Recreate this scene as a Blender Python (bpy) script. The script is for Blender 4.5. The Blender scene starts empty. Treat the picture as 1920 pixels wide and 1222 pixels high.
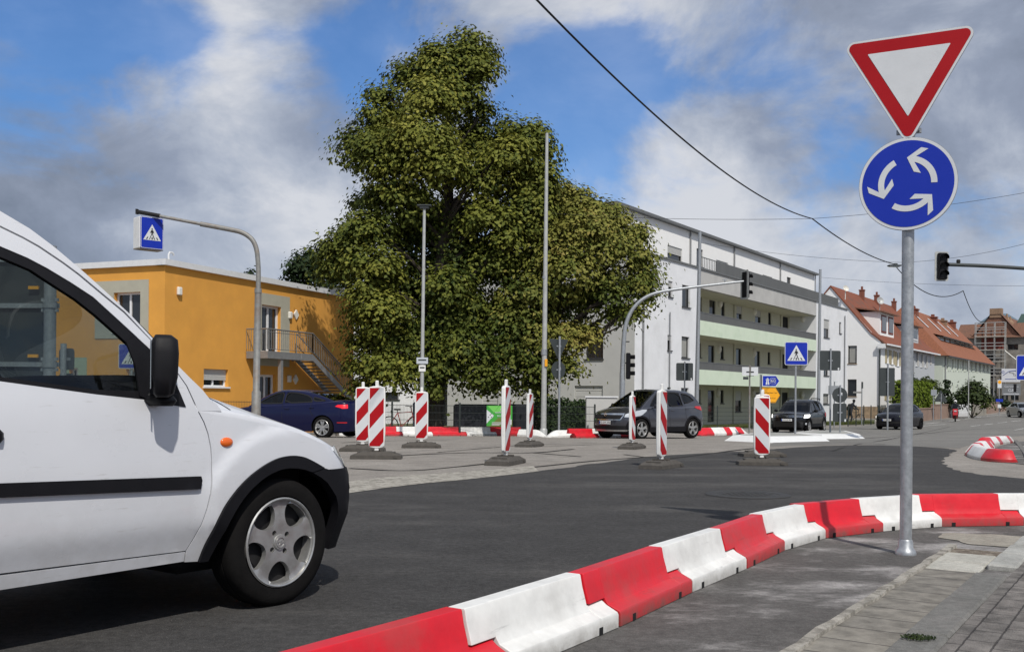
import bpy, bmesh, math, random
import numpy as np
from mathutils import Vector, Matrix
from mathutils.geometry import delaunay_2d_cdt

R = math.radians
random.seed(7)
RNG = np.random.default_rng(11)
scn = bpy.context.scene
COL = scn.collection

# ------------------------------------------------------------------ camera, sky, sun
CAM_H = 1.03
FPX, CX, CY, ROLL = 1900.0, 960.0, 743.0, R(.45)
cd = bpy.data.cameras.new('camera')
cam = bpy.data.objects.new('camera', cd); COL.objects.link(cam)
cam.location = (0, 0, CAM_H)
cam.rotation_mode = 'QUATERNION'
cam.rotation_quaternion = (Matrix.Rotation(-ROLL, 3, 'Y') @ Matrix.Rotation(R(90), 3, 'X')).to_quaternion()
cd.sensor_width = 36; cd.lens = FPX / 1920 * 36
cd.shift_y = (CY - 611) / 1920
cd.clip_start = .05; cd.clip_end = 6000
scn.camera = cam

SUN_EL, SUN_H = R(50), (.30, -.954)
S3 = Vector((SUN_H[0] * math.cos(SUN_EL), SUN_H[1] * math.cos(SUN_EL), math.sin(SUN_EL))).normalized()
sd = bpy.data.lights.new('sun', 'SUN'); sd.energy = 3.6; sd.angle = R(1.0); sd.color = (1, .95, .87)
sun = bpy.data.objects.new('sun', sd); COL.objects.link(sun)
sun.rotation_mode = 'QUATERNION'; sun.rotation_quaternion = S3.to_track_quat('Z', 'Y')
sun.location = (20, -30, 40)

scn.view_settings.view_transform = 'Standard'
scn.view_settings.look = 'None'
scn.view_settings.exposure = 0.0
scn.view_settings.gamma = 1.0


def px_dir(px, py):
    dx, dy = px - CX, py - CY
    x0 = dx * math.cos(ROLL) + dy * math.sin(ROLL); y0 = -dx * math.sin(ROLL) + dy * math.cos(ROLL)
    return x0 / FPX, -y0 / FPX


def build_world():
    w = bpy.data.worlds.new('World'); scn.world = w; w.use_nodes = True
    nt = w.node_tree; N = nt.nodes; L = nt.links; N.clear()
    out = N.new('ShaderNodeOutputWorld'); bg = N.new('ShaderNodeBackground'); L.new(bg.outputs[0], out.inputs[0])
    bg.inputs[1].default_value = .088
    sky = N.new('ShaderNodeTexSky'); sky.sky_type = 'NISHITA'; sky.sun_disc = False
    sky.sun_elevation = SUN_EL; sky.sun_rotation = math.atan2(SUN_H[0], SUN_H[1])
    sky.air_density = 1.0; sky.dust_density = .25; sky.ozone_density = 2.2
    tc = N.new('ShaderNodeTexCoord')

    def math_(op, a, b=None, c=None, clamp=False):
        n = N.new('ShaderNodeMath'); n.operation = op; n.use_clamp = clamp
        for i, v in enumerate((a, b, c)):
            if v is None: continue
            if isinstance(v, (int, float)): n.inputs[i].default_value = v
            else: L.new(v, n.inputs[i])
        return n.outputs[0]
    sep = N.new('ShaderNodeSeparateXYZ'); L.new(tc.outputs['Generated'], sep.inputs[0])
    zz = math_('ADD', math_('MAXIMUM', sep.outputs[2], 0.0), .52)
    comb = N.new('ShaderNodeCombineXYZ')
    L.new(sep.outputs[0], comb.inputs[0]); L.new(sep.outputs[1], comb.inputs[1]); L.new(math_('MULTIPLY', sep.outputs[2], 1.45), comb.inputs[2])

    def noise(scale, detail, rough, dist, off, lac=2.0):
        m = N.new('ShaderNodeMapping'); m.inputs['Location'].default_value = off
        L.new(comb.outputs[0], m.inputs[0])
        n = N.new('ShaderNodeTexNoise'); n.inputs['Scale'].default_value = scale; n.inputs['Detail'].default_value = detail
        n.inputs['Roughness'].default_value = rough; n.inputs['Distortion'].default_value = dist; n.inputs['Lacunarity'].default_value = lac
        L.new(m.outputs[0], n.inputs[0]); return n.outputs[0]
    n1 = noise(4.6, 12, .56, .35, (3.1, 1.7, .3))
    n2 = noise(6.5, 12, .60, .3, (9.2, 4.4, 2.3))
    n3 = noise(2.4, 4, .5, .1, (1.4, 7.7, 5.0))

    def blob(px, py, width, amp):
        tx, tz = px_dir(px, py); v = Vector((tx, 1, tz)).normalized()
        d = N.new('ShaderNodeVectorMath'); d.operation = 'DOT_PRODUCT'
        nrm = N.new('ShaderNodeVectorMath'); nrm.operation = 'NORMALIZE'; L.new(tc.outputs['Generated'], nrm.inputs[0])
        L.new(nrm.outputs[0], d.inputs[0]); d.inputs[1].default_value = v
        ang = math_('ARCCOSINE', math_('MINIMUM', d.outputs['Value'], .999999))
        mr = N.new('ShaderNodeMapRange'); mr.interpolation_type = 'SMOOTHERSTEP'
        L.new(ang, mr.inputs[0]); mr.inputs[1].default_value = 0; mr.inputs[2].default_value = width / FPX
        mr.inputs[3].default_value = amp; mr.inputs[4].default_value = 0
        return mr.outputs[0]
    cov = math_('MULTIPLY_ADD', n1, 1.0, 0.0)
    for b in BLUE:
        cov = math_('SUBTRACT', cov, blob(*b))
    mr = N.new('ShaderNodeMapRange'); mr.interpolation_type = 'SMOOTHSTEP'
    L.new(cov, mr.inputs[0]); mr.inputs[1].default_value = .30; mr.inputs[2].default_value = .48
    mr.inputs[3].default_value = .20; mr.inputs[4].default_value = .97
    # cloud brightness: lit tops and grey undersides
    sh = math_('ADD', math_('MULTIPLY', n2, .75), math_('MULTIPLY', n3, .35))
    for b in DARK:
        sh = math_('SUBTRACT', sh, blob(*b))
    cr = N.new('ShaderNodeValToRGB'); L.new(sh, cr.inputs[0])
    e = cr.color_ramp.elements
    e[0].position = .30; e[0].color = (2.2, 2.6, 3.4, 1)
    e[1].position = .69; e[1].color = (7.6, 7.8, 8.3, 1)
    m1 = e.new(.47); m1.color = (3.4, 3.9, 5.0, 1)
    m2 = e.new(.57); m2.color = (5.0, 5.5, 6.5, 1)
    mix = N.new('ShaderNodeMix'); mix.data_type = 'RGBA'
    hs = N.new('ShaderNodeHueSaturation'); hs.inputs['Saturation'].default_value = 1.22; hs.inputs['Value'].default_value = SKYV
    tint = N.new('ShaderNodeVectorMath'); tint.operation = 'MULTIPLY'; L.new(sky.outputs[0], tint.inputs[0]); tint.inputs[1].default_value = (.78, .86, 1.03); L.new(tint.outputs[0], hs.inputs['Color'])
    L.new(mr.outputs[0], mix.inputs['Factor']); L.new(hs.outputs[0], mix.inputs[6]); L.new(cr.outputs[0], mix.inputs[7])
    L.new(mix.outputs[2], bg.inputs[0])


SKYV = 1.4
BLUE = [(250, 20, 210, .19), (60, 40, 190, .15), (330, 90, 110, .10), (660, 80, 130, .19), (700, 170, 110, .15), (780, 30, 150, .13), (985, 210, 250, .22), (1080, 70, 260, .20), (1160, 150, 200, .09), (1085, 340, 170, .11), (1490, 100, 200, .09), (540, 420, 160, -.06), (30, 470, 260, -.05)]
DARK = [(1850, 120, 620, .15), (60, 260, 420, .05), (200, 430, 380, .09), (1640, 330, 300, .05), (520, 60, 300, -.06), (1250, 420, 330, -.12), (620, 430, 200, -.12), (1600, 490, 250, -.10), (430, 150, 220, -.05)]
build_world()


# ------------------------------------------------------------------ ground shape
GK = [(-200, 0), (18, 0), (22, -.02), (26, -.11), (30, -.22), (34, -.35), (42, -.52), (52, -.69), (60, -.73), (84, -.78), (102, -.62), (150, -.35), (220, .2), (600, 1.2), (3000, 2)]
GKX = np.array([k[0] for k in GK], float); GKZ = np.array([k[1] for k in GK], float)


def zg(y):
    return float(np.mean(np.interp(np.array([y - 2, y - 1, y, y + 1, y + 2]), GKX, GKZ)))


def at(px, py, Y):
    tx, tz = px_dir(px, py)
    return Vector((tx * Y, Y, CAM_H + tz * Y))


def gnd(px, py, dz=0.0):
    tx, tz = px_dir(px, py)
    lo, hi = .5, 400.0
    for i in range(60):
        m = (lo + hi) / 2
        if CAM_H + tz * m > zg(m) + dz: lo = m
        else: hi = m
    return Vector((tx * lo, lo, zg(lo) + dz))


# ------------------------------------------------------------------ materials
MATS = {}


def mat(name, col, rough=.6, metal=0.0, var=0.0, vscale=8.0, bump=0.0, bscale=60.0, coat=0.0, alpha=None, trans=0.0, emit=None,
        spec=.5, var2=None, v2scale=1.2, v2amt=.5, stretch=None, ior=1.45, grime=None, scuff=None):
    m = bpy.data.materials.new(name); m.use_nodes = True; MATS[name] = m
    nt = m.node_tree; N = nt.nodes; L = nt.links
    p = N['Principled BSDF']
    p.inputs['Base Color'].default_value = (*col, 1); p.inputs['Roughness'].default_value = rough; p.inputs['Metallic'].default_value = metal
    p.inputs['Coat Weight'].default_value = coat; p.inputs['Coat Roughness'].default_value = .04
    p.inputs['Specular IOR Level'].default_value = spec; p.inputs['IOR'].default_value = ior
    p.inputs['Transmission Weight'].default_value = trans
    tc = N.new('ShaderNodeTexCoord'); vec = tc.outputs['Object']
    if var2 or scuff or grime:      # no two copies carry the same stains
        oi = N.new('ShaderNodeObjectInfo'); ma = N.new('ShaderNodeVectorMath'); ma.operation = 'SCALE'; ma.inputs[0].default_value = (37, 53, 71); L.new(oi.outputs['Random'], ma.inputs['Scale'])
        ad = N.new('ShaderNodeVectorMath'); ad.operation = 'ADD'; L.new(vec, ad.inputs[0]); L.new(ma.outputs[0], ad.inputs[1]); vec = ad.outputs[0]
    if stretch:
        mp = N.new('ShaderNodeMapping'); mp.inputs['Scale'].default_value = stretch; L.new(vec, mp.inputs[0]); vec = mp.outputs[0]
    colout = None
    if var:
        n = N.new('ShaderNodeTexNoise'); n.inputs['Scale'].default_value = vscale; n.inputs['Detail'].default_value = 6; n.inputs['Roughness'].default_value = .62
        L.new(vec, n.inputs[0])
        mr = N.new('ShaderNodeMapRange'); L.new(n.outputs[0], mr.inputs[0]); mr.inputs[1].default_value = .3; mr.inputs[2].default_value = .7
        mr.inputs[3].default_value = 1 - var; mr.inputs[4].default_value = 1 + var
        mx = N.new('ShaderNodeVectorMath'); mx.operation = 'SCALE'; mx.inputs[0].default_value = col; L.new(mr.outputs[0], mx.inputs['Scale'])
        colout = mx.outputs[0]
        rr = N.new('ShaderNodeMapRange'); L.new(n.outputs[0], rr.inputs[0]); rr.inputs[1].default_value = .3; rr.inputs[2].default_value = .7
        rr.inputs[3].default_value = max(0, rough - .08); rr.inputs[4].default_value = min(1, rough + .08); L.new(rr.outputs[0], p.inputs['Roughness'])
    if var2:
        n = N.new('ShaderNodeTexNoise'); n.inputs['Scale'].default_value = v2scale; n.inputs['Detail'].default_value = 7; n.inputs['Roughness'].default_value = .65
        L.new(vec, n.inputs[0])
        mr = N.new('ShaderNodeMapRange'); mr.interpolation_type = 'SMOOTHSTEP'
        L.new(n.outputs[0], mr.inputs[0]); mr.inputs[1].default_value = .46; mr.inputs[2].default_value = .68; mr.inputs[3].default_value = 0; mr.inputs[4].default_value = v2amt
        mx = N.new('ShaderNodeMix'); mx.data_type = 'RGBA'; L.new(mr.outputs[0], mx.inputs['Factor'])
        if colout is not None: L.new(colout, mx.inputs[6])
        else: mx.inputs[6].default_value = (*col, 1)
        mx.inputs[7].default_value = (*var2, 1); colout = mx.outputs[2]
    for spec_ in ([('g', *grime)] if grime else []) + ([('s', *scuff)] if scuff else []):
        # splashed dirt near the ground, or streaky scuff marks
        kind_, a_, gc, amt = spec_
        n = N.new('ShaderNodeTexNoise'); n.inputs['Scale'].default_value = 9 if kind_ == 'g' else a_; n.inputs['Detail'].default_value = 8; n.inputs['Roughness'].default_value = .7
        v_ = vec
        if kind_ == 's':
            mp = N.new('ShaderNodeMapping'); mp.inputs['Scale'].default_value = (.25, 1, 2.6); mp.inputs['Rotation'].default_value = (0, .12, 0); L.new(vec, mp.inputs[0]); v_ = mp.outputs[0]
        L.new(v_, n.inputs[0])
        mr = N.new('ShaderNodeMapRange'); mr.interpolation_type = 'SMOOTHSTEP'; L.new(n.outputs[0], mr.inputs[0])
        mr.inputs[1].default_value = .36 if kind_ == 'g' else .60; mr.inputs[2].default_value = .66 if kind_ == 'g' else .70; mr.inputs[3].default_value = .25 if kind_ == 'g' else 0; mr.inputs[4].default_value = amt
        fac = mr.outputs[0]
        if kind_ == 'g':
            sp_ = N.new('ShaderNodeSeparateXYZ'); L.new(tc.outputs['Object'], sp_.inputs[0]); m2_ = N.new('ShaderNodeMapRange'); m2_.interpolation_type = 'SMOOTHSTEP'
            L.new(sp_.outputs[2], m2_.inputs[0]); m2_.inputs[1].default_value = 0; m2_.inputs[2].default_value = a_; m2_.inputs[3].default_value = 1; m2_.inputs[4].default_value = 0
            mu = N.new('ShaderNodeMath'); mu.operation = 'MULTIPLY'; L.new(fac, mu.inputs[0]); L.new(m2_.outputs[0], mu.inputs[1]); fac = mu.outputs[0]
        mx = N.new('ShaderNodeMix'); mx.data_type = 'RGBA'; L.new(fac, mx.inputs['Factor'])
        if colout is not None: L.new(colout, mx.inputs[6])
        else: mx.inputs[6].default_value = (*col, 1)
        mx.inputs[7].default_value = (*gc, 1); colout = mx.outputs[2]
    if colout is not None: L.new(colout, p.inputs['Base Color'])
    if bump:
        n = N.new('ShaderNodeTexNoise'); n.inputs['Scale'].default_value = bscale; n.inputs['Detail'].default_value = 5
        L.new(vec, n.inputs[0])
        b = N.new('ShaderNodeBump'); b.inputs['Strength'].default_value = bump; b.inputs['Distance'].default_value = .01
        L.new(n.outputs[0], b.inputs['Height']); L.new(b.outputs[0], p.inputs['Normal'])
    if emit:
        p.inputs['Emission Color'].default_value = (*emit[:3], 1); p.inputs['Emission Strength'].default_value = emit[3]
    return m


def glass_mat(name, tint, refl=1.0, rough=.02):
    m = bpy.data.materials.new(name); m.use_nodes = True; MATS[name] = m
    nt = m.node_tree; N = nt.nodes; L = nt.links; N.clear()
    o = N.new('ShaderNodeOutputMaterial'); t = N.new('ShaderNodeBsdfTransparent'); t.inputs[0].default_value = (*tint, 1)
    g = N.new('ShaderNodeBsdfGlossy'); g.inputs['Roughness'].default_value = rough; g.inputs[0].default_value = (refl, refl, refl, 1)
    f = N.new('ShaderNodeFresnel'); ge = N.new('ShaderNodeNewGeometry'); mr = N.new('ShaderNodeMapRange'); L.new(ge.outputs['Backfacing'], mr.inputs[0]); mr.inputs[3].default_value = 1.45; mr.inputs[4].default_value = 1 / 1.45; L.new(mr.outputs[0], f.inputs[0])
    x = N.new('ShaderNodeMixShader'); L.new(f.outputs[0], x.inputs[0]); L.new(t.outputs[0], x.inputs[1]); L.new(g.outputs[0], x.inputs[2]); L.new(x.outputs[0], o.inputs[0])
    return m


def brick_mat(name, c1, c2, mortar, bw, bh, msize=.01, rough=.85, bump=.4, off=.5, noise_amt=.35, swap=None, nscale=9.0, stain=None):
    m = bpy.data.materials.new(name); m.use_nodes = True; MATS[name] = m
    nt = m.node_tree; N = nt.nodes; L = nt.links
    p = N['Principled BSDF']; p.inputs['Roughness'].default_value = rough; p.inputs['Specular IOR Level'].default_value = .3
    tc = N.new('ShaderNodeTexCoord'); vec = tc.outputs['Object']
    if swap:
        mp = N.new('ShaderNodeMapping'); mp.inputs['Rotation'].default_value = swap; L.new(vec, mp.inputs[0]); vec = mp.outputs[0]
    nd = N.new('ShaderNodeTexNoise'); nd.inputs['Scale'].default_value = 14; nd.inputs['Detail'].default_value = 3; L.new(vec, nd.inputs[0])
    ad = N.new('ShaderNodeVectorMath'); ad.operation = 'MULTIPLY_ADD'; L.new(nd.outputs['Color'], ad.inputs[0]); ad.inputs[1].default_value = (.012, .012, .0); L.new(vec, ad.inputs[2])
    b = N.new('ShaderNodeTexBrick'); b.offset = off; L.new(ad.outputs[0], b.inputs[0])
    b.inputs['Color1'].default_value = (*c1, 1); b.inputs['Color2'].default_value = (*c2, 1); b.inputs['Mortar'].default_value = (*mortar, 1)
    b.inputs['Scale'].default_value = 1; b.inputs['Mortar Size'].default_value = msize; b.inputs['Mortar Smooth'].default_value = .3
    b.inputs['Brick Width'].default_value = bw; b.inputs['Row Height'].default_value = bh
    n = N.new('ShaderNodeTexNoise'); n.inputs['Scale'].default_value = nscale; n.inputs['Detail'].default_value = 7; n.inputs['Roughness'].default_value = .65; L.new(tc.outputs['Object'], n.inputs[0])
    mr = N.new('ShaderNodeMapRange'); L.new(n.outputs[0], mr.inputs[0]); mr.inputs[1].default_value = .3; mr.inputs[2].default_value = .7
    mr.inputs[3].default_value = 1 - noise_amt; mr.inputs[4].default_value = 1 + noise_amt
    mx = N.new('ShaderNodeVectorMath'); mx.operation = 'SCALE'; L.new(b.outputs[0], mx.inputs[0]); L.new(mr.outputs[0], mx.inputs['Scale'])
    L.new(mx.outputs[0], p.inputs['Base Color'])
    if bump:
        n2 = N.new('ShaderNodeTexNoise'); n2.inputs['Scale'].default_value = 120; n2.inputs['Detail'].default_value = 4; L.new(tc.outputs['Object'], n2.inputs[0])
        s = N.new('ShaderNodeMath'); s.operation = 'MULTIPLY_ADD'; L.new(b.outputs['Fac'], s.inputs[0]); s.inputs[1].default_value = -1.0; L.new(n2.outputs[0], s.inputs[2])
        bp = N.new('ShaderNodeBump'); bp.inputs['Strength'].default_value = bump; bp.inputs['Distance'].default_value = .01; L.new(s.outputs[0], bp.inputs['Height']); L.new(bp.outputs[0], p.inputs['Normal'])
    return m


def asphalt_mat(name, col, light, speck, stain_scale=.5, stain_amt=.5, lo=.45, hi=.68, rough=.9, stretch=(1, 1, 1), bump=.5, fine=.3, aniso=0.0):
    m = bpy.data.materials.new(name); m.use_nodes = True; MATS[name] = m
    nt = m.node_tree; N = nt.nodes; L = nt.links
    p = N['Principled BSDF']; p.inputs['Roughness'].default_value = rough; p.inputs['Specular IOR Level'].default_value = .12
    tc = N.new('ShaderNodeTexCoord'); vec = tc.outputs['Object']
    mp = N.new('ShaderNodeMapping'); mp.inputs['Rotation'].default_value = (0, 0, R(-56)); mp.inputs['Scale'].default_value = stretch; L.new(vec, mp.inputs[0])
    def noise(v, s, d, r):
        n = N.new('ShaderNodeTexNoise'); n.inputs['Scale'].default_value = s; n.inputs['Detail'].default_value = d; n.inputs['Roughness'].default_value = r; L.new(v, n.inputs[0]); return n.outputs[0]
    def rng(v, a, b, c, d, smooth=True):
        k = N.new('ShaderNodeMapRange'); k.interpolation_type = 'SMOOTHSTEP' if smooth else 'LINEAR'
        L.new(v, k.inputs[0]); k.inputs[1].default_value = a; k.inputs[2].default_value = b; k.inputs[3].default_value = c; k.inputs[4].default_value = d; return k.outputs[0]
    st = rng(noise(mp.outputs[0], stain_scale, 9, .66), lo, hi, 0, stain_amt)
    mx = N.new('ShaderNodeMix'); mx.data_type = 'RGBA'; L.new(st, mx.inputs['Factor']); mx.inputs[6].default_value = (*col, 1); mx.inputs[7].default_value = (*light, 1)
    f1 = rng(noise(vec, 190, 3, .7), .25, .75, 1 - fine, 1 + fine, False)
    f2 = rng(noise(vec, 22, 5, .75), .3, .7, 1 - .75 * fine, 1 + .75 * fine, False)
    f3 = rng(noise(vec, 2.6, 5, .6), .3, .7, .86, 1.14, False)
    mm = N.new('ShaderNodeMath'); mm.operation = 'MULTIPLY'; L.new(f1, mm.inputs[0]); L.new(f2, mm.inputs[1])
    mm2 = N.new('ShaderNodeMath'); mm2.operation = 'MULTIPLY'; L.new(mm.outputs[0], mm2.inputs[0]); L.new(f3, mm2.inputs[1])
    sc = N.new('ShaderNodeVectorMath'); sc.operation = 'SCALE'; L.new(mx.outputs[2], sc.inputs[0]); L.new(mm2.outputs[0], sc.inputs['Scale'])
    vo = N.new('ShaderNodeTexVoronoi'); vo.inputs['Scale'].default_value = 85; L.new(vec, vo.inputs[0])
    sp = rng(vo.outputs['Distance'], .12, .3, speck, 0)
    m3 = N.new('ShaderNodeMix'); m3.data_type = 'RGBA'; L.new(sp, m3.inputs['Factor']); L.new(sc.outputs[0], m3.inputs[6]); m3.inputs[7].default_value = (.34, .33, .31, 1)
    L.new(m3.outputs[2], p.inputs['Base Color'])
    bp = N.new('ShaderNodeBump'); bp.inputs['Strength'].default_value = bump; bp.inputs['Distance'].default_value = .006
    L.new(noise(vec, 150, 4, .7), bp.inputs['Height']); L.new(bp.outputs[0], p.inputs['Normal'])
    return m


def leaf_mat(name, cols, trans=.25):
    """leaf colour runs along a per-leaf tone, set blob by blob in tree crowns"""
    m = bpy.data.materials.new(name); m.use_nodes = True; MATS[name] = m
    nt = m.node_tree; N = nt.nodes; L = nt.links
    p = N['Principled BSDF']; p.inputs['Roughness'].default_value = .65; p.inputs['Specular IOR Level'].default_value = .18
    a = N.new('ShaderNodeAttribute'); a.attribute_name = 'tone'
    cr = N.new('ShaderNodeValToRGB'); L.new(a.outputs['Fac'], cr.inputs[0]); e = cr.color_ramp.elements
    e[0].position = 0; e[0].color = (*cols[0], 1); e[1].position = 1; e[1].color = (*cols[-1], 1)
    for i, c in enumerate(cols[1:-1]):
        k = e.new((i + 1) / (len(cols) - 1)); k.color = (*c, 1)
    L.new(cr.outputs[0], p.inputs['Base Color'])
    t = N.new('ShaderNodeBsdfTranslucent'); L.new(cr.outputs[0], t.inputs[0])
    x = N.new('ShaderNodeMixShader'); x.inputs[0].default_value = trans
    o = N['Material Output']; L.new(p.outputs[0], x.inputs[1]); L.new(t.outputs[0], x.inputs[2]); L.new(x.outputs[0], o.inputs[0])
    return m


mat('white_paint', (.62, .635, .67), .30, coat=.6, var=.03, vscale=2.2, grime=(.75, (.30, .28, .25), .55), scuff=(26, (.36, .35, .33), .35))
mat('white_plastic', (.72, .72, .70), .5, var=.06, vscale=14, bump=.08, bscale=40, var2=(.45, .44, .42), v2scale=3.2, v2amt=.4, grime=(.09, (.24, .22, .19), .7), scuff=(11, (.25, .25, .25), .45))
mat('red_plastic', (.60, .010, .022), .42, var=.10, vscale=9, bump=.08, bscale=40, var2=(.42, .05, .05), v2scale=3.4, v2amt=.6, grime=(.11, (.17, .08, .07), .9), scuff=(11, (.30, .04, .04), .6))
mat('white_film', (.60, .62, .64), .4, var=.05, vscale=6, spec=.3)
mat('white_shell', (.78, .78, .76), .45, var=.04, vscale=10, var2=(.6, .59, .56), v2scale=5, v2amt=.4)
mat('red_film', (.36, .004, .008), .45, var=.06, vscale=5, spec=.3)
mat('blue_film', (.003, .024, .36), .4, var=.05, vscale=4)
mat('yellow_film', (.80, .36, .015), .4, var=.03)
mat('black_ink', (.012, .012, .014), .5)
mat('grey_sign_back', (.042, .05, .052), .55, var=.1, vscale=3, metal=.1)
mat('galvanised', (.34, .36, .38), .45, metal=.55, var=.16, vscale=38, var2=(.5, .52, .54), v2scale=16, v2amt=.5, bump=.03)
mat('galvanised_old', (.25, .25, .24), .6, metal=.35, var=.18, vscale=10, var2=(.22, .15, .10), v2scale=3, v2amt=.45)
mat('rail_steel', (.25, .25, .24), .5, metal=.5, var=.12)
mat('black_plastic', (.008, .008, .010), .55, spec=.22, bump=.12, bscale=260, var=.12, vscale=12)
mat('matt_black', (.008, .008, .009), .8)
mat('rubber', (.009, .0085, .0085), .85, spec=.12, var=.25, vscale=18, bump=.15, bscale=90)
mat('recycled_rubber', (.075, .068, .060), .9, var=.25, vscale=16, bump=.5, bscale=70)
mat('alloy', (.45, .45, .44), .38, metal=.7, var=.08, vscale=20, var2=(.2, .18, .16), v2scale=8, v2amt=.3)
mat('chrome', (.7, .71, .72), .15, metal=1)
mat('amber_lens', (.75, .13, .012), .2, coat=.6)
mat('red_lens', (.5, .01, .015), .2, coat=.6)
mat('lamp_glass', (.62, .65, .68), .12, coat=.8, metal=.3)
mat('lit_lamp', (.9, .9, .9), .3, emit=(1, .97, .9, 2.5))
mat('lit_tail', (.6, .01, .02), .3, emit=(1, .02, .04, .45))
mat('dark_interior', (.02, .021, .023), .75)
mat('seat_fabric', (.045, .046, .05), .9)
glass_mat('clear_glass', (.56, .61, .59)); glass_mat('tinted_glass', (.16, .18, .19), 1.0); glass_mat('privacy_glass', (.03, .032, .035), 1.0)
mat('skin', (.50, .30, .22), .55)
mat('dark_cloth', (.02, .022, .028), .85)
mat('plate_white', (.72, .72, .70), .45)
mat('plate_blue', (.01, .04, .28), .45)


# ------------------------------------------------------------------ mesh builder
class MB:
    def __init__(s):
        s.v = []; s.f = []; s.m = []; s.M = Matrix.Identity(4)

    def add(s, vs, fs, mi=0):
        o = len(s.v); M = s.M
        s.v += [tuple(M @ Vector(p)) for p in vs]
        for f in fs: s.f.append(tuple(i + o for i in f)); s.m.append(mi)

    def box(s, c, d, mi=0, rz=0, bev=0.0):
        x, y, z = d[0] / 2, d[1] / 2, d[2] / 2
        if bev > 0:
            b = min(bev, x * .9, y * .9, z * .9)
            P = []
            for sx in (-1, 1):
                for sy in (-1, 1):
                    for sz in (-1, 1):
                        P += [Vector((sx * x, sy * (y - b), sz * (z - b))), Vector((sx * (x - b), sy * y, sz * (z - b))), Vector((sx * (x - b), sy * (y - b), sz * z))]
            I = lambda sx, sy, sz, k: (((sx > 0) * 2 + (sy > 0)) * 2 + (sz > 0)) * 3 + k
            F = []
            for q in (-1, 1):
                F.append((I(q, -1, -1, 0), I(q, 1, -1, 0), I(q, 1, 1, 0), I(q, -1, 1, 0)))
                F.append((I(-1, q, -1, 1), I(1, q, -1, 1), I(1, q, 1, 1), I(-1, q, 1, 1)))
                F.append((I(-1, -1, q, 2), I(1, -1, q, 2), I(1, 1, q, 2), I(-1, 1, q, 2)))
            for a in (-1, 1):
                for b2 in (-1, 1):
                    F.append((I(a, b2, -1, 0), I(a, b2, 1, 0), I(a, b2, 1, 1), I(a, b2, -1, 1)))
                    F.append((I(a, -1, b2, 0), I(a, 1, b2, 0), I(a, 1, b2, 2), I(a, -1, b2, 2)))
                    F.append((I(-1, a, b2, 1), I(1, a, b2, 1), I(1, a, b2, 2), I(-1, a, b2, 2)))
                    for c3 in (-1, 1): F.append((I(a, b2, c3, 0), I(a, b2, c3, 1), I(a, b2, c3, 2)))
            F2 = []
            for f in F:
                cc = sum((P[i] for i in f), Vector()) / len(f); nn = (P[f[1]] - P[f[0]]).cross(P[f[2]] - P[f[0]])
                F2.append(f if nn.dot(cc) > 0 else f[::-1])
            F = F2
        else:
            P = [Vector((sx * x, sy * y, sz * z)) for sx in (-1, 1) for sy in (-1, 1) for sz in (-1, 1)]
            F = [(0, 1, 3, 2), (4, 6, 7, 5), (0, 4, 5, 1), (2, 3, 7, 6), (0, 2, 6, 4), (1, 5, 7, 3)]
        if rz: P = [Matrix.Rotation(rz, 3, 'Z') @ p for p in P]
        s.add([p + Vector(c) for p in P], F, mi)

    def tube(s, pts, r, n=10, mi=0, caps=True):
        pts = [Vector(p) for p in pts]; k = len(pts)
        rs = r if isinstance(r, (list, tuple)) else [r] * k
        t0 = (pts[1] - pts[0]).normalized()
        up = Vector((0, 0, 1)) if abs(t0.z) < .9 else Vector((1, 0, 0))
        a = t0.cross(up).normalized(); b = t0.cross(a)
        V = []; F = []
        for i, p in enumerate(pts):
            t = (pts[min(i + 1, k - 1)] - pts[max(i - 1, 0)]).normalized()
            a = (a - t * a.dot(t)).normalized(); b = t.cross(a)
            for j in range(n):
                q = 2 * math.pi * j / n; V.append(p + (a * math.cos(q) + b * math.sin(q)) * rs[i])
        for i in range(k - 1):
            for j in range(n):
                j2 = (j + 1) % n; F.append((i * n + j, i * n + j2, (i + 1) * n + j2, (i + 1) * n + j))
        if caps: F.append(tuple(range(n))[::-1]); F.append(tuple((k - 1) * n + j for j in range(n)))
        s.add(V, F, mi)

    def lathe(s, prof, n=24, axis='Z', mi=0, c=(0, 0, 0), a0=0, a1=2 * math.pi, mis=None):
        full = abs(a1 - a0 - 2 * math.pi) < 1e-6; m = n if full else n + 1
        V = []; F = []; k = len(prof)
        for j in range(m):
            q = a0 + (a1 - a0) * j / n; cq, sq = math.cos(q), math.sin(q)
            for (r, h) in prof:
                p = (r * cq, r * sq, h) if axis == 'Z' else ((r * cq, h, r * sq) if axis == 'Y' else (h, r * cq, r * sq))
                V.append(Vector(p) + Vector(c))
        for i in range(k - 1):
            F = []
            for j in range(n):
                j2 = (j + 1) % m
                f = (j * k + i, j2 * k + i, j2 * k + i + 1, j * k + i + 1)
                F.append(f if axis != 'Y' else f[::-1])
            s.add(V if i == 0 else [], [], 0)
            if i == 0: base = len(s.v) - len(V)
            for f in F: s.f.append(tuple(x + base for x in f)); s.m.append(mis[i] if mis else mi)

    def prism(s, poly, fn, t, mi=0, mi_side=None):
        """poly of 2D points; fn(u,v,w)->3D ; from w=0 to w=t"""
        n = len(poly)
        V = [fn(u, v, 0) for u, v in poly] + [fn(u, v, t) for u, v in poly]
        s.add(V, [tuple(range(n))[::-1], tuple(range(n, 2 * n))], mi)
        o = len(s.v) - 2 * n
        for i in range(n):
            j = (i + 1) % n; s.f.append((o + i, o + j, o + n + j, o + n + i)); s.m.append(mi if mi_side is None else mi_side)

    def ngon(s, P, mi=0):
        s.add(P, [tuple(range(len(P)))], mi)

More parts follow.
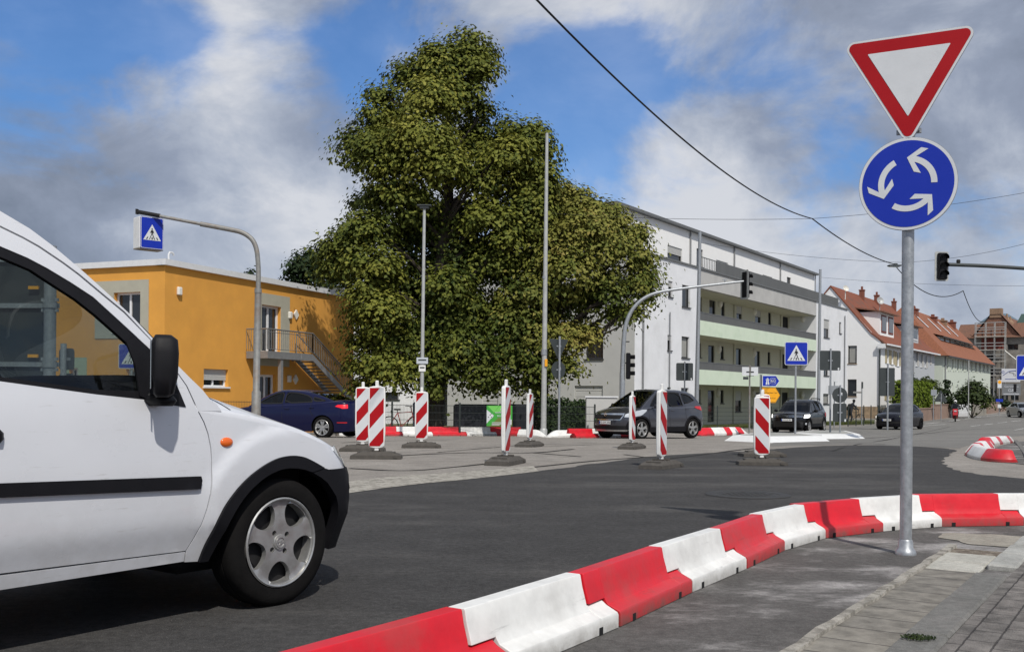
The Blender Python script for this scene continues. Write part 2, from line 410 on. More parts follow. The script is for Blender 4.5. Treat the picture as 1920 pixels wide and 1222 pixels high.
    def ellipsoid(s, c, r, n=12, mi=0):
        k = n // 2
        prof = [(math.sin(math.pi * i / k), -math.cos(math.pi * i / k)) for i in range(k + 1)]
        prof[0] = (1e-4, -1); prof[-1] = (1e-4, 1)
        M0 = s.M; s.M = M0 @ Matrix.Translation(c) @ Matrix.Diagonal((*r, 1)); s.lathe(prof, n, mi=mi); s.M = M0

    def build(s, name, mats, parent=None, smooth=35, label=None):
        me = bpy.data.meshes.new(name); me.from_pydata(s.v, [], s.f)
        for x in (mats if isinstance(mats, (list, tuple)) else [mats]):
            me.materials.append(MATS[x] if isinstance(x, str) else x)
        me.polygons.foreach_set('material_index', s.m)
        if smooth:
            me.polygons.foreach_set('use_smooth', [True] * len(s.f))
            me.update(); me.set_sharp_from_angle(angle=R(smooth))
        me.update()
        o = bpy.data.objects.new(name, me); COL.objects.link(o)
        if parent is not None: o.parent = parent
        if label: o['label'] = label
        return o


def fixn(o):
    bm = bmesh.new(); bm.from_mesh(o.data); bmesh.ops.recalc_face_normals(bm, faces=bm.faces); bm.to_mesh(o.data); bm.free(); return o


def tag(o, label=None, cat=None, group=None, kind=None):
    if label: o['label'] = label
    if cat: o['category'] = cat
    if group: o['group'] = group
    if kind: o['kind'] = kind
    return o


def thing(name, label, cat, loc=(0, 0, 0), rz=0.0, group=None):
    o = bpy.data.objects.new(name, None); COL.objects.link(o); o.empty_display_size = .2
    o.location = loc; o.rotation_euler = (0, 0, rz)
    return tag(o, label, cat, group)


def copy_tree(o, parent=None):
    c = o.copy(); COL.objects.link(c); c.parent = parent
    for ch in list(o.children): copy_tree(ch, c)
    return c


def text(body, size, parent, loc, rot, m, name='lettering', ext=.001, align='CENTER'):
    cu = bpy.data.curves.new(name, 'FONT'); cu.body = body; cu.size = size; cu.align_x = align; cu.align_y = 'CENTER'; cu.extrude = ext
    cu.materials.append(MATS[m]); tmp = bpy.data.objects.new(name, cu)
    me = bpy.data.meshes.new_from_object(tmp); bpy.data.objects.remove(tmp)
    o = bpy.data.objects.new(name, me); COL.objects.link(o)
    if not me.materials: me.materials.append(MATS[m])
    o.location = loc; o.rotation_euler = rot; o.parent = parent
    return o


def in_poly(x, y, P):
    c = False; n = len(P); j = n - 1
    for i in range(n):
        xi, yi = P[i]; xj, yj = P[j]
        if (yi > y) != (yj > y) and x < (xj - xi) * (y - yi) / (yj - yi) + xi: c = not c
        j = i
    return c


def resample(P, d):
    out = []
    for i in range(len(P)):
        a = P[i]; b = P[(i + 1) % len(P)]; L = math.hypot(b[0] - a[0], b[1] - a[1]); k = max(1, int(math.ceil(L / d)))
        for j in range(k): out.append((a[0] + (b[0] - a[0]) * j / k, a[1] + (b[1] - a[1]) * j / k))
    return out


def smooth_line(P, it=2):
    for _ in range(it):
        Q = [P[0]]
        for i in range(len(P) - 1):
            a, b = P[i], P[i + 1]
            Q += [(a[0] * .75 + b[0] * .25, a[1] * .75 + b[1] * .25), (a[0] * .25 + b[0] * .75, a[1] * .25 + b[1] * .75)]
        P = Q + [P[-1]]
    return P


def smooth_loop(P, it=2):
    for _ in range(it):
        Q = []
        for i in range(len(P)):
            a, b = P[i], P[(i + 1) % len(P)]
            Q += [(a[0] * .75 + b[0] * .25, a[1] * .75 + b[1] * .25), (a[0] * .25 + b[0] * .75, a[1] * .25 + b[1] * .75)]
        P = Q
    return P


def cdt(poly, holes=(), d=.1, edge_d=None):
    loops = [resample(poly, edge_d or d)] + [resample(h, edge_d or d) for h in holes]
    V = []; E = []; rings = []
    for lp in loops:
        o = len(V); V += lp; k = len(lp); E += [(o + i, o + (i + 1) % k) for i in range(k)]; rings.append(list(range(o, o + k)))
    nb = len(V); B = np.array(V)
    xs = [p[0] for p in poly]; ys = [p[1] for p in poly]
    x = min(xs) + d * .5; row = 0
    while x < max(xs):
        y = min(ys) + d * (.5 if row % 2 else .15); row += 1
        while y < max(ys):
            if in_poly(x, y, poly) and not any(in_poly(x, y, h) for h in holes) and np.min((B[:, 0] - x) ** 2 + (B[:, 1] - y) ** 2) > (.45 * d) ** 2: V.append((x, y))
            y += d
        x += d
    r = delaunay_2d_cdt([Vector(p) for p in V], E, [], 0, 1e-6)
    ov = [(p.x, p.y) for p in r[0]]; fs = []
    for f in r[2]:
        cx_ = sum(ov[i][0] for i in f) / len(f); cy_ = sum(ov[i][1] for i in f) / len(f)
        if in_poly(cx_, cy_, poly) and not any(in_poly(cx_, cy_, h) for h in holes):
            a, b, c = [ov[i] for i in f[:3]]
            fs.append(tuple(f) if (b[0] - a[0]) * (c[1] - a[1]) - (b[1] - a[1]) * (c[0] - a[0]) > 0 else tuple(f)[::-1])
    return ov, fs, loops


def sheet(name, poly, m, dz, d=1.5, kind='structure', parent=None, mask=None):
    """flat sheet following the ground"""
    ov, fs, lp = cdt(poly, (), d)
    mb = MB(); mb.add([(x, y, zg(y) + dz) for x, y in ov], fs)
    o = mb.build(name, m, parent, smooth=0)
    if kind: o['kind'] = kind
    return o
# ------------------------------------------------------------------ roads, pavement
asphalt_mat('old_asphalt', (.235, .217, .196), (.33, .308, .28), .5, .5, .5, .48, .7, bump=.6, fine=.34)
asphalt_mat('new_asphalt', (.052, .051, .051), (.125, .12, .114), .16, .9, .55, .47, .72, stretch=(.3, 1, 1), bump=.7, fine=.42)
asphalt_mat('worn_asphalt', (.105, .10, .096), (.36, .345, .335), .2, 1.7, .85, .47, .66, stretch=(.55, 1, 1), bump=.9, fine=.36)
asphalt_mat('street_asphalt', (.17, .165, .155), (.25, .24, .22), .2, .35, .5, .48, .7, stretch=(.2, 1, 1))
asphalt_mat('concrete_patch', (.30, .28, .24), (.22, .2, .17), .1, 3, .5, .45, .6)
asphalt_mat('light_slab', (.40, .39, .35), (.2, .19, .17), .06, 6, .45, .55, .7, bump=.3)
asphalt_mat('kerb_stone', (.15, .148, .14), (.21, .2, .19), .1, 4, .5, .45, .65, bump=.5)
asphalt_mat('kerb_light', (.34, .34, .32), (.25, .25, .23), .08, 4, .5, .45, .65, bump=.4)
asphalt_mat('edge_strip', (.36, .34, .30), (.16, .15, .13), .1, 9, .8, .45, .62, bump=.9)
asphalt_mat('dirt', (.15, .125, .10), (.34, .30, .25), .2, 14, .8, .45, .62, bump=1.2)
asphalt_mat('tar', (.03, .029, .028), (.06, .06, .055), .04, 2, .5)
asphalt_mat('road_paint', (.55, .55, .53), (.25, .24, .23), .05, 3, .7, .5, .7, bump=.2)
brick_mat('gutter_slabs', (.205, .19, .163), (.18, .168, .147), (.06, .055, .05), 4.0, .262, .006, noise_amt=.4, off=0)
brick_mat('pavers', (.175, .16, .148), (.14, .13, .12), (.055, .05, .047), .21, .115, .0045, noise_amt=.5, bump=.8)
mat('grass_ground', (.06, .075, .022), .95, var=.4, vscale=3, var2=(.16, .13, .06), v2scale=1.5, v2amt=.6)

RD = Vector((math.cos(R(56)), math.sin(R(56)), 0)); RN = Vector((RD.y, -RD.x, 0))   # along the near kerb, and to its right


def build_ground():
    ys = list(np.arange(-60, 14, 6)) + list(np.arange(14, 66, 1.5)) + list(np.arange(66, 160, 4)) + [180, 220, 300, 450, 600, 900, 1500, 3000]
    xs = [-1500, -400, -120, -60, -30, -15, 0, 15, 30, 60, 120, 400, 1500]
    mb = MB(); V = [(x, y, zg(y)) for y in ys for x in xs]; n = len(xs)
    mb.add(V, [(j * n + i, j * n + i + 1, (j + 1) * n + i + 1, (j + 1) * n + i) for j in range(len(ys) - 1) for i in range(n - 1)])
    mb.build('ground', 'old_asphalt', smooth=0)['kind'] = 'structure'


build_ground()
P2 = lambda pts: [tuple(gnd(*p)[:2]) for p in pts]

far_edge = P2([(300, 950), (480, 932), (640, 914), (800, 903), (980, 888), (1120, 868), (1250, 853), (1400, 846), (1500, 838), (1600, 834), (1700, 836), (1800, 842), (1783, 850), (1766, 861), (1772, 874), (1800, 884), (1850, 891), (1925, 898), (2040, 904)])
def ragged(P, d, amt):
    out = []
    for i in range(len(P) - 1):
        a, b = P[i], P[i + 1]; L = math.hypot(b[0] - a[0], b[1] - a[1]); k = max(1, int(L / d))
        for j in range(k): out.append((a[0] + (b[0] - a[0]) * j / k + random.uniform(-amt, amt), a[1] + (b[1] - a[1]) * j / k + random.uniform(-amt, amt)))
    return out + [P[-1]]


sheet('road', [(-9, 4.5), (-9, 9.2)] + ragged(smooth_line(far_edge, 2), .22, .045) + [(12, 12), (12, 8.7), (4.6, 8.75), (3.4, 8.45), (2.3, 7.65), (1.3, 6.3), (.4, 4.6), (-.6, 3.25), (-2.6, .8), (-6, -3)], 'new_asphalt', .004, 1.5)
# old ripped strip beside the new surface
sheet('road_strip', smooth_line(P2([(560, 919), (700, 896), (860, 886), (1000, 874)]), 1) + smooth_line(P2([(1010, 884), (900, 897), (760, 910), (620, 930)]), 1), 'edge_strip', .008, 1.5)


def strip_line(name, pts, w, m, dz=.006):
    P = smooth_line([tuple(gnd(*p)[:2]) for p in pts], 2); L = []; Rr = []
    for i in range(len(P)):
        a = P[max(0, i - 1)]; b = P[min(len(P) - 1, i + 1)]; d = Vector((b[0] - a[0], b[1] - a[1])).normalized(); wv = w * (.5 + .5 * random.random()) / 2
        L.append((P[i][0] - d.y * wv, P[i][1] + d.x * wv)); Rr.append((P[i][0] + d.y * wv, P[i][1] - d.x * wv))
    mb = MB(); n = len(P); mb.add([(x, y, zg(y) + dz) for x, y in L + Rr], [(i, n + i, n + i + 1, i + 1) for i in range(n - 1)])
    o = mb.build(name, m, smooth=0); o['kind'] = 'structure'; return o


for pts, w in (([(690, 858), (800, 851), (900, 848), (1000, 850), (1075, 842)], .13), ([(788, 893), (900, 885), (1000, 876), (1120, 863), (1245, 855)], .10), ([(655, 878), (760, 884), (850, 876), (925, 868)], .10),
               ([(1000, 849), (1090, 856)], .08), ([(1170, 852), (1245, 862), (1330, 850)], .07), ([(1245, 862), (1390, 843), (1440, 838)], .12), ([(640, 830), (740, 826), (860, 824)], .12), ([(820, 848), (1010, 833), (1120, 830)], .06),
               ([(1560, 846), (1700, 815), (1780, 800)], .10), ([(1440, 822), (1660, 833)], .10), ([(1000, 838), (1150, 832), (1300, 832)], .07), ([(1620, 822), (1780, 806), (1900, 802)], .12)):
    strip_line('road_seam', pts, w, 'tar')

# far street, a little smoother than the crossing
sheet('street', P2([(1440, 836), (1480, 808), (1640, 796), (1750, 787), (1960, 768), (2080, 768), (2080, 800), (1940, 815), (1870, 820), (1800, 840), (1600, 833)]), 'street_asphalt', .004, 2.5)
for pts, w in (([(1735, 794), (1760, 792)], .2), ([(1772, 790), (1800, 787)], .2), ([(1810, 785), (1840, 781)], .2), ([(1850, 780), (1880, 777)], .2), ([(1888, 776), (1905, 774)], .2),
               ([(1700, 797), (1722, 795)], .3), ([(1820, 799), (1838, 797)], .14), ([(1846, 796), (1862, 794)], .14), ([(1870, 793), (1888, 791)], .14), ([(1896, 790), (1914, 788)], .14), ([(1902, 806), (1920, 803)], .14), ([(1700, 801), (1775, 795)], .12)):
    strip_line('road_marking', pts, w, 'road_paint', .008)

# near island of worn asphalt between barrier and kerb
K0 = gnd(1480, 1222); K1 = gnd(1775, 1030)
K0, K1 = Vector((K0.x, K0.y)), Vector((K1.x, K1.y))
kd = (K1 - K0).normalized(); kn = Vector((kd.y, -kd.x))
sheet('pavement_island', [(-2.6, .8), (-.6, 3.25), (.4, 4.6), (1.3, 6.3), (2.3, 7.65), (3.4, 8.45), (4.6, 8.75), (12, 8.7), (12, 5), tuple(K0 - kd * 7 + kn * 2), tuple(K0 - kd * 7)], 'worn_asphalt', .008, 1.2)
KA = math.atan2(kd.y, kd.x)


def kframe(name, u0, u1, v0, v1, z0, z1, m, bev=.008, d=None):
    """a block along the kerb: u along it, v to its right (both in metres from the strip's near end)"""
    mb = MB(); mb.box(((u0 + u1) / 2, -(v0 + v1) / 2, (z0 + z1) / 2), (u1 - u0, v1 - v0, z1 - z0), bev=bev)
    o = mb.build(name, m, smooth=0); o.location = (K0.x, K0.y, 0); o.rotation_euler = (0, 0, KA); o['kind'] = 'structure'; return o


KL = (K1 - K0).length
# ragged concrete edging strip
mb = MB(); nseg = 46; V = []
for i in range(nseg + 1):
    u = -4 + (KL + 4.05) * i / nseg; w = .045 + .012 * random.random(); sh = .012 * math.sin(i * 1.7) * random.random()
    V += [(u, sh, .006), (u, sh - .006, .03 + .006 * random.random()), (u, -w + sh, .032 + .006 * random.random()), (u, -w + sh - .005, .006)]
mb.add(V, [(4 * i + j, 4 * i + j + 1, 4 * i + j + 5, 4 * i + j + 4) for i in range(nseg) for j in range(3)])
o = mb.build('kerb_edging', 'edge_strip', smooth=0); o.location = (K0.x, K0.y, 0); o.rotation_euler = (0, 0, KA); o['kind'] = 'structure'
kframe('gutter', -4, KL * .70, .05, .34, -.02, .020, 'gutter_slabs', 0)
# joints of the gutter run across, so the brick rows follow u
MATS['gutter_slabs'].node_tree.nodes['Brick Texture'].inputs['Row Height'].default_value = 4
MATS['gutter_slabs'].node_tree.nodes['Brick Texture'].inputs['Brick Width'].default_value = .262
kframe('gutter_slab', KL * .702, KL * .80, .05, .35, -.02, .024, 'light_slab', .006)
kframe('gutter_slab', KL * .805, KL * .915, .05, .35, -.02, .026, 'light_slab', .006)
kframe('gutter_debris', KL * .917, KL * 1.0, .05, .36, -.02, .016, 'dirt', 0)
for i in range(9):
    u0 = -4 + i * .9
    if u0 + .895 < KL * .80: kframe('kerb', u0, u0 + .895, .345, .52, -.05, .040 + .003 * (i % 2), 'kerb_stone', .012)
kb = -4 + 9 * .9
kframe('kerb', KL * .80 - .1, KL * .93, .36, .53, -.05, .044, 'kerb_light', .012)
kframe('kerb', KL * .935, KL * 1.06, .365, .535, -.05, .045, 'kerb_light', .012)
kframe('kerb', KL * 1.065, KL * 1.22, .375, .545, -.05, .045, 'kerb_light', .012)
kframe('kerb', KL * 1.225, KL * 1.6, .39, .56, -.05, .045, 'kerb_light', .012)
kframe('pavement', -5, 9, .523, 7, -.05, .030, 'pavers', 0)
# concrete patch round the end of the gutter
c = gnd(1862, 1014); pts = []
for i in range(26):
    q = 2 * math.pi * i / 26; r = 1 + .12 * math.sin(3 * q + 1) + .08 * math.sin(7 * q)
    pts.append((c.x + .36 * r * math.cos(q), c.y + .34 * r * math.sin(q)))
sheet('pavement_patch', pts, 'concrete_patch', .013, .2)

# manhole in the new road
mc = gnd(1402, 928)
mb = MB(); mb.lathe([(.0005, .010), (.30, .010), (.305, .0075), (.325, .0075), (.33, .011), (.44, .011), (.45, .005)], 40)
for i in range(-4, 5):
    for j in range(-4, 5):
        if i * i + j * j < 17: mb.box((i * .062, j * .062, .0112), (.042, .042, .004))
mat('cast_iron', (.045, .044, .043), .7, metal=.3, var=.3, vscale=20, bump=.3)
o = mb.build('manhole_cover', 'cast_iron', smooth=30); o.location = (mc.x, mc.y, zg(mc.y) + .002)
tag(o, 'round iron manhole cover set flush in the dark new asphalt', 'manhole cover')

# grassy verge behind the far barriers
sheet('verge', P2([(400, 806), (700, 806), (1020, 808), (1130, 809), (1330, 806), (1330, 800), (1130, 792), (700, 790), (400, 790)]), 'grass_ground', .012, 1.5)
sheet('verge', P2([(1310, 800), (1500, 799), (1640, 795), (1640, 787), (1310, 787)]), 'grass_ground', .012, 2)
# ------------------------------------------------------------------ vehicles
def ipf(pts):
    X = [p[0] for p in pts]; Y = [p[1] for p in pts]
    return lambda x: float(np.interp(x, X, Y))


class Shell:
    """lower body of a car: a rounded plan outline swept over height; u runs from the nose centre along the right side to the tail centre"""
    def __init__(s, W0, xcf, xcr, xn, xr, V, plan, S, r=.05, e=.72):
        s.W0 = W0; s.xcf = xcf; s.xcr = xcr; s.xn = ipf(xn); s.xr = ipf(xr); s.V = ipf(V); s.plan = ipf(plan); s.S = ipf(S); s.r = r; s.e = e
        s.uf = W0 * .95; s.us = xcf - xcr; s.U = s.uf * 2 + s.us

    def u_of(s, x):
        if s.xcr <= x <= s.xcf: return s.uf + s.xcf - x
        lo, hi = (1e-3, s.uf) if x > s.xcf else (s.uf + s.us, s.U - 1e-3)
        for _ in range(40):
            m = (lo + hi) / 2
            if s.P0(m, .6).x > x: lo = m
            else: hi = m
        return lo

    def W(s, x, z): return s.W0 * s.plan(x) * s.V(z)

    def P0(s, u, z):
        if u < s.uf:
            q = max(1e-4, u / s.uf) * math.pi / 2
            return Vector((s.xcf + (s.xn(z) - s.xcf) * max(0, math.cos(q)) ** s.e, -s.W(s.xcf, z) * math.sin(q) ** s.e, z))
        if u <= s.uf + s.us:
            x = s.xcf - (u - s.uf); return Vector((x, -s.W(x, z), z))
        q = max(1e-4, (s.U - u) / s.uf) * math.pi / 2
        return Vector((s.xcr + (s.xr(z) - s.xcr) * max(0, math.cos(q)) ** s.e, -s.W(s.xcr, z) * math.sin(q) ** s.e, z))

    def N(s, u, z):
        d = .004
        a = s.P0(min(u + d, s.U - 1e-3), z) - s.P0(max(u - d, 1e-3), z); b = s.P0(u, z + d) - s.P0(u, z - d)
        n = a.cross(b)
        if n.length < 1e-12: n = Vector((1 if u < s.uf else -1, 0, 0))
        n.normalize()
        # a runs front to back, b runs up: outward on the right side is -y
        mid = s.P0(u, z); ref = Vector((mid.x - max(s.xcr, min(s.xcf, mid.x)), mid.y, 0))
        return n if n.dot(ref) >= 0 else -n

    def P(s, u, z, off=0.0):
        p = s.P0(u, z)
        return p + s.N(u, z) * off if off else p

    def zt(s, u):
        x = s.P0(u, .75).x
        return s.S(x)


def panel(mb, fn, poly, holes=(), d=.1, mi=0, rim=0.0, mi_rim=None, mirror=True, out=None, edge_d=None, off=0.0):
    """polygon in a surface's own (u,z) -> faces, on the right side and mirrored on the left. fn(u,z,off)."""
    ov, fs, loops = cdt(poly, holes, d, edge_d)
    P = [fn(u, z, off) for u, z in ov]
    if fs:
        # make faces look away from the car
        acc = 0
        for f in fs[:60]:
            a, b, c = P[f[0]], P[f[1]], P[f[2]]; n = (b - a).cross(c - a)
            u = sum(ov[i][0] for i in f) / 3; z = sum(ov[i][1] for i in f) / 3
            acc += n.dot(fn(u, z, off + .02) - fn(u, z, off))
        if acc < 0: fs = [f[::-1] for f in fs]
    sides = (1, -1) if mirror else (1,)
    for sg in sides:
        mb.add([(p.x, p.y * sg, p.z) for p in P], [f if sg == 1 else f[::-1] for f in fs], mi)
        if rim:
            for lp in loops:
                A = [fn(u, z, off) for u, z in lp]; B = [fn(u, z, off - rim) for u, z in lp]; k = len(lp)
                mb.add([(p.x, p.y * sg, p.z) for p in A + B], [(i, (i + 1) % k, k + (i + 1) % k, k + i) if sg == 1 else (i, k + i, k + (i + 1) % k, (i + 1) % k) for i in range(k)], mi if mi_rim is None else mi_rim)


def ribbon(mb, fn, pts, w, off=.0015, mi=0, mirror=True):
    """thin strip along a line in (u,z)"""
    pts = smooth_line(pts, 1); L = []; Rr = []
    for i in range(len(pts)):
        a = pts[max(0, i - 1)]; b = pts[min(len(pts) - 1, i + 1)]; d = Vector((b[0] - a[0], b[1] - a[1])).normalized()
        L.append(fn(pts[i][0] - d.y * w / 2, pts[i][1] + d.x * w / 2, off)); Rr.append(fn(pts[i][0] + d.y * w / 2, pts[i][1] - d.x * w / 2, off))
    n = len(pts)
    for sg in ((1, -1) if mirror else (1,)):
        mb.add([(p.x, p.y * sg, p.z) for p in L + Rr], [(i, n + i, n + i + 1, i + 1) for i in range(n - 1)], mi)


def lid(mb, sh, u0, u1, crown, mi=0, n=40, rows=10, ex=2.6):
    """rolled top edge and the closing surface (bonnet, boot) of a shell"""
    us = [u0 + (u1 - u0) * i / n for i in range(n + 1)]; r = sh.r; ring = []
    for u in us:
        z0 = sh.zt(u) - r; p = sh.P0(u, z0); nn = sh.N(u, z0); nn.z = 0; nn.normalize(); a = []
        for k in range(5):
            q = math.pi / 2 * k / 4; a.append(Vector((p.x, p.y, z0)) - nn * r * (1 - math.cos(q)) + Vector((0, 0, r * math.sin(q))))
        ring.append(a)
    for sg in (1, -1):
        V = [(p.x, p.y * sg, p.z) for a in ring for p in a]
        F = [(i * 5 + k, (i + 1) * 5 + k, (i + 1) * 5 + k + 1, i * 5 + k + 1) for i in range(n) for k in range(4)]
        mb.add(V, F, mi)
    V = []; m = rows
    for a in ring:
        p = a[-1]; hw = max(1e-4, -p.y)
        for j in range(m + 1):
            q = math.sin(math.pi / 2 * (-1 + 2 * j / m)) if ex > 4 else -1 + 2 * j / m; V.append((p.x, hw * q, p.z + (crown(p.x) if callable(crown) else crown) * (1 - abs(q) ** ex) * min(1, hw / .5)))
    mb.add(V, [(i * (m + 1) + j, i * (m + 1) + j + 1, (i + 1) * (m + 1) + j + 1, (i + 1) * (m + 1) + j) for i in range(n) for j in range(m)], mi)


def wheel(parent, x, y, r, w, rim_r, side, style='five', spokes=5, rim_m='alloy', tyre_m='rubber', label=None, seg=40):
    """wheel in the x-z plane at (x, y); side -1 faces the right of the car"""
    h = w / 2; mb = MB()
    prof = [(rim_r * .97, -h * .8), (rim_r + .004, -h * .95), (rim_r + (r - rim_r) * .45, -h), (r - .022, -h * .93), (r - .006, -h * .78), (r, -h * .55), (r, -h * .28), (r - .008, -h * .26), (r - .008, -h * .2), (r, -h * .18), (r, h * .18), (r - .008, h * .2), (r - .008, h * .26), (r, h * .28), (r, h * .55), (r - .006, h * .78), (r - .022, h * .93), (rim_r + (r - rim_r) * .45, h), (rim_r + .004, h * .95), (rim_r * .97, h * .8)]
    mb.lathe(prof, seg, axis='Y')
    o = fixn(mb.build('wheel', tyre_m, parent, 40)); o.location = (x, y, r)
    rb = MB()
    yo = side * h * .82
    rb.lathe([(rim_r * .985, side * h * .95), (rim_r * .955, side * h * 1.0), (rim_r * .925, side * h * .96), (rim_r * .9, side * h * .55), (rim_r * .86, -side * h * .5)], seg, axis='Y')
    outer = [(rim_r * .935 * math.cos(2 * math.pi * i / 60), rim_r * .935 * math.sin(2 * math.pi * i / 60)) for i in range(60)]
    holes = []
    for k in range(spokes):
        a = 2 * math.pi * k / spokes - math.pi / 2
        if style == 'van':
            hp = [(.42, -.08), (.54, -.23), (.72, -.32), (.86, -.27), (.895, 0), (.86, .27), (.72, .32), (.54, .23), (.42, .08)]
        elif style == 'twin':
            hp = [(.28, -.03), (.6, -.14), (.86, -.24), (.9, 0), (.86, .24), (.6, .14), (.28, .03)]
        else:
            hp = [(.30, -.06), (.6, -.24), (.86, -.37), (.9, 0), (.86, .37), (.6, .24), (.30, .06)]
        hp = smooth_loop([(p[0] * rim_r, p[1] * rim_r) for p in hp], 2)
        holes.append([(p[0] * math.cos(a) - p[1] * math.sin(a), p[0] * math.sin(a) + p[1] * math.cos(a)) for p in hp])
        if style == 'twin':
            a2 = a + math.pi / spokes
            hp = smooth_loop([(p[0] * rim_r, p[1] * rim_r) for p in [(.45, -.02), (.86, -.05), (.86, .05), (.45, .02)]], 1)
            holes.append([(p[0] * math.cos(a2) - p[1] * math.sin(a2), p[0] * math.sin(a2) + p[1] * math.cos(a2)) for p in hp])
    if style == 'van':
        for k in range(4):
            a = 2 * math.pi * (k + .4) / 4; holes.append([(rim_r * .255 * math.cos(a) + rim_r * .062 * math.cos(t * .785), rim_r * .255 * math.sin(a) + rim_r * .062 * math.sin(t * .785)) for t in range(8)])
    def face(u, v, off=0.0):
        q = math.hypot(u, v) / rim_r
        return Vector((u, side * (h * (.80 - .12 * abs(q - .45) + (.10 if q > .86 else 0)) + off), v))
    panel(rb, face, outer, holes, rim_r * .14, rim=.028, mirror=False, edge_d=rim_r * .1)
    rb.lathe([(.0005, side * h * .86), (rim_r * .16, side * h * .86), (rim_r * .175, side * h * .78)], 20, axis='Y')
    rim = rb.build('rim', rim_m, o, 30)
    db = MB(); db.lathe([(.0005, side * h * .25), (rim_r * .93, side * h * .25)], 24, axis='Y')
    db.lathe([(rim_r * .38, side * h * .30), (rim_r * .72, side * h * .30), (rim_r * .72, side * h * .26)], 24, axis='Y')
    db.build('brake_disc', 'matt_black', o, 0)
    if style == 'van':
        eb = MB(); yy = side * (h * .86)
        eb.lathe([(rim_r * .10, yy), (rim_r * .10, yy + side * .003), (rim_r * .125, yy + side * .003), (rim_r * .125, yy)], 28, axis='Y')
        z_ = [(-.14, .005), (.03, .035), (-.01, .005), (.14, -.005), (-.03, -.035), (.01, -.005)]
        eb.prism([(p[0] * rim_r * .95, p[1] * rim_r * 1.3) for p in z_], lambda u, v, w_: Vector((u, yy + side * (.0005 + w_), v)), .003)
        fixn(eb.build('emblem', 'alloy', o, 30))
    return o


def plate(parent, loc, rz, txt, w=.52, h=.11, tilt=0.0):
    mb = MB(); mb.box((0, 0, 0), (w, .012, h), bev=.004); mb.box((-w / 2 + .028, -.0066, 0), (.045, .003, h - .014), 1)
    o = mb.build('number_plate', ['plate_white', 'plate_blue'], parent, 0); o.location = loc; o.rotation_euler = (tilt, 0, rz)
    text(txt, h * .80, o, (.02, -.0068, 0), (R(90), 0, 0), 'black_ink', 'plate_lettering', .0006)
    return o


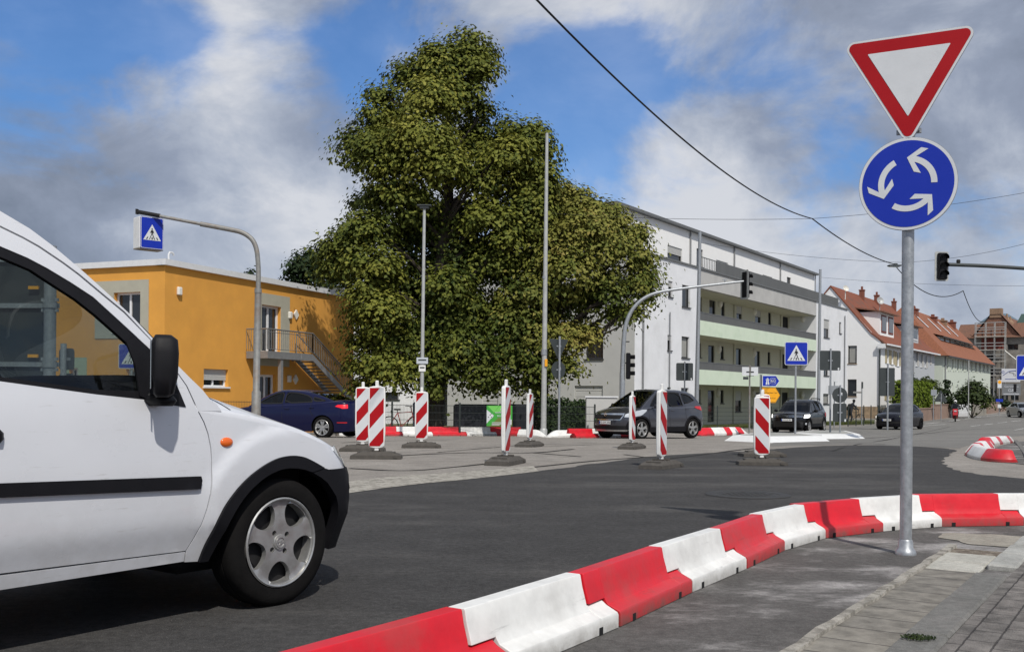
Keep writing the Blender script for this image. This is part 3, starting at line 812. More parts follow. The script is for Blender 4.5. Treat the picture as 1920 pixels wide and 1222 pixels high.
def build_car(root, sp):
    """all parts of an ordinary car from a spec of outlines"""
    sh = sp['shell']; body_m = sp['paint']; r = sh.r
    zb = sp['zb']; xf, xr, ra = sp['xf'], sp['xr'], sp['ra']; wr = sp['wr']
    def arch(x, rad, base):
        a0 = math.asin(max(-1, min(1, (base - wr) / rad))); P = []
        for i in range(15):
            q = a0 + (math.pi - 2 * a0) * i / 14; P.append((sh.u_of(x) - rad * math.cos(q), wr + rad * math.sin(q)))
        return P                     # from front (small u) to rear
    poly = [(.0, zb + .02)] + [(sh.u_of(xf) - ra - .02, zb)] + arch(xf, ra, zb) + arch(xr, ra, zb) + [(sh.U, zb + .04)]
    n = 44
    top = [(sh.U - (sh.U) * i / n, 0) for i in range(n + 1)]
    poly += [(u, sh.zt(min(max(u, .001), sh.U - .001)) - r) for u, _ in top]
    mb = MB(); panel(mb, sh.P, poly, (), .12, 0, rim=.03, mi_rim=1, edge_d=.09)
    lid(mb, sh, .001, sh.U - .001, sp.get('crown', .05), 0)
    seam = MB()
    for ln in sp.get('seams', []): ribbon(mb, sh.P, [(sh.u_of(x), z) for x, z in ln], .012, .0025, 1)
    for ln in sp.get('creases', []): ribbon(mb, sh.P, [(sh.u_of(x), z) for x, z in ln], .02, .006, 0)
    fixed = mb.build('body', [body_m, 'matt_black'], root, 32)
    # dark underbody
    ub = MB(); Lf, Lr = sh.xn(.4), sh.xr(.4)
    ub.box(((Lf + Lr) / 2, 0, zb + .16), (Lf - Lr - .3, 2 * sh.W0 - .48, .3), bev=.05)
    for x in (xf, xr): ub.box((x, 0, wr + .1), (ra * 1.9, 2 * sh.W0 - .50, ra * 1.5), bev=.05)
    ub.build('underbody', 'matt_black', root, 0)
    # cabin
    C = sp['cabin']; kinds = sp['ckinds']; tum = sp['tumble']; rd = .045; hw = sp.get('hw', sh.W0 - r - .01)
    Wc = lambda x, z: hw * sp['cplan'](x) - tum * (z - sp['zbelt'])
    def cN(i):
        a = Vector(C[max(0, i - 1)]); b = Vector(C[min(len(C) - 1, i + 1)]); d = (b - a).normalized(); return Vector((-d.y, d.x)) if Vector((-d.y, d.x)).y > 0 or abs(d.x) < .2 else Vector((d.y, -d.x))
    nor = [cN(i) for i in range(len(C))]
    for i in range(len(nor)):
        if nor[i].y < 0: nor[i] = -nor[i]
    E_ = [(C[i][0] - nor[i].x * rd, C[i][1] - nor[i].y * rd) for i in range(len(C))]
    fC = lambda x, z, off=0.0: Vector((x, -(Wc(x, z)) - off, z))
    n2 = 14
    belt = [(C[-1][0] + (C[0][0] - C[-1][0]) * i / n2, 0) for i in range(n2 + 1)]
    belt = [(x, min(sh.S(x) - .03, sp['zbelt'] - .01) if sp.get('flatbelt') else sh.S(x) - .03) for x, _ in belt]
    poly = E_ + belt
    cab = MB(); wins = sp['windows']
    panel(cab, fC, poly, wins, .14, 0, rim=.02, mi_rim=1, edge_d=.1)
    Q = [-1, -.985, -.95, -.88, -.7, -.4, 0, .4, .7, .88, .95, .985, 1]
    rows = []
    cr = sp.get('roof_crown', .035)
    for i in range(len(C)):
        yw = Wc(E_[i][0], E_[i][1]); row = []
        for q in Q:
            o_ = cr * (1 - q * q) - rd * abs(q) ** 14
            row.append(Vector((C[i][0] + nor[i].x * o_, yw * q, C[i][1] + nor[i].y * o_)))
        rows.append(row)
    gl = {'f': MB(), 'r': MB()}
    for i in range(len(C) - 1):
        for j in range(len(Q) - 1):
            q4 = [rows[i][j], rows[i][j + 1], rows[i + 1][j + 1], rows[i + 1][j]]
            inner = 2 <= j <= len(Q) - 4
            if kinds[i] in 'fr' and inner: gl[kinds[i]].add([p - Vector((nor[i].x, 0, nor[i].y)) * .004 for p in q4], [(0, 1, 2, 3)])
            else: cab.add(q4, [(0, 1, 2, 3)], 1 if (kinds[i] == 'k' or (kinds[i] in 'fr' and j in (2, len(Q) - 4))) else (0 if j in (0, len(Q) - 2) or kinds[i] != 'k' else 0))
    cab.build('cabin', [body_m, 'matt_black'], root, 30)
    if gl['f'].v: gl['f'].build('windscreen', sp.get('wind_m', 'tinted_glass'), root, 60)
    if gl['r'].v: gl['r'].build('rear_window', sp.get('rear_m', 'privacy_glass'), root, 60)
    for i, wpoly in enumerate(wins):
        for sg in (1, -1):
            g = MB(); panel(g, lambda u, z, off=0.0: Vector((fC(u, z, off - .012).x, fC(u, z, off - .012).y * sg, z)), wpoly, (), .3, mirror=False); g.build('side_window', sp['win_m'][i], root, 0)
    for wpoly in wins:
        for sg in (1, -1):
            fr = MB(); ribbon(fr, lambda u, z, off=0.0: Vector((fC(u, z, off).x, fC(u, z, off).y * sg, z)), list(wpoly) + [wpoly[0]], .035, .004, 0, mirror=False); fr.build('window_trim', sp.get('trim_m', 'matt_black'), root, 0)
    # interior
    zb2 = sp['zbelt']; sx = sp.get('seat_x', .1)
    for sy in (-.36, .36):
        for x in (sx, sx - .85):
            it = MB(); it.box((x, sy, zb2 - .12), (.14, .5, .55), bev=.05); it.box((x + .0, sy, zb2 + .24), (.1, .28, .20), bev=.04); it.build('seat', 'dark_interior', root, 30)
    it = MB(); it.box((sx + .85, 0, zb2 - .06), (.4, 1.3, .16), bev=.05); it.build('dashboard', 'dark_interior', root, 30)
    # wheels
    for x in (xf, xr):
        for sg in (-1, 1): wheel(root, x, sg * (sh.W0 - .12), wr, sp.get('ww', .21), sp['rim_r'], sg, sp.get('style', 'five'), sp.get('spokes', 5), sp.get('rim_m', 'alloy'))
    ca = MB()
    if sp.get('cladding'):
        for x in (xf, xr):
            a1 = arch(x, ra + sp['cladding'], zb); a2 = arch(x, ra - .005, zb)
            panel(ca, sh.P, a1 + a2[::-1], (), .08, 0, off=.012, rim=.02)
        panel(ca, sh.P, [(sh.u_of(xf) + ra + .02, zb), (sh.u_of(xr) - ra - .02, zb), (sh.u_of(xr) - ra - .04, zb + .17), (sh.u_of(xf) + ra + .04, zb + .17)], (), .12, 0, off=.014, rim=.02)
        ca.build('cladding', 'black_plastic', root, 30)
    for nm, m, poly, off in sp.get('extras', []):
        if min(u for u, z in poly) > .02:
            for sg in (1, -1):
                e = MB(); panel(e, lambda u, z, off=0.0: Vector((sh.P(u, z, off).x, sh.P(u, z, off).y * sg, sh.P(u, z, off).z)), poly, (), .06, 0, rim=.012, off=off, mirror=False); e.build(nm, m, root, 30)
        else:
            e = MB(); panel(e, sh.P, poly, (), .06, 0, rim=.012, off=off); e.build(nm, m, root, 30)
    # mirrors
    mx, mz = sp['mirror']
    for sg in (-1, 1):
        m_ = MB(); m_.box((mx, sg * (sh.W0 + .10), mz), (.10, .20, .15), bev=.045); m_.box((mx + .02, sg * (sh.W0 - .01), mz - .06), (.07, .12, .05), bev=.02)
        m_.build('wing_mirror', sp.get('mirror_m', body_m), root, 40)
    for x, z in sp.get('handles', []):
        for sg in (-1, 1): hb = MB(); hb.box((x, sg * (sh.W(x, z) + .012), z), (.17, .024, .03), bev=.01); hb.build('door_handle', sp.get('handle_m', body_m), root, 30)
    return sh


def van():
    root = thing('van', 'white van with black mirror and wheel arch, cut off by the left edge', 'van', (-1.793, 5.402, .0), R(54))
    V = [(0, .90), (.2, .918), (.3, .944), (.40, .974), (.45, .998), (.62, 1.003), (.75, 1.0), (.95, .985), (1.05, .965), (1.15, .94), (1.4, .87), (1.6, .81), (1.78, .74)]
    V = smooth_line(V, 1)
    S = [(-3.6, 1.1), (-.7, 1.03), (-.48, .985), (-.2, .945), (.06, .89), (.28, .825), (.45, .75), (.60, .68), (.70, .63)]
    sh = Shell(.842, .16, -3.35, [(0, .56), (.2, .66), (.3, .70), (.45, .735), (.60, .72), (.68, .68), (.75, .60), (.9, .45)], [(0, -3.5), (.3, -3.56), (1.7, -3.45)], V, smooth_line([(-3.35, .97), (-2.6, 1), (-.5, 1.0), (-.2, .995), (.16, .965)], 1), smooth_line(S, 1), .035, .62)
    U = sh.u_of
    def bulge(x, z):             # wheel-arch flare and the raised fender round it
        d = math.hypot(x - .03, z - .31); t = max(0, min(1, (.575 - d) / .045)); f = max(0, min(1, (z - .2) / .2))
        g = max(0, min(1, (x + .49) / .11))
        return .019 * t * t * (3 - 2 * t) * f * g * g * (3 - 2 * g) if x < .5 else 0
    def PV(u, z, off=0.0):
        x = sh.P0(u, z).x
        return sh.P(u, z, off + (bulge(x, z) if -.49 < x < .6 else 0))
    X = lambda pts: [(U(x), z) for x, z in pts]
    gap = [(-.674, 1.261), (-.615, 1.19), (-.565, 1.126), (-.523, 1.066), (-.481, .965), (-.447, .905), (-.427, .853), (-.414, .79), (-.411, .742), (-.412, .66), (-.424, .585), (-.438, .52), (-.46, .448), (-.485, .385), (-.515, .333)]
    g2 = .003
    archo = [(-.445, .275), (-.429, .353), (-.394, .459), (-.342, .54), (-.245, .631), (-.132, .692), (-.04, .724), (.057, .734), (.13, .724), (.2, .703), (.287, .661)]
    archo = smooth_line(archo, 2)
    # fender
    topU = [i * (U(-.47)) / 70 for i in range(71)]
    fend = X([(x + g2, z) for x, z in gap[4:]]) + X([(-.512, .28)]) + X(archo) + [(U(.33), .650), (.0, .635)] + [(u, sh.zt(max(u, .001)) - sh.r) for u in topU]
    crown = lambda x: .018 + .088 * max(0, min(1, (.35 - x) / .8)) ** 2
    mb = MB(); panel(mb, PV, fend, (), .026, 0, rim=.015, edge_d=.03)
    lid(mb, sh, .001, U(-.60), crown, 0, 90, 24, 8)
    # sill
    panel(mb, PV, X([(-.518, .284), (-.518, .327), (-2.2, .345), (-2.2, .275)]), (), .1, 0, rim=.02)
    # roof side, A-pillar and rear body
    apo = [(-.40, 1.0), (-.44, 1.048), (-.5, 1.102), (-.562, 1.161), (-.667, 1.272), (-.762, 1.37), (-.86, 1.456), (-.945, 1.528), (-1.065, 1.624), (-1.16, 1.69), (-1.27, 1.745), (-1.42, 1.785), (-1.6, 1.80), (-3.4, 1.78)]
    api = [(-.478, .968), (-.520, 1.066), (-.562, 1.126), (-.612, 1.19), (-.671, 1.261), (-.786, 1.380), (-.860, 1.436), (-.975, 1.525), (-1.038, 1.567), (-1.13, 1.622), (-1.19, 1.650), (-1.28, 1.685), (-1.40, 1.712), (-1.60, 1.722), (-1.66, 1.722), (-1.68, 1.2), (-1.68, .347)]
    panel(mb, PV, X([(-.475, .955), (-.345, .952), (-.37, .985)] + apo + [(-3.4, .30)] + [(-2.70 - .38 * math.cos(t), .31 + .38 * math.sin(t)) for t in np.linspace(0, math.pi, 15)] + [(-2.2, .31), (-2.2, .347), (-1.68, .347)] + api[::-1][1:]), (), .10, 0, rim=.012, edge_d=.05)
    # roof skin
    rows = []
    for x, z in apo[10:]:
        w = sh.W(x, z); rows.append([Vector((x - .02 * (1 - q * q), w * q, z + .06 * (1 - q * q) + .0)) for q in np.linspace(-1, 1, 13)])
    mb.add([p for r_ in rows for p in r_], [(i * 13 + j, i * 13 + j + 1, (i + 1) * 13 + j + 1, (i + 1) * 13 + j) for i in range(len(rows) - 1) for j in range(12)], 0)
    ws = MB(); rows = []
    for x, z in apo[1:11]:
        w = sh.W(x, z) - .01; rows.append([Vector((x + .14 * (1 - q * q), w * q, z + .04 * (1 - q * q))) for q in np.linspace(-1, 1, 15)])
    ws.add([p for r_ in rows for p in r_], [(i * 15 + j, i * 15 + j + 1, (i + 1) * 15 + j + 1, (i + 1) * 15 + j) for i in range(len(rows) - 1) for j in range(14)], 0)
    # tail
    mb.box((-3.42, 0, 1.05), (.1, 1.5, 1.35), bev=.04)
    mb.build('body', 'white_paint', root, 40)
    ws.build('windscreen', 'clear_glass', root, 60)
    # black backing in the gaps
    bk = MB(); panel(bk, PV, X([(-.38, 1.0), (-.36, .5), (-.5, .29), (-1.7, .30), (-1.7, .9), (-1.0, .99), (-.56, 1.0)]), (), .15, 0, off=-.013)
    ribbon(bk, PV, X([(-.475, .95), (-.52, 1.066), (-.612, 1.19), (-.671, 1.261), (-.86, 1.436), (-1.038, 1.567), (-1.19, 1.65), (-1.40, 1.712), (-1.7, 1.722)]), .05, -.010, 0)
    ub = bk; ub.box((-1.5, 0, .42), (3.2, 1.15, .3), bev=.03)
    for x in (0, -2.716): ub.box((x, 0, .45), (.80, 1.12, .55), bev=.04)
    bk.build('underbody', 'matt_black', root, 0)
    # doors
    for sg in (1, -1):
        fd = lambda u, z, off=0.0, sg=sg: Vector((PV(u, z, off).x, PV(u, z, off).y * sg, PV(u, z, off).z))
        win = [(-1.60, 1.665), (-1.45, 1.645), (-1.294, 1.601), (-1.189, 1.567), (-1.113, 1.534), (-1.018, 1.485), (-.924, 1.431), (-.82, 1.341), (-.748, 1.278), (-.705, 1.235), (-.70, 1.0), (-.966, 1.025), (-1.355, 1.072), (-1.60, 1.09)]
        out = [(x - g2, z) for x, z in gap] + [(-1.674, .35), (-1.674, 1.2), (-1.655, 1.714)] + [(x - .006, z - .006) for x, z in api[5:14]][::-1]
        d_ = MB(); panel(d_, fd, X(out), [X(win)], .045, 0, rim=.018, mirror=False, edge_d=.05)
        door = d_.build('door', 'white_paint', root, 40)
        gw = [(-1.595, 1.61), (-1.45, 1.59), (-1.299, 1.56), (-1.179, 1.52), (-1.131, 1.491), (-1.003, 1.417), (-.923, 1.358), (-.839, 1.287), (-.777, 1.232), (-.763, 1.179), (-.758, 1.078), (-.762, 1.041), (-.964, 1.045), (-1.355, 1.09), (-1.595, 1.11)]
        f_ = MB(); panel(f_, fd, X(win), [X(gw)], .12, 0, off=-.004, rim=.02, mirror=False, edge_d=.06)
        panel(f_, fd, X([(-.765, 1.02), (-.70, .992), (-.540, .972), (-.575, 1.065), (-.62, 1.13), (-.69, 1.222), (-.75, 1.275), (-.80, 1.25), (-.77, 1.15)]), (), .08, 0, off=.004, rim=.01, mirror=False)
        f_.build('window_frame', 'black_plastic', door, 30)
        g_ = MB(); panel(g_, fd, X(gw), (), .2, 0, off=-.014, mirror=False); g_.build('side_window', 'clear_glass', door, 0)
        s_ = MB(); panel(s_, fd, X([(-1.60, .697), (-.478, .664), (-.472, .645), (-.480, .607), (-1.60, .645)]), (), .06, 0, off=.016, rim=.02, mirror=False); s_.build('door_moulding', 'black_plastic', door, 30)
        h_ = MB(); c0 = fd(U(-1.46), .865, .012); h_.box(c0, (.20, .035, .055), bev=.016); h_.build('door_handle', 'black_plastic', door, 40)
    # fenders' arch trims, bumper, lights
    inn = [(-.40, .275), (-.37, .36), (-.325, .46), (-.244, .564), (-.131, .637), (-.05, .664), (.024, .674), (.11, .667), (.201, .644)]
    inn = smooth_line(inn, 2)
    for sg in (1, -1):
        fs = lambda u, z, off=0.0, sg=sg: Vector((PV(u, z, off).x, PV(u, z, off).y * sg, PV(u, z, off).z))
        at_ = MB(); panel(at_, fs, X(archo + inn[::-1]), (), .05, 0, off=.014, rim=.05, mirror=False); at_.build('wheel_arch_trim', 'black_plastic', root, 40)
    bp = MB()
    bump = [(0, .632), (U(.33), .646), (U(.287), .655), (U(.205), .640), (U(.30), .585), (U(.365), .51), (U(.40), .42), (U(.41), .30), (U(.42), .23), (0, .21)]
    panel(bp, PV, bump, (), .06, 0, off=.012, rim=.05)
    panel(bp, PV, [(U(.44), .235), (U(.42), .16), (0, .16), (0, .215)], (), .08, 0, off=-.05, rim=.05)
    bp.build('front_bumper', 'black_plastic', root, 40)
    u2, u3 = U(.46), U(.55)
    for sg in (1, -1):
        fs = lambda u, z, off=0.0, sg=sg: Vector((PV(u, z, off).x, PV(u, z, off).y * sg, PV(u, z, off).z))
        hl = MB(); panel(hl, fs, [(.14, .66), (.16, .70), (.34, .745), (u2 - .12, .765), (u2 - .01, .760), (u2 + .015, .74), (u3 + .03, .655), (u3 - .03, .645), (.40, .645)], (), .05, 0, off=.006, rim=.01, mirror=False); hl.build('headlight', 'lamp_glass', root, 40)
    for sg in (-1, 1):
        ind = MB(); c0 = PV(U(-.325), .81, .0)
        ind.M = Matrix.Translation((c0.x, c0.y if sg == -1 else -c0.y, c0.z)); ind.ellipsoid((0, 0, 0), (.036, .014, .023), 16)
        ind.build('side_indicator', 'amber_lens', root, 60)
    # bonnet shut line
    def bon(x, q):
        u = U(x); p = sh.P0(u, sh.zt(u) - sh.r); hw = -p.y - sh.r
        return Vector((x, -hw * q, sh.zt(u) + crown(x) * (1 - abs(q) ** 8) + .002))
    for sg in (1, -1):
        L = [bon(-.27 - .13 * t, 1.0 - .22 * t) for t in np.linspace(0, 1, 10)]; sl = MB()
        A = [(p.x - .004, p.y * sg, p.z) for p in L]; B = [(p.x + .004, p.y * sg, p.z) for p in L]
        sl.add(A + B, [(i, i + 1, 11 + i, 10 + i) for i in range(9)]); sl.build('bonnet_gap', 'matt_black', root, 0)
    # mirrors
    for sg in (-1, 1):
        m_ = MB(); yb = sh.W(-.66, 1.1); yc = yb + .125
        prof = [(1.015, .60, .45), (1.03, .86, .75), (1.10, .98, .95), (1.20, 1.0, 1.0), (1.255, .88, .94), (1.275, .68, .6)]
        V_ = []; n = 28; ca, sa = math.cos(R(34)), math.sin(R(34))
        for (z, w, dpt) in prof:
            for j in range(n):
                q = 2 * math.pi * j / n; cx_ = math.copysign(abs(math.cos(q)) ** .45, math.cos(q)); sy_ = math.copysign(abs(math.sin(q)) ** .45, math.sin(q))
                lx = (.075 if cx_ > 0 else .035) * cx_ * dpt; ly = sy_ * .095 * w
                V_.append((-.742 + lx * ca - ly * sa, sg * (yc + lx * sa + ly * ca), z))
        k = len(prof)
        m_.add(V_, [(i * n + j, i * n + (j + 1) % n, (i + 1) * n + (j + 1) % n, (i + 1) * n + j) for i in range(k - 1) for j in range(n)] + [tuple(range(n))[::-1], tuple((k - 1) * n + j for j in range(n))])
        m_.box((-.70, sg * (yb + .06), 1.0), (.09, .16, .045), bev=.02)
        m_.box((-.65, sg * (yb + .004), 1.005), (.17, .04, .07), bev=.015)
        mo = fixn(m_.build('wing_mirror', 'black_plastic', root, 50))
        q_ = MB(); q_.M = Matrix.Translation((-.742 - .037 * ca, sg * (yc - .037 * sa), 1.15)) @ Matrix.Rotation(R(34) * sg, 4, 'Z'); q_.box((0, 0, 0), (.006, .13, .20), bev=.002); q_.build('mirror_glass', 'chrome', mo, 0)
    # inside
    it = MB()
    it.box((-.72, 0, .955), (.50, 1.36, .13), bev=.05); it.box((-.86, .36, 1.0), (.16, .42, .10), bev=.04); it.box((-.78, -.1, .99), (.2, .5, .08), bev=.03)
    it.box((-.9, 0, .35), (1.3, 1.3, .08)); it.box((-1.9, 0, 1.0), (.06, 1.3, 1.3))
    it.build('dashboard', 'dark_interior', root, 40)
    st = MB(); st.M = Matrix.Translation((-1.02, .36, 1.0)) @ Matrix.Rotation(R(-62), 4, 'Y'); st.tube([(.185 * math.cos(t), .185 * math.sin(t), 0) for t in np.linspace(0, 6.2832, 25)], .014, 8); st.box((0, 0, -.03), (.12, .14, .04), bev=.02); st.box((0, 0, -.01), (.02, .36, .02))
    st.build('steering_wheel', 'dark_interior', root, 40)
    se = MB()
    for sy in (-.38, .38):
        se.box((-1.45, sy, .62), (.5, .5, .16), bev=.06); se.box((-1.72, sy, .95), (.16, .48, .62), bev=.06); se.box((-1.76, sy, 1.36), (.1, .28, .2), bev=.04)
    se.build('seat', 'seat_fabric', root, 40)
    rv = MB(); rv.box((-1.18, .06, 1.44), (.05, .24, .075), bev=.025); rv.tube([(-1.18, .06, 1.47), (-1.14, .03, 1.55), (-1.12, 0, 1.62)], .014, 8); rv.build('rear_view_mirror', 'matt_black', root, 40)
    fl = MB(); fl.box((-1.6, 0, 1.735), (.8, 1.1, .02)); fl.build('headlining', 'seat_fabric', root, 0)
    for x in (0.02, -2.70):
        for sg in (-1, 1): wheel(root, x, sg * .733, .312, .19, .222, sg, 'van', 5, seg=64)
    return root



# ------------------------------------------------------------------ place the van and the other cars
van()
mat('blue_paint', (.003, .0045, .036), .25, coat=.35, spec=.3)
mat('grey_paint', (.058, .060, .074), .28, coat=1.0, metal=.55)
mat('black_paint', (.005, .005, .006), .2, coat=.5, spec=.35)
mat('navy_black_paint', (.004, .004, .008), .22, coat=.4, spec=.3)
mat('silver_paint', (.26, .28, .29), .28, coat=1.0, metal=.6)


def rrectu(u0, u1, z0, z1): return [(u0, z0), (u1, z0), (u1, z1), (u0, z1)]


def car_root(px, Y, ang, label, cat='car'):
    p = at(px, 800, Y); return thing('parked_car' if cat == 'parked' else 'car', label, 'car', (p.x, Y, zg(Y) + .006), R(ang))


# dark blue saloon
S = smooth_line([(-2.32, .98), (-2.2, 1.07), (-1.75, 1.095), (-1.4, 1.06), (-.6, 1.00), (.6, .955), (1.0, .93), (1.5, .86), (2.0, .745), (2.25, .66)], 1)
sh = Shell(.905, 1.55, -1.85, [(0, 2.1), (.2, 2.22), (.45, 2.26), (.62, 2.22), (.8, 2.0)], [(0, -2.15), (.3, -2.30), (.6, -2.34), (.95, -2.28), (1.1, -2.22)], smooth_line([(.15, .93), (.3, .965), (.6, 1), (.8, .99), (.9, .98), (1.1, .90)], 1),
           smooth_line([(-1.85, .95), (-1.2, 1), (.8, 1), (1.55, .95)], 1), S, .06, .66)
U = sh.u_of
cab = smooth_line([(-1.78, 1.07), (-1.25, 1.27), (-.75, 1.385), (-.2, 1.42), (.25, 1.405), (.65, 1.25), (1.18, .935)], 1)
root = car_root(556, 30.9, 160, 'dark blue saloon at the left with lit tail lamp, below the outside stairs')
kf = lambda C, a, b: ['r' if (C[i][0] + C[i + 1][0]) / 2 < a else ('f' if (C[i][0] + C[i + 1][0]) / 2 > b else 'p') for i in range(len(C) - 1)]
build_car(root, dict(shell=sh, paint='blue_paint', zb=.20, xf=1.40, xr=-1.41, ra=.37, wr=.325, rim_r=.235, ww=.22, style='twin', spokes=5, crown=.05, cabin=cab, ckinds=kf(cab, -.98, .45), tumble=.50, zbelt=1.0,
     cplan=ipf([(-1.8, .86), (-1.0, .98), (0, 1), (1.2, .95)]), windows=[[(-.02, 1.02), (.84, 1.0), (.52, 1.20), (.24, 1.325), (-.02, 1.345)], [(-1.02, 1.07), (-.10, 1.025), (-.10, 1.345), (-.5, 1.33), (-.95, 1.22)], [(-1.42, 1.11), (-1.08, 1.085), (-1.02, 1.20), (-1.1, 1.20)]], win_m=['tinted_glass', 'privacy_glass', 'privacy_glass'], trim_m='matt_black', roof_crown=.02,
     seams=[[(-.06, 1.0), (-.05, .6), (-.10, .28)], [(-1.02, 1.04), (-1.0, .8), (-1.10, .66)], [(.98, .92), (.97, .5), (.93, .28)]], creases=[], mirror=(.78, 1.02), handles=[(-.22, .86), (-1.05, .90)],
     extras=[('tail_lamp', 'lit_tail', [(sh.U - .50, .89), (sh.U - .70, .88), (sh.U - .90, .94), (sh.U - .84, .99), (sh.U - .50, 1.0)], .006), ('headlight', 'lamp_glass', [(.4, .6), (.9, .65), (.95, .74), (.42, .68)], .006), ('bumper_reflector', 'red_lens', [(sh.U - .55, .46), (sh.U - .85, .46), (sh.U - .85, .49), (sh.U - .55, .49)], .006)]))
plate(root, (-2.36, 0, .78), R(-90), 'AZ-DP 84')

# grey hatchback turned towards the viewer
S = smooth_line([(-2.0, 1.05), (-1.5, 1.09), (-.6, 1.06), (.5, 1.04), (.85, 1.06), (1.2, 1.03), (1.6, .95), (2.0, .80)], 1)
sh = Shell(.89, 1.33, -1.6, [(0, 1.90), (.25, 2.02), (.5, 2.08), (.75, 2.06), (.9, 1.96), (1.0, 1.8)], [(0, -1.95), (.4, -2.12), (.7, -2.12), (1.0, -2.05), (1.15, -1.95)], smooth_line([(.2, .94), (.35, .97), (.65, 1), (.85, .985), (1.1, .93)], 1),
           smooth_line([(-1.6, .94), (-1.0, 1), (.8, 1), (1.33, .96)], 1), S, .07, .62)
U = sh.u_of
cab = smooth_line([(-2.0, 1.06), (-1.82, 1.36), (-1.6, 1.56), (-.9, 1.64), (-.1, 1.655), (.25, 1.62), (.62, 1.42), (1.22, 1.045)], 1)
root = car_root(1216, 34.6, 180 + 40, 'grey compact hatchback with bright alloy wheels, nose to the left behind the beacons')
build_car(root, dict(shell=sh, paint='grey_paint', zb=.24, xf=1.26, xr=-1.30, ra=.385, wr=.345, rim_r=.245, ww=.22, spokes=5, crown=.06, cabin=cab, ckinds=kf(cab, -1.74, .40), tumble=.42, zbelt=1.05, cladding=.055,
     cplan=ipf([(-2.0, .86), (-1.0, .99), (0, 1), (1.2, .96)]), windows=[[(-.05, 1.08), (.80, 1.09), (.50, 1.36), (.26, 1.53), (-.05, 1.56)], [(-.86, 1.13), (-.13, 1.08), (-.13, 1.56), (-.84, 1.55)], [(-1.60, 1.30), (-.95, 1.16), (-.93, 1.53), (-1.35, 1.48)]], win_m=['tinted_glass', 'privacy_glass', 'privacy_glass'], roof_crown=.03,
     seams=[[(-.09, 1.02), (-.08, .6), (-.12, .42)], [(-.95, 1.06), (-.9, .8), (-1.0, .62)], [(.93, 1.03), (.92, .6), (.88, .42)]], creases=[], mirror=(.72, 1.10), handles=[(-.25, .95), (-1.0, 1.0)],
     extras=[('headlight', 'lamp_glass', [(.43, .74), (.70, .73), (.95, .82), (1.13, .93), (1.16, .985), (.95, .985), (.62, .90), (.44, .83)], .012),
             ('grille', 'matt_black', [(0, .66), (.30, .68), (.38, .78), (.38, .80), (0, .80)], .006), ('grille_bar', 'chrome', [(0, .80), (.38, .80), (.42, .85), (.40, .86), (0, .85)], .02), ('grille_surround', 'chrome', [(.30, .655), (.33, .655), (.42, .80), (.385, .80), (.32, .70)], .014), ('grille_surround', 'chrome', [(0, .64), (.31, .645), (.32, .665), (0, .66)], .014),
             ('lower_grille', 'matt_black', [(0, .34), (.45, .34), (.55, .46), (0, .46)], .008), ('fog_lamp_recess', 'black_plastic', [(.50, .42), (.80, .44), (.78, .62), (.62, .60)], .008), ('skid_plate', 'alloy', [(0, .27), (.50, .28), (.60, .33), (0, .32)], .012), ('bumper_cladding', 'black_plastic', [(0, .25), (.85, .25), (.86, .36), (.62, .34), (.50, .27), (0, .265)], .006),
             ('tail_lamp', 'red_lens', [(sh.U - .50, .98), (sh.U - .72, .95), (sh.U - 1.02, 1.06), (sh.U - .92, 1.1), (sh.U - .5, 1.09)], .012)]))
plate(root, (2.115, 0, .56), R(90), 'AZ-GW 2466')
mb = MB(); mb.lathe([(.045, 0), (.045, .012), (.058, .012), (.058, 0)], 20, axis='X', c=(2.085, 0, .825)); mb.prism([(-.055, .004), (.012, .016), (-.004, .002), (.055, -.004), (-.012, -.016), (.004, -.002)], lambda u, v, w: Vector((2.09 + w, u, .825 + v)), .006); fixn(mb.build('emblem', 'chrome', root, 30))

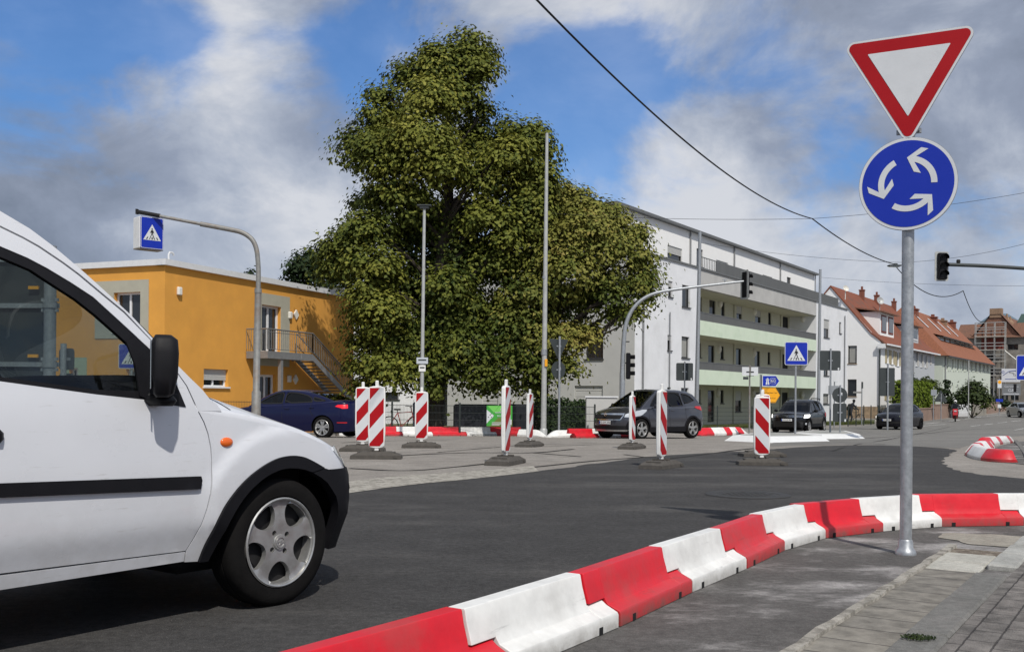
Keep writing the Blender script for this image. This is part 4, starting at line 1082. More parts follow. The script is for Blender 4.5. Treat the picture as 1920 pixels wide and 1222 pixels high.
# black off-roader
S = smooth_line([(-2.0, 1.05), (-1.5, 1.10), (.5, 1.06), (.9, 1.06), (1.5, 1.02), (2.0, .93)], 1)
sh = Shell(.905, 1.40, -1.6, [(0, 1.95), (.3, 2.08), (.6, 2.14), (.9, 2.10), (1.05, 1.98)], [(0, -2.0), (.4, -2.16), (1.0, -2.10), (1.15, -2.05)], smooth_line([(.2, .95), (.4, .975), (.65, 1), (.9, .99), (1.1, .95)], 1), smooth_line([(-1.6, .95), (-1.0, 1), (.8, 1), (1.40, .97)], 1), S, .07, .58)
U = sh.u_of
cab = smooth_line([(-2.05, 1.06), (-1.9, 1.35), (-1.7, 1.55), (-.9, 1.635), (-.1, 1.645), (.25, 1.61), (.55, 1.45), (1.05, 1.055)], 1)
root = car_root(1499, 51, 180 + 58, 'black off-road car with roof rails behind the refuge islands')
build_car(root, dict(shell=sh, paint='black_paint', zb=.30, xf=1.35, xr=-1.32, ra=.40, wr=.345, rim_r=.22, ww=.22, spokes=5, crown=.05, cabin=cab, ckinds=kf(cab, -1.8, .40), tumble=.36, zbelt=1.05, cladding=.05,
     cplan=ipf([(-2.0, .9), (-1.0, .99), (0, 1), (1.1, .97)]), windows=[[(-.05, 1.09), (.72, 1.09), (.45, 1.38), (.26, 1.53), (-.05, 1.56)], [(-.86, 1.12), (-.13, 1.09), (-.13, 1.56), (-.84, 1.55)], [(-1.55, 1.18), (-.95, 1.13), (-.93, 1.53), (-1.5, 1.45)]], win_m=['tinted_glass', 'tinted_glass', 'privacy_glass'], roof_crown=.03,
     seams=[[(-.09, 1.02), (-.08, .6), (-.12, .48)], [(.88, 1.03), (.87, .6), (.83, .48)]], mirror=(.68, 1.10), handles=[(-.25, .95), (-1.0, .98)],
     extras=[('headlight', 'lit_lamp', [(.50, .76), (.84, .77), (1.0, .86), (.98, .93), (.56, .92)], .012), ('grille', 'dark_interior', [(0, .79), (.46, .78), (.50, .90), (0, .90)], .010), ('grille_bar', 'chrome', [(0, .86), (.44, .86), (.45, .885), (0, .885)], .014), ('grille_bar', 'chrome', [(0, .80), (.44, .80), (.44, .82), (0, .82)], .014), ('fog_lamp', 'lamp_glass', [(.60, .44), (.72, .44), (.72, .53), (.60, .53)], .014), ('tail_lamp', 'red_lens', [(sh.U - .70, .8), (sh.U - .86, .8), (sh.U - .86, 1.0), (sh.U - .7, 1.0)], .012)]))
plate(root, (2.165, 0, .66), R(90), 'AZ-LH 89')
for sg in (-1, 1):
    mb = MB(); mb.tube([(-1.5, sg * .60, 1.62), (-1.4, sg * .60, 1.70), (.0, sg * .60, 1.715), (.15, sg * .60, 1.66)], .022, 8); mb.build('roof_rail', 'black_plastic', root, 40)
mb = MB(); mb.prism([(-.07, .045), (.07, .045), (.06, .0), (0, -.06), (-.06, 0)], lambda u, v, w: Vector((2.125 + w, u, .845 + v)), .012); fixn(mb.build('emblem', 'chrome', root, 0))

# small dark car on the far street
S = smooth_line([(-1.8, 1.0), (-1.2, 1.02), (.6, .98), (1.0, .97), (1.4, .90), (1.75, .78)], 1)
sh = Shell(.84, 1.2, -1.35, [(0, 1.65), (.3, 1.78), (.6, 1.80), (.8, 1.74), (.95, 1.6)], [(0, -1.7), (.4, -1.83), (.9, -1.78), (1.1, -1.7)], smooth_line([(.2, .95), (.4, .975), (.65, 1), (.9, .98), (1.1, .92)], 1), smooth_line([(-1.35, .95), (-.8, 1), (.7, 1), (1.2, .96)], 1), S, .09, .6)
cab = smooth_line([(-1.75, 1.0), (-1.45, 1.28), (-1.1, 1.44), (-.5, 1.51), (0, 1.51), (.35, 1.44), (.62, 1.27), (1.05, .97)], 1)
root = car_root(1687, 60, 180 + 46, 'small rounded dark car on the far street, half behind the near post')
build_car(root, dict(shell=sh, paint='navy_black_paint', zb=.20, xf=1.12, xr=-1.15, ra=.36, wr=.31, rim_r=.2, ww=.2, spokes=5, rim_m='black_plastic', crown=.07, cabin=cab, ckinds=kf(cab, -1.2, .38), tumble=.45, zbelt=.99,
     cplan=ipf([(-1.8, .85), (-1.0, .98), (0, 1), (1.1, .96)]), windows=[[(-.35, 1.03), (.72, 1.02), (.46, 1.26), (.24, 1.40), (-.35, 1.43)], [(-1.2, 1.10), (-.43, 1.04), (-.43, 1.43), (-.9, 1.36)]], win_m=['tinted_glass', 'privacy_glass'], roof_crown=.03, seams=[[(-.40, 1.0), (-.4, .5), (-.5, .35)], [(.8, .96), (.8, .5), (.75, .3)]], mirror=(.62, 1.03), handles=[(-.2, .86)], seat_x=0,
     extras=[('headlight', 'lit_lamp', [(.62, .66), (.76, .66), (.80, .74), (.70, .80), (.60, .76)], .014), ('fog_lamp', 'lit_lamp', [(.66, .50), (.76, .50), (.76, .58), (.66, .58)], .012), ('grille', 'matt_black', [(0, .36), (.5, .36), (.5, .48), (0, .48)], .008)]))
plate(root, (1.82, 0, .56), R(90), 'AZ-ES 500')

# silver car at the right edge
S = smooth_line([(-2.2, .98), (-1.6, 1.06), (.8, .98), (1.3, .93), (2.2, .74)], 1)
sh = Shell(.90, 1.5, -1.8, [(0, 2.1), (.3, 2.24), (.6, 2.28), (.8, 2.16)], [(0, -2.15), (.4, -2.33), (.9, -2.3), (1.1, -2.2)], smooth_line([(.15, .94), (.3, .97), (.6, 1), (.9, .98), (1.1, .92)], 1), smooth_line([(-1.8, .95), (-1.2, 1), (.8, 1), (1.5, .95)], 1), S, .06, .62)
cab = smooth_line([(-1.9, 1.05), (-1.35, 1.28), (-.8, 1.43), (-.2, 1.46), (.25, 1.44), (.65, 1.27), (1.2, .96)], 1)
root = car_root(1917, 100, 180 + 84, 'silver grey car coming down the far street at the right edge')
build_car(root, dict(shell=sh, paint='silver_paint', zb=.2, xf=1.4, xr=-1.3, ra=.37, wr=.325, rim_r=.22, ww=.2, spokes=5, crown=.06, cabin=cab, ckinds=kf(cab, -1.0, .45), tumble=.45, zbelt=1.0, cplan=ipf([(-1.9, .88), (-1, 1), (1.2, .96)]), windows=[[(-.02, 1.04), (.84, 1.02), (.5, 1.22), (.24, 1.35), (-.02, 1.37)], [(-1.1, 1.08), (-.10, 1.05), (-.10, 1.37), (-.95, 1.27)]], win_m=['tinted_glass', 'privacy_glass'], mirror=(.78, 1.03), handles=[(-.2, .87), (-1, .9)],
     extras=[('headlight', 'lamp_glass', [(.45, .66), (.85, .68), (.95, .78), (.5, .75)], .01), ('grille', 'matt_black', [(0, .58), (.32, .60), (.36, .72), (0, .72)], .01), ('lower_grille', 'matt_black', [(0, .34), (.4, .34), (.5, .46), (0, .46)], .008)]))
plate(root, (2.30, 0, .50), R(90), 'AZ-KT 12')
# ------------------------------------------------------------------ kerb barriers (interlocking plastic segments)
PROF_UP = [(.036, .262), (.040, .256), (.050, .205), (.066, .15), (.072, .125)]     # half width, height: upper half
PROF_LO = [(.072, .125), (.090, .098), (.150, .072), (.156, .060), (.156, .0)]
PROF_FULL = PROF_UP + PROF_LO[1:]


def barrier(p0, p1, d0, d1, colour, label, group, dz=0.0, sc=1.0, over=.17, hz=None):
    """segment from p0 to p1 on the ground (centre line); d0, d1 are the mitre directions at its ends"""
    A = Vector(p0[:2]); B = Vector(p1[:2]); L = (B - A).length; d = (B - A) / L
    root = thing('kerb_barrier', label, 'barrier', (A.x, A.y, zg(A.y) + dz), math.atan2(d.y, d.x), group)
    slope = (zg(B.y) - zg(A.y)) / L; root.rotation_euler[1] = -math.atan(slope)
    mb = MB()
    def sec(u0, u1, prof, ends, steps=5):
        n = len(prof); V = []
        for k in range(steps + 1):
            u = u0 + (u1 - u0) * k / steps
            for sg in (-1, 1):
                for w, z in (prof if sg == -1 else prof[::-1]): V.append((u, sg * w * sc, z * sc))
        m = 2 * n
        mb.add(V, [(k * m + i, (k + 1) * m + i, (k + 1) * m + (i + 1) % m, k * m + (i + 1) % m) for k in range(steps) for i in range(m)] + [tuple(range(m)), tuple(steps * m + i for i in range(m))[::-1]])
    g = .008
    up = [(w, z) for w, z in PROF_UP] + [(.072, .125)]
    # main body: full profile between the overlaps, with a rounded shoulder where the foot begins
    full = PROF_FULL
    sec(g, L - over * sc, full, True)
    sec(-over * sc + g, g, [(w + .001, z) for w, z in PROF_UP], True, 2)
    lo = [(.068, .118), (.092, .100), (.150, .072), (.156, .060), (.156, .0)]
    sec(L - over * sc, L - g, lo, True, 2)
    for u in (.17 * L, .80 * L):
        for sg in (-1, 1): mb.box((u, sg * .1565 * sc, .016), (.035, .004, .034), 1)
    o = fixn(mb.build('shell', ['red_plastic' if colour == 'red' else 'white_plastic', 'matt_black'], root, 28))
    bv = o.modifiers.new('bevel', 'BEVEL'); bv.width = .006 * sc; bv.segments = 2; bv.limit_method = 'ANGLE'; bv.angle_limit = R(30)
    return root


J = [(-1.4, 1.95), (-1.15, 2.31), (-.75, 2.90), (-.115, 3.83), (.36, 4.58), (.83, 5.40), (1.29, 6.15), (1.72, 6.90), (2.20, 7.53), (2.80, 7.96), (3.42, 8.30), (4.17, 8.42), (4.95, 8.48)]
ordn = ['red barrier segment cut off at the bottom edge of the photo', 'white barrier segment nearest the viewer, with dirty smears', 'red barrier segment second of the reds from the near end', 'white barrier segment where the near row starts to bend',
        'short red barrier segment in the middle of the near curve', 'white barrier segment left of the middle red ones in the curve', 'red barrier segment with the post shadow across it', 'white barrier segment right behind the galvanised give-way post', 'long red barrier segment to the right of the give-way post', 'white barrier segment cut off by the right edge of the photo']
for i in range(len(J) - 1):
    if i == 0: lab, colr = 'white barrier segment beneath the front of the van, outside the picture', 'white'
    else: lab = None
    k = i - 2
    if k < 0: continue
    colr = 'red' if k % 2 == 0 else 'white'
    barrier(J[i], J[i + 1], None, None, colr, ordn[k], 'red and white kerb barrier along the near island', .010, .95)

# far row behind the beacons
fj = []
for q in [(640, 819), (700, 818), (726, 818), (762, 818), (812, 818), (868, 818), (922, 818), (975, 818)]: fj.append(tuple(gnd(q[0], q[1])[:2]))
fl = ['white', 'red', 'red', 'white', 'red', 'white', 'red']
fx = [(632, 716), (716, 752), (752, 808), (808, 872), (872, 928), (928, 985)]
cols = ['white', 'red', 'white', 'red', 'white', 'red']
labs = ['far white barrier segment just behind the dark blue saloon', 'far red barrier segment right of the paired warning beacons', 'far white barrier segment behind the third warning beacon', 'far red barrier segment under the dark shed, left of the banner', 'far white barrier segment below the green football banner', 'far red barrier segment right of the green football banner']
for (a, b), c_, lb in zip(fx, cols, labs):
    barrier(gnd(a, 817), gnd(b, 817), None, None, c_, lb, 'far row of red and white kerb barriers', .0, 1.25)


def nosing(a, b, label, group, flip=False, cols=('white',), sc=1.2, dz=0.0, h=.26, wd=.34, nose='end'):
    """end piece that slopes down to the road, painted in bands"""
    A = Vector(a[:2]); B = Vector(b[:2]); L = (B - A).length; d = (B - A) / L
    root = thing('kerb_barrier', label, 'barrier', (A.x, A.y, zg(A.y) + dz), math.atan2(d.y, d.x), group)
    mb = MB(); n = 24; prof = []
    for i in range(n + 1):
        t = i / n; k = math.sin(min(1, (1 - t) * 2.2 if nose == 'end' else 1) * math.pi / 2)
        if nose == 'both': k = math.sin(min(1, t * 6 + .12, (1 - t) * 5 + .12) * math.pi / 2)
        hh = max(.02, h * k); prof.append((t * L, hh))
    V = []
    for u, hh in prof:
        for y, z in ((-wd / 2, 0), (-wd / 2, hh * .3), (-wd * .22, hh * .9), (-wd * .16, hh), (wd * .16, hh), (wd * .22, hh * .9), (wd / 2, hh * .3), (wd / 2, 0)): V.append((u, y, z))
    nb = len(cols)
    o0 = len(mb.v); mb.v += V
    for i in range(n):
        mi = 0 if cols[min(nb - 1, int(i / n * nb))] == 'white' else 1
        for j in range(7): mb.f.append((i * 8 + j, (i + 1) * 8 + j, (i + 1) * 8 + j + 1, i * 8 + j + 1)); mb.m.append(mi)
    mb.f.append(tuple(range(8))); mb.m.append(0 if cols[0] == 'white' else 1); mb.f.append(tuple(n * 8 + j for j in range(8))[::-1]); mb.m.append(0 if cols[-1] == 'white' else 1)
    fixn(mb.build('shell', ['white_plastic', 'red_plastic'], root, 30)); return root


g2 = 'end pieces of the far kerb barriers'
nosing(gnd(975, 818), gnd(1026, 819), 'white tapered end piece of the far barrier beside the grass gap', g2)
nosing(gnd(1076, 820), gnd(1022, 820), 'white tapered end piece starting the barrier left of the grey hatchback', g2)
barrier(gnd(1074, 821), gnd(1118, 821), None, None, 'red', 'red barrier segment partly hidden by the nose of the grey hatchback', 'far row of red and white kerb barriers', 0, 1.2)
barrier(gnd(1118, 820), gnd(1160, 820), None, None, 'white', 'white barrier segment behind the front wheel of the grey hatchback', 'far row of red and white kerb barriers', 0, 1.2)
barrier(gnd(1160, 820), gnd(1202, 820), None, None, 'red', 'red barrier segment showing under the grey hatchback bumper', 'far row of red and white kerb barriers', 0, 1.2)
nosing(gnd(1306, 817), gnd(1396, 816), 'low banded red and white barrier piece right of the grey hatchback', g2, cols=('red', 'red', 'white', 'white', 'red', 'white', 'red', 'white'), nose='both', h=.32, wd=.55)

# low banded pieces round the right-hand island
g3 = 'banded corner pieces of the right-hand island'
def banded(pts, cols, label, h, wd):
    P = [gnd(*p) for p in pts]; root = thing('kerb_barrier', label, 'barrier', P[0], 0, g3)
    Q = smooth_line([(p.x - P[0].x, p.y - P[0].y) for p in P], 2); n = len(Q) - 1; mb = MB(); V = []
    for i in range(n + 1):
        a = Q[max(0, i - 1)]; b = Q[min(n, i + 1)]; d = Vector((b[0] - a[0], b[1] - a[1])).normalized(); nn = Vector((-d.y, d.x)); t = i / n
        k = math.sin(min(1, t * 7 + .1, (1 - t) * 7 + .1) * math.pi / 2); hh = h * k; zz = zg(Q[i][1] + P[0].y) - P[0].z
        for w, z in ((-.5, 0), (-.5, .25), (-.24, .92), (-.16, 1), (.16, 1), (.24, .92), (.5, .25), (.5, 0)): V.append((Q[i][0] + nn.x * w * wd, Q[i][1] + nn.y * w * wd, zz + max(.015, hh * z) if z else zz))
    mb.v += V; L = len(cols)
    for i in range(n):
        mi = 1 if cols[min(L - 1, int((i + .5) / n * L))] == 'r' else 0
        for j in range(7): mb.f.append((i * 8 + j, (i + 1) * 8 + j, (i + 1) * 8 + j + 1, i * 8 + j + 1)); mb.m.append(mi)
    mb.f.append(tuple(range(8))); mb.m.append(1 if cols[0] == 'r' else 0); mb.f.append(tuple(n * 8 + j for j in range(8))[::-1]); mb.m.append(1 if cols[-1] == 'r' else 0)
    fixn(mb.build('shell', ['white_plastic', 'red_plastic'], root, 32))
    return root
banded([(1828, 853), (1842, 860), (1862, 864), (1880, 866), (1896, 866)], 'rwwrrr', 'banded corner piece of the right-hand island lying nearest the road', .21, .36)
banded([(1850, 840), (1836, 845), (1828, 851)], 'wrwrw', 'small curved red and white piece closing the tip of the right-hand island', .19, .34)
banded([(1842, 836), (1862, 833), (1891, 830)], 'rrwrwrw', 'banded red and white piece along the far side of the right-hand island', .21, .36)
sheet('island', P2([(1835, 858), (1850, 846), (1870, 838), (1905, 828), (2000, 820), (2000, 880), (1895, 868), (1860, 866)]), 'worn_asphalt', .006, 1.2)
mb = MB(); a = gnd(1905, 830); b = gnd(1935, 872); mb.tube([(a.x, a.y, zg(a.y)), (b.x, b.y, zg(b.y))], .09, 6); o = mb.build('kerb', 'kerb_stone', smooth=0); o['kind'] = 'structure'


# white prefabricated refuge islands
def refuge(pts, top, label, h=.13):
    P = [gnd(*p) for p in pts]; c = sum(P, Vector()) / len(P)
    root = thing('traffic_island', label, 'traffic island', c, 0, 'white refuge islands')
    mb = MB(); n = len(P); A = [p - c for p in P]; zc = Vector((0, 0, h))
    B = [a * .86 + zc + Vector((0, 0, 0)) for a in A]; C = [a * .74 + zc * 1.02 for a in A]
    mb.add(A + B + C, [(i, (i + 1) % n, n + (i + 1) % n, n + i) for i in range(n)] + [(n + i, n + (i + 1) % n, 2 * n + (i + 1) % n, 2 * n + i) for i in range(n)], 0)
    o = fixn(mb.build('kerb_ring', 'white_shell', root, 20))
    t = MB(); t.ngon([p - Vector((0, 0, .004)) for p in C]); t.build('top_surface', 'kerb_light', root, 0)
    return root
refuge([(1358, 826), (1440, 830), (1556, 827), (1500, 818), (1420, 816)], None, 'white refuge island carrying the blue pedestrian crossing sign', .15)
refuge([(1478, 818), (1540, 823), (1622, 822), (1590, 813), (1520, 812)], None, 'white refuge island carrying the round sign seen from behind', .16)


# ------------------------------------------------------------------ warning beacons
def beacon_parts(lean_left):
    root = bpy.data.objects.new('warning_beacon', None); COL.objects.link(root)
    mb = MB()      # stepped rubber foot
    def frus(l0, w0, l1, w1, z0, z1, x=0):
        V = [(x - l0, -w0, z0), (x + l0, -w0, z0), (x + l0, w0, z0), (x - l0, w0, z0), (x - l1, -w1, z1), (x + l1, -w1, z1), (x + l1, w1, z1), (x - l1, w1, z1)]
        mb.add(V, [(0, 3, 2, 1), (4, 5, 6, 7), (0, 1, 5, 4), (1, 2, 6, 5), (2, 3, 7, 6), (3, 0, 4, 7)])
    frus(.43, .20, .42, .195, 0, .055); frus(.415, .19, .24, .15, .056, .115)
    for x in (-.30, -.24, .24, .30): mb.box((x, 0, .095), (.028, .24, .03))
    for x in (-.09, .09): mb.box((x, 0, .125), (.05, .20, .03))
    mb.box((0, -.1, .12), (.09, .05, .03)); mb.box((0, .1, .12), (.09, .05, .03))
    mb.box((.33, -.196, .03), (.07, .03, .035)); mb.box((-.33, .196, .03), (.07, .03, .035))
    mb.build('foot', 'recycled_rubber', root, 0)
    b = MB()
    pl = [(-.10, .17), (.10, .17), (.145, .23), (.145, 1.16), (.115, 1.215), (-.115, 1.215), (-.145, 1.16), (-.145, .23)]
    pl = smooth_loop(pl, 1)
    b.prism(pl, lambda u, v, w: Vector((u, -.032 + w, v)), .064)
    b.box((0, 0, .14), (.07, .05, .12), bev=.008); b.box((0, 0, 1.255), (.055, .045, .11), bev=.01)
    o = fixn(b.build('post', 'white_shell', root, 25))
    bv = o.modifiers.new('bevel', 'BEVEL'); bv.width = .012; bv.segments = 2; bv.limit_method = 'ANGLE'; bv.angle_limit = R(50)
    # striped film on both faces
    x0, x1, z0, z1 = -.118, .118, .205, 1.185
    for face in (-1, 1):
        f = MB(); y = face * .0345
        f.ngon([(x * -face, y, z) for x, z in ((x0, z0), (x1, z0), (x1, z1), (x0, z1))], 0)
        y2 = face * .0365; sl = .275; per = .49
        dirn = lean_left * (1)
        k = -3
        for k in range(-2, 5):
            base = z0 - .20 + per * k
            P = []
            # stripe between lines z = base + s*(x-x0) and base+per/2+s*(x-x0)
            s_ = sl / (x1 - x0)
            poly = [(x0, base), (x1, base + sl), (x1, base + sl + per / 2), (x0, base + per / 2)]
            # clip to z0..z1
            def clip(pl_, zc, keep_above):
                out = []
                for i in range(len(pl_)):
                    a = pl_[i]; c = pl_[(i + 1) % len(pl_)]; ina = (a[1] >= zc) == keep_above; inc = (c[1] >= zc) == keep_above
                    if ina: out.append(a)
                    if ina != inc: t = (zc - a[1]) / (c[1] - a[1]); out.append((a[0] + t * (c[0] - a[0]), zc))
                return out
            poly = clip(clip(poly, z0, True), z1, False) if poly else []
            if len(poly) >= 3:
                P = [((x if dirn > 0 else -x) * (1 if face < 0 else -1), y2, z) for x, z in poly]
                f.ngon(P, 1)
        f.build('reflective_film', ['white_film', 'red_film'], root, 0)
    return root


bl = beacon_parts(1); br = beacon_parts(-1)
used = {1: False, -1: False}
BEACONS = [((680, 840), 103, 4, 1, 'red and white warning beacon half hidden behind another beside the blue saloon'),
           ((706, 853), 116, 3, 1, 'red and white warning beacon standing frontmost of the pair by the white van'),
           ((790, 834), 90, 6, 1, 'red and white warning beacon beneath the slim street lamp'),
           ((948, 863), 126, 72, 1, 'red and white warning beacon turned edge on before the green banner'),
           ((993, 832), 85.5, 68, 1, 'small edge-on warning beacon left of the tall bare pole'),
           ((1185, 836), 85.5, 64, -1, 'edge-on warning beacon in front of the grey hatchback bonnet'),
           ((1240, 870), 125, 58, -1, 'edge-on warning beacon in front of the grey hatchback door'),
           ((1428, 865), 110, -5, -1, 'red and white warning beacon facing the viewer before the yellow direction sign'),
           ((1429, 850), 100, 4, -1, 'warning beacon hidden behind the one that faces the viewer, its foot showing at left')]
for (px, py), hpx, rz, ln, lab in BEACONS:
    src = bl if ln > 0 else br
    o = src if not used[ln] else copy_tree(src)
    used[ln] = True
    p = gnd(px, py, .055); sc_ = hpx * p.y / FPX / 1.045; o.location = (p.x, p.y, zg(p.y) + .006); o.rotation_euler = (0, 0, R(rz)); o.scale = (sc_, sc_, sc_)
    tag(o, lab, 'warning beacon', 'red and white warning beacons in the crossing')


# ------------------------------------------------------------------ sign faces
def sheet2d(mb, poly, y, mi, back=False):
    mb.ngon([(x, y, z) for x, z in poly], mi)


def circle(cx_, cz, r, n=48): return [(cx_ + r * math.cos(2 * math.pi * i / n), cz + r * math.sin(2 * math.pi * i / n)) for i in range(n)]


def rrect(w, h, r, cx_=0, cz=0, n=5):
    P = []
    for sx, sz, a in ((1, 1, 0), (-1, 1, 90), (-1, -1, 180), (1, -1, 270)):
        for i in range(n + 1):
            q = R(a + 90 * i / n); P.append((cx_ + sx * (w / 2 - r) + r * math.cos(q), cz + sz * (h / 2 - r) + r * math.sin(q)))
    return P


def rtri(side, r, cz=0, down=True, cx_=0):
    h = side * math.sqrt(3) / 2; V = [(0, -2 * h / 3), (side / 2, h / 3), (-side / 2, h / 3)]
    if not down: V = [(-x, -z) for x, z in V]
    V = [(x, z) for x, z in V]; P = []
    ang = [210, 330, 90] if not down else None
    for i, (x, z) in enumerate(V):
        L = math.hypot(x, z); k = (L - 2 * r) / L; cxx, czz = x * k, z * k; a0 = math.degrees(math.atan2(z, x))
        for j in range(9):
            q = R(a0 - 60 + 120 * j / 8); P.append((cx_ + cxx + r * math.cos(q), cz + czz + r * math.sin(q)))
    return P


def arc_arrow(R0, a0, a1, w, head):
    """bent arrow running anticlockwise from angle a0 to a1 (degrees)"""
    P = []; n = 14
    for i in range(n + 1): q = R(a0 + (a1 - a0) * i / n); P.append(((R0 + w / 2) * math.cos(q), (R0 + w / 2) * math.sin(q)))
    I = [((R0 - w / 2) * math.cos(R(a0 + (a1 - a0) * i / n)), (R0 - w / 2) * math.sin(R(a0 + (a1 - a0) * i / n))) for i in range(n + 1)]
    q = R(a1); t = Vector((-math.sin(q), math.cos(q))); c = Vector((math.cos(q), math.sin(q))); b = c * R0
    ww = w * .95
    H = [b + c * (head) - t * head * .55, b + c * (head) - t * head * .55 + (t * .0 + (t + -c * .0) * 0), ]
    tip = b + t * head * .62
    o1 = b + c * head * .98 - t * head * .42; o2 = b + c * head * .98 + t * (head * -.42 + ww * 1.1)
    i1 = b - c * head * .98 - t * head * .42; i2 = b - c * head * .98 + t * (head * -.42 + ww * 1.1)
    outer = [tuple(o1), tuple(tip), tuple(i1)]
    poly = P[:-1] + [tuple(b + c * w / 2 - t * head * .02), tuple(b + c * head * .98 - t * head * .75), tuple(b + c * head * .98 - t * head * .75 + t * ww * 1.25), tuple(tip),
                     tuple(b - c * head * .98 - t * head * .75 + t * ww * 1.25), tuple(b - c * head * .98 - t * head * .75), tuple(b - c * w / 2 - t * head * .02)] + I[::-1][1:]
    return poly


def crossing_face(mb, w, h, y, yd, cz=0, border=True):
    """blue crossing sign face: materials 0 white, 1 blue, 2 black. yd is the layer step (negative = towards the reader)"""
    sheet2d(mb, rrect(w, h, w * .07, 0, cz), y, 0 if border else 1)
    sheet2d(mb, rrect(w * .95, h - w * .05, w * .055, 0, cz), y + yd, 1)
    s = w / .6
    T = [(-.235 * s, cz - .19 * s), (.235 * s, cz - .19 * s), (0, cz + .22 * s)]
    sheet2d(mb, T, y + 2 * yd, 0)
    b = lambda pts: sheet2d(mb, [(x * s, cz + z * s) for x, z in pts], y + 3 * yd, 2)
    b(circle(-.004, .098, .019, 16))
    b([(-.025, .07), (.018, .07), (.026, .03), (.016, -.02), (-.02, -.02), (-.03, .03)])
    b([(-.025, .068), (-.033, .05), (-.058, -.005), (-.048, -.01), (-.02, .035)])
    b([(.018, .068), (.036, .04), (.05, -.005), (.04, -.01), (.014, .03)])
    b([(-.02, -.02), (.002, -.02), (-.035, -.10), (-.062, -.168), (-.085, -.168), (-.05, -.10)])
    b([(-.004, -.02), (.016, -.02), (.045, -.10), (.078, -.168), (.053, -.168), (.022, -.10)])
    b([(-.165, -.17), (-.135, -.17), (-.105, -.11), (-.128, -.11)])
    b([(-.018, -.17), (.014, -.17), (.012, -.11), (-.016, -.11)])
    b([(.135, -.17), (.165, -.17), (.128, -.11), (.102, -.11)])


def sign_back(mb, poly, y0, t, mi):
    mb.prism(poly, lambda u, v, w: Vector((u, y0 + w, v)), t, mi)


def post(parent, r, h, m='galvanised', foot=True, n=20, x=0, y=0):
    mb = MB(); mb.M = Matrix.Translation((x, y, 0)); mb.tube([(0, 0, 0), (0, 0, h)], r, n); mb.lathe([(r * 1.02, h), (r * 1.02, h + .008), (.001, h + .012)], n)
    if foot: mb.lathe([(r * 1.75, 0), (r * 1.75, .012), (r * 1.55, .03), (r * 1.25, .045), (r * 1.15, .09), (r, .10)], n)
    return mb.build('post', m, parent, 40)


# the big give-way / roundabout sign
def big_sign():
    p = gnd(1698, 1041); root = thing('traffic_sign', 'tall galvanised post with a give-way triangle above a blue roundabout disc', 'traffic sign', (p.x, p.y, p.z + .008), R(-27))
    post(root, .0385, 3.30, n=32)
    t = MB(); cz = 3.17
    sign_back(t, rtri(.85, .05, cz), -.062, .014, 3)
    e = MB()
    sheet2d(t, rtri(.845, .048, cz), -.0635, 0); sheet2d(t, rtri(.795, .034, cz), -.0655, 1); sheet2d(t, rtri(.51, .004, cz), -.0675, 0)
    tri = t.build('give_way_plate', ['white_film', 'red_film', 'blue_film', 'galvanised'], root, 0)
    d = MB(); cz = 2.435
    sign_back(d, circle(0, cz, .305, 72), -.062, .014, 3)
    sheet2d(d, circle(0, cz, .302, 72), -.0635, 0); sheet2d(d, circle(0, cz, .283, 72), -.0655, 2)
    for k in range(3):
        A = arc_arrow(.163, 8 + 120 * k - 10, 8 + 120 * k + 66, .038, .082)
        sheet2d(d, [(x, cz + z) for x, z in A], -.0675, 0)
    d.build('roundabout_plate', ['white_film', 'red_film', 'blue_film', 'galvanised'], root, 0)
    for z in (2.29, 2.58, 2.79, 3.22):
        c = MB(); c.lathe([(.040, z - .018), (.046, z - .018), (.046, z + .018), (.040, z + .018)], 24); c.box((0, -.044, z), (.12, .014, .03)); c.box((.062, 0, z), (.03, .02, .03)); c.box((.062, -.02, z), (.012, .06, .012)); c.box((-.062, 0, z), (.03, .02, .03)); c.build('clamp', 'galvanised', root, 30)
    # back layer faces: dark side of the plates
    return root


big_sign()


def crossing_sign(px, py, Y, w, hpost, zc, label, rz=0.0, m='galvanised', base_dz=0.0):
    p = at(px, py, Y); root = thing('traffic_sign', label, 'traffic sign', (p.x, Y, zg(Y) + base_dz), R(rz), 'blue pedestrian crossing signs')
    post(root, .035, hpost, m, False, 12)
    mb = MB(); sign_back(mb, rrect(w, w, w * .07, 0, zc), -.055, .015, 3); crossing_face(mb, w, w, -.058, -.004, zc)
    mb.build('crossing_plate', ['white_film', 'blue_film', 'black_ink', 'grey_sign_back'], root, 0); return root


crossing_sign(1491, 812, 35.2, .80, 3.28, 2.87, 'blue pedestrian crossing sign on a slim post on the white refuge island', 0, base_dz=.1)
crossing_sign(246, 800, 33, .80, 2.9, 2.55, 'blue pedestrian crossing sign seen through the window of the van', 8)
crossing_sign(1927, 700, 30, .74, 2.62, 2.22, 'blue pedestrian crossing sign cut off by the right edge of the photo', 0)


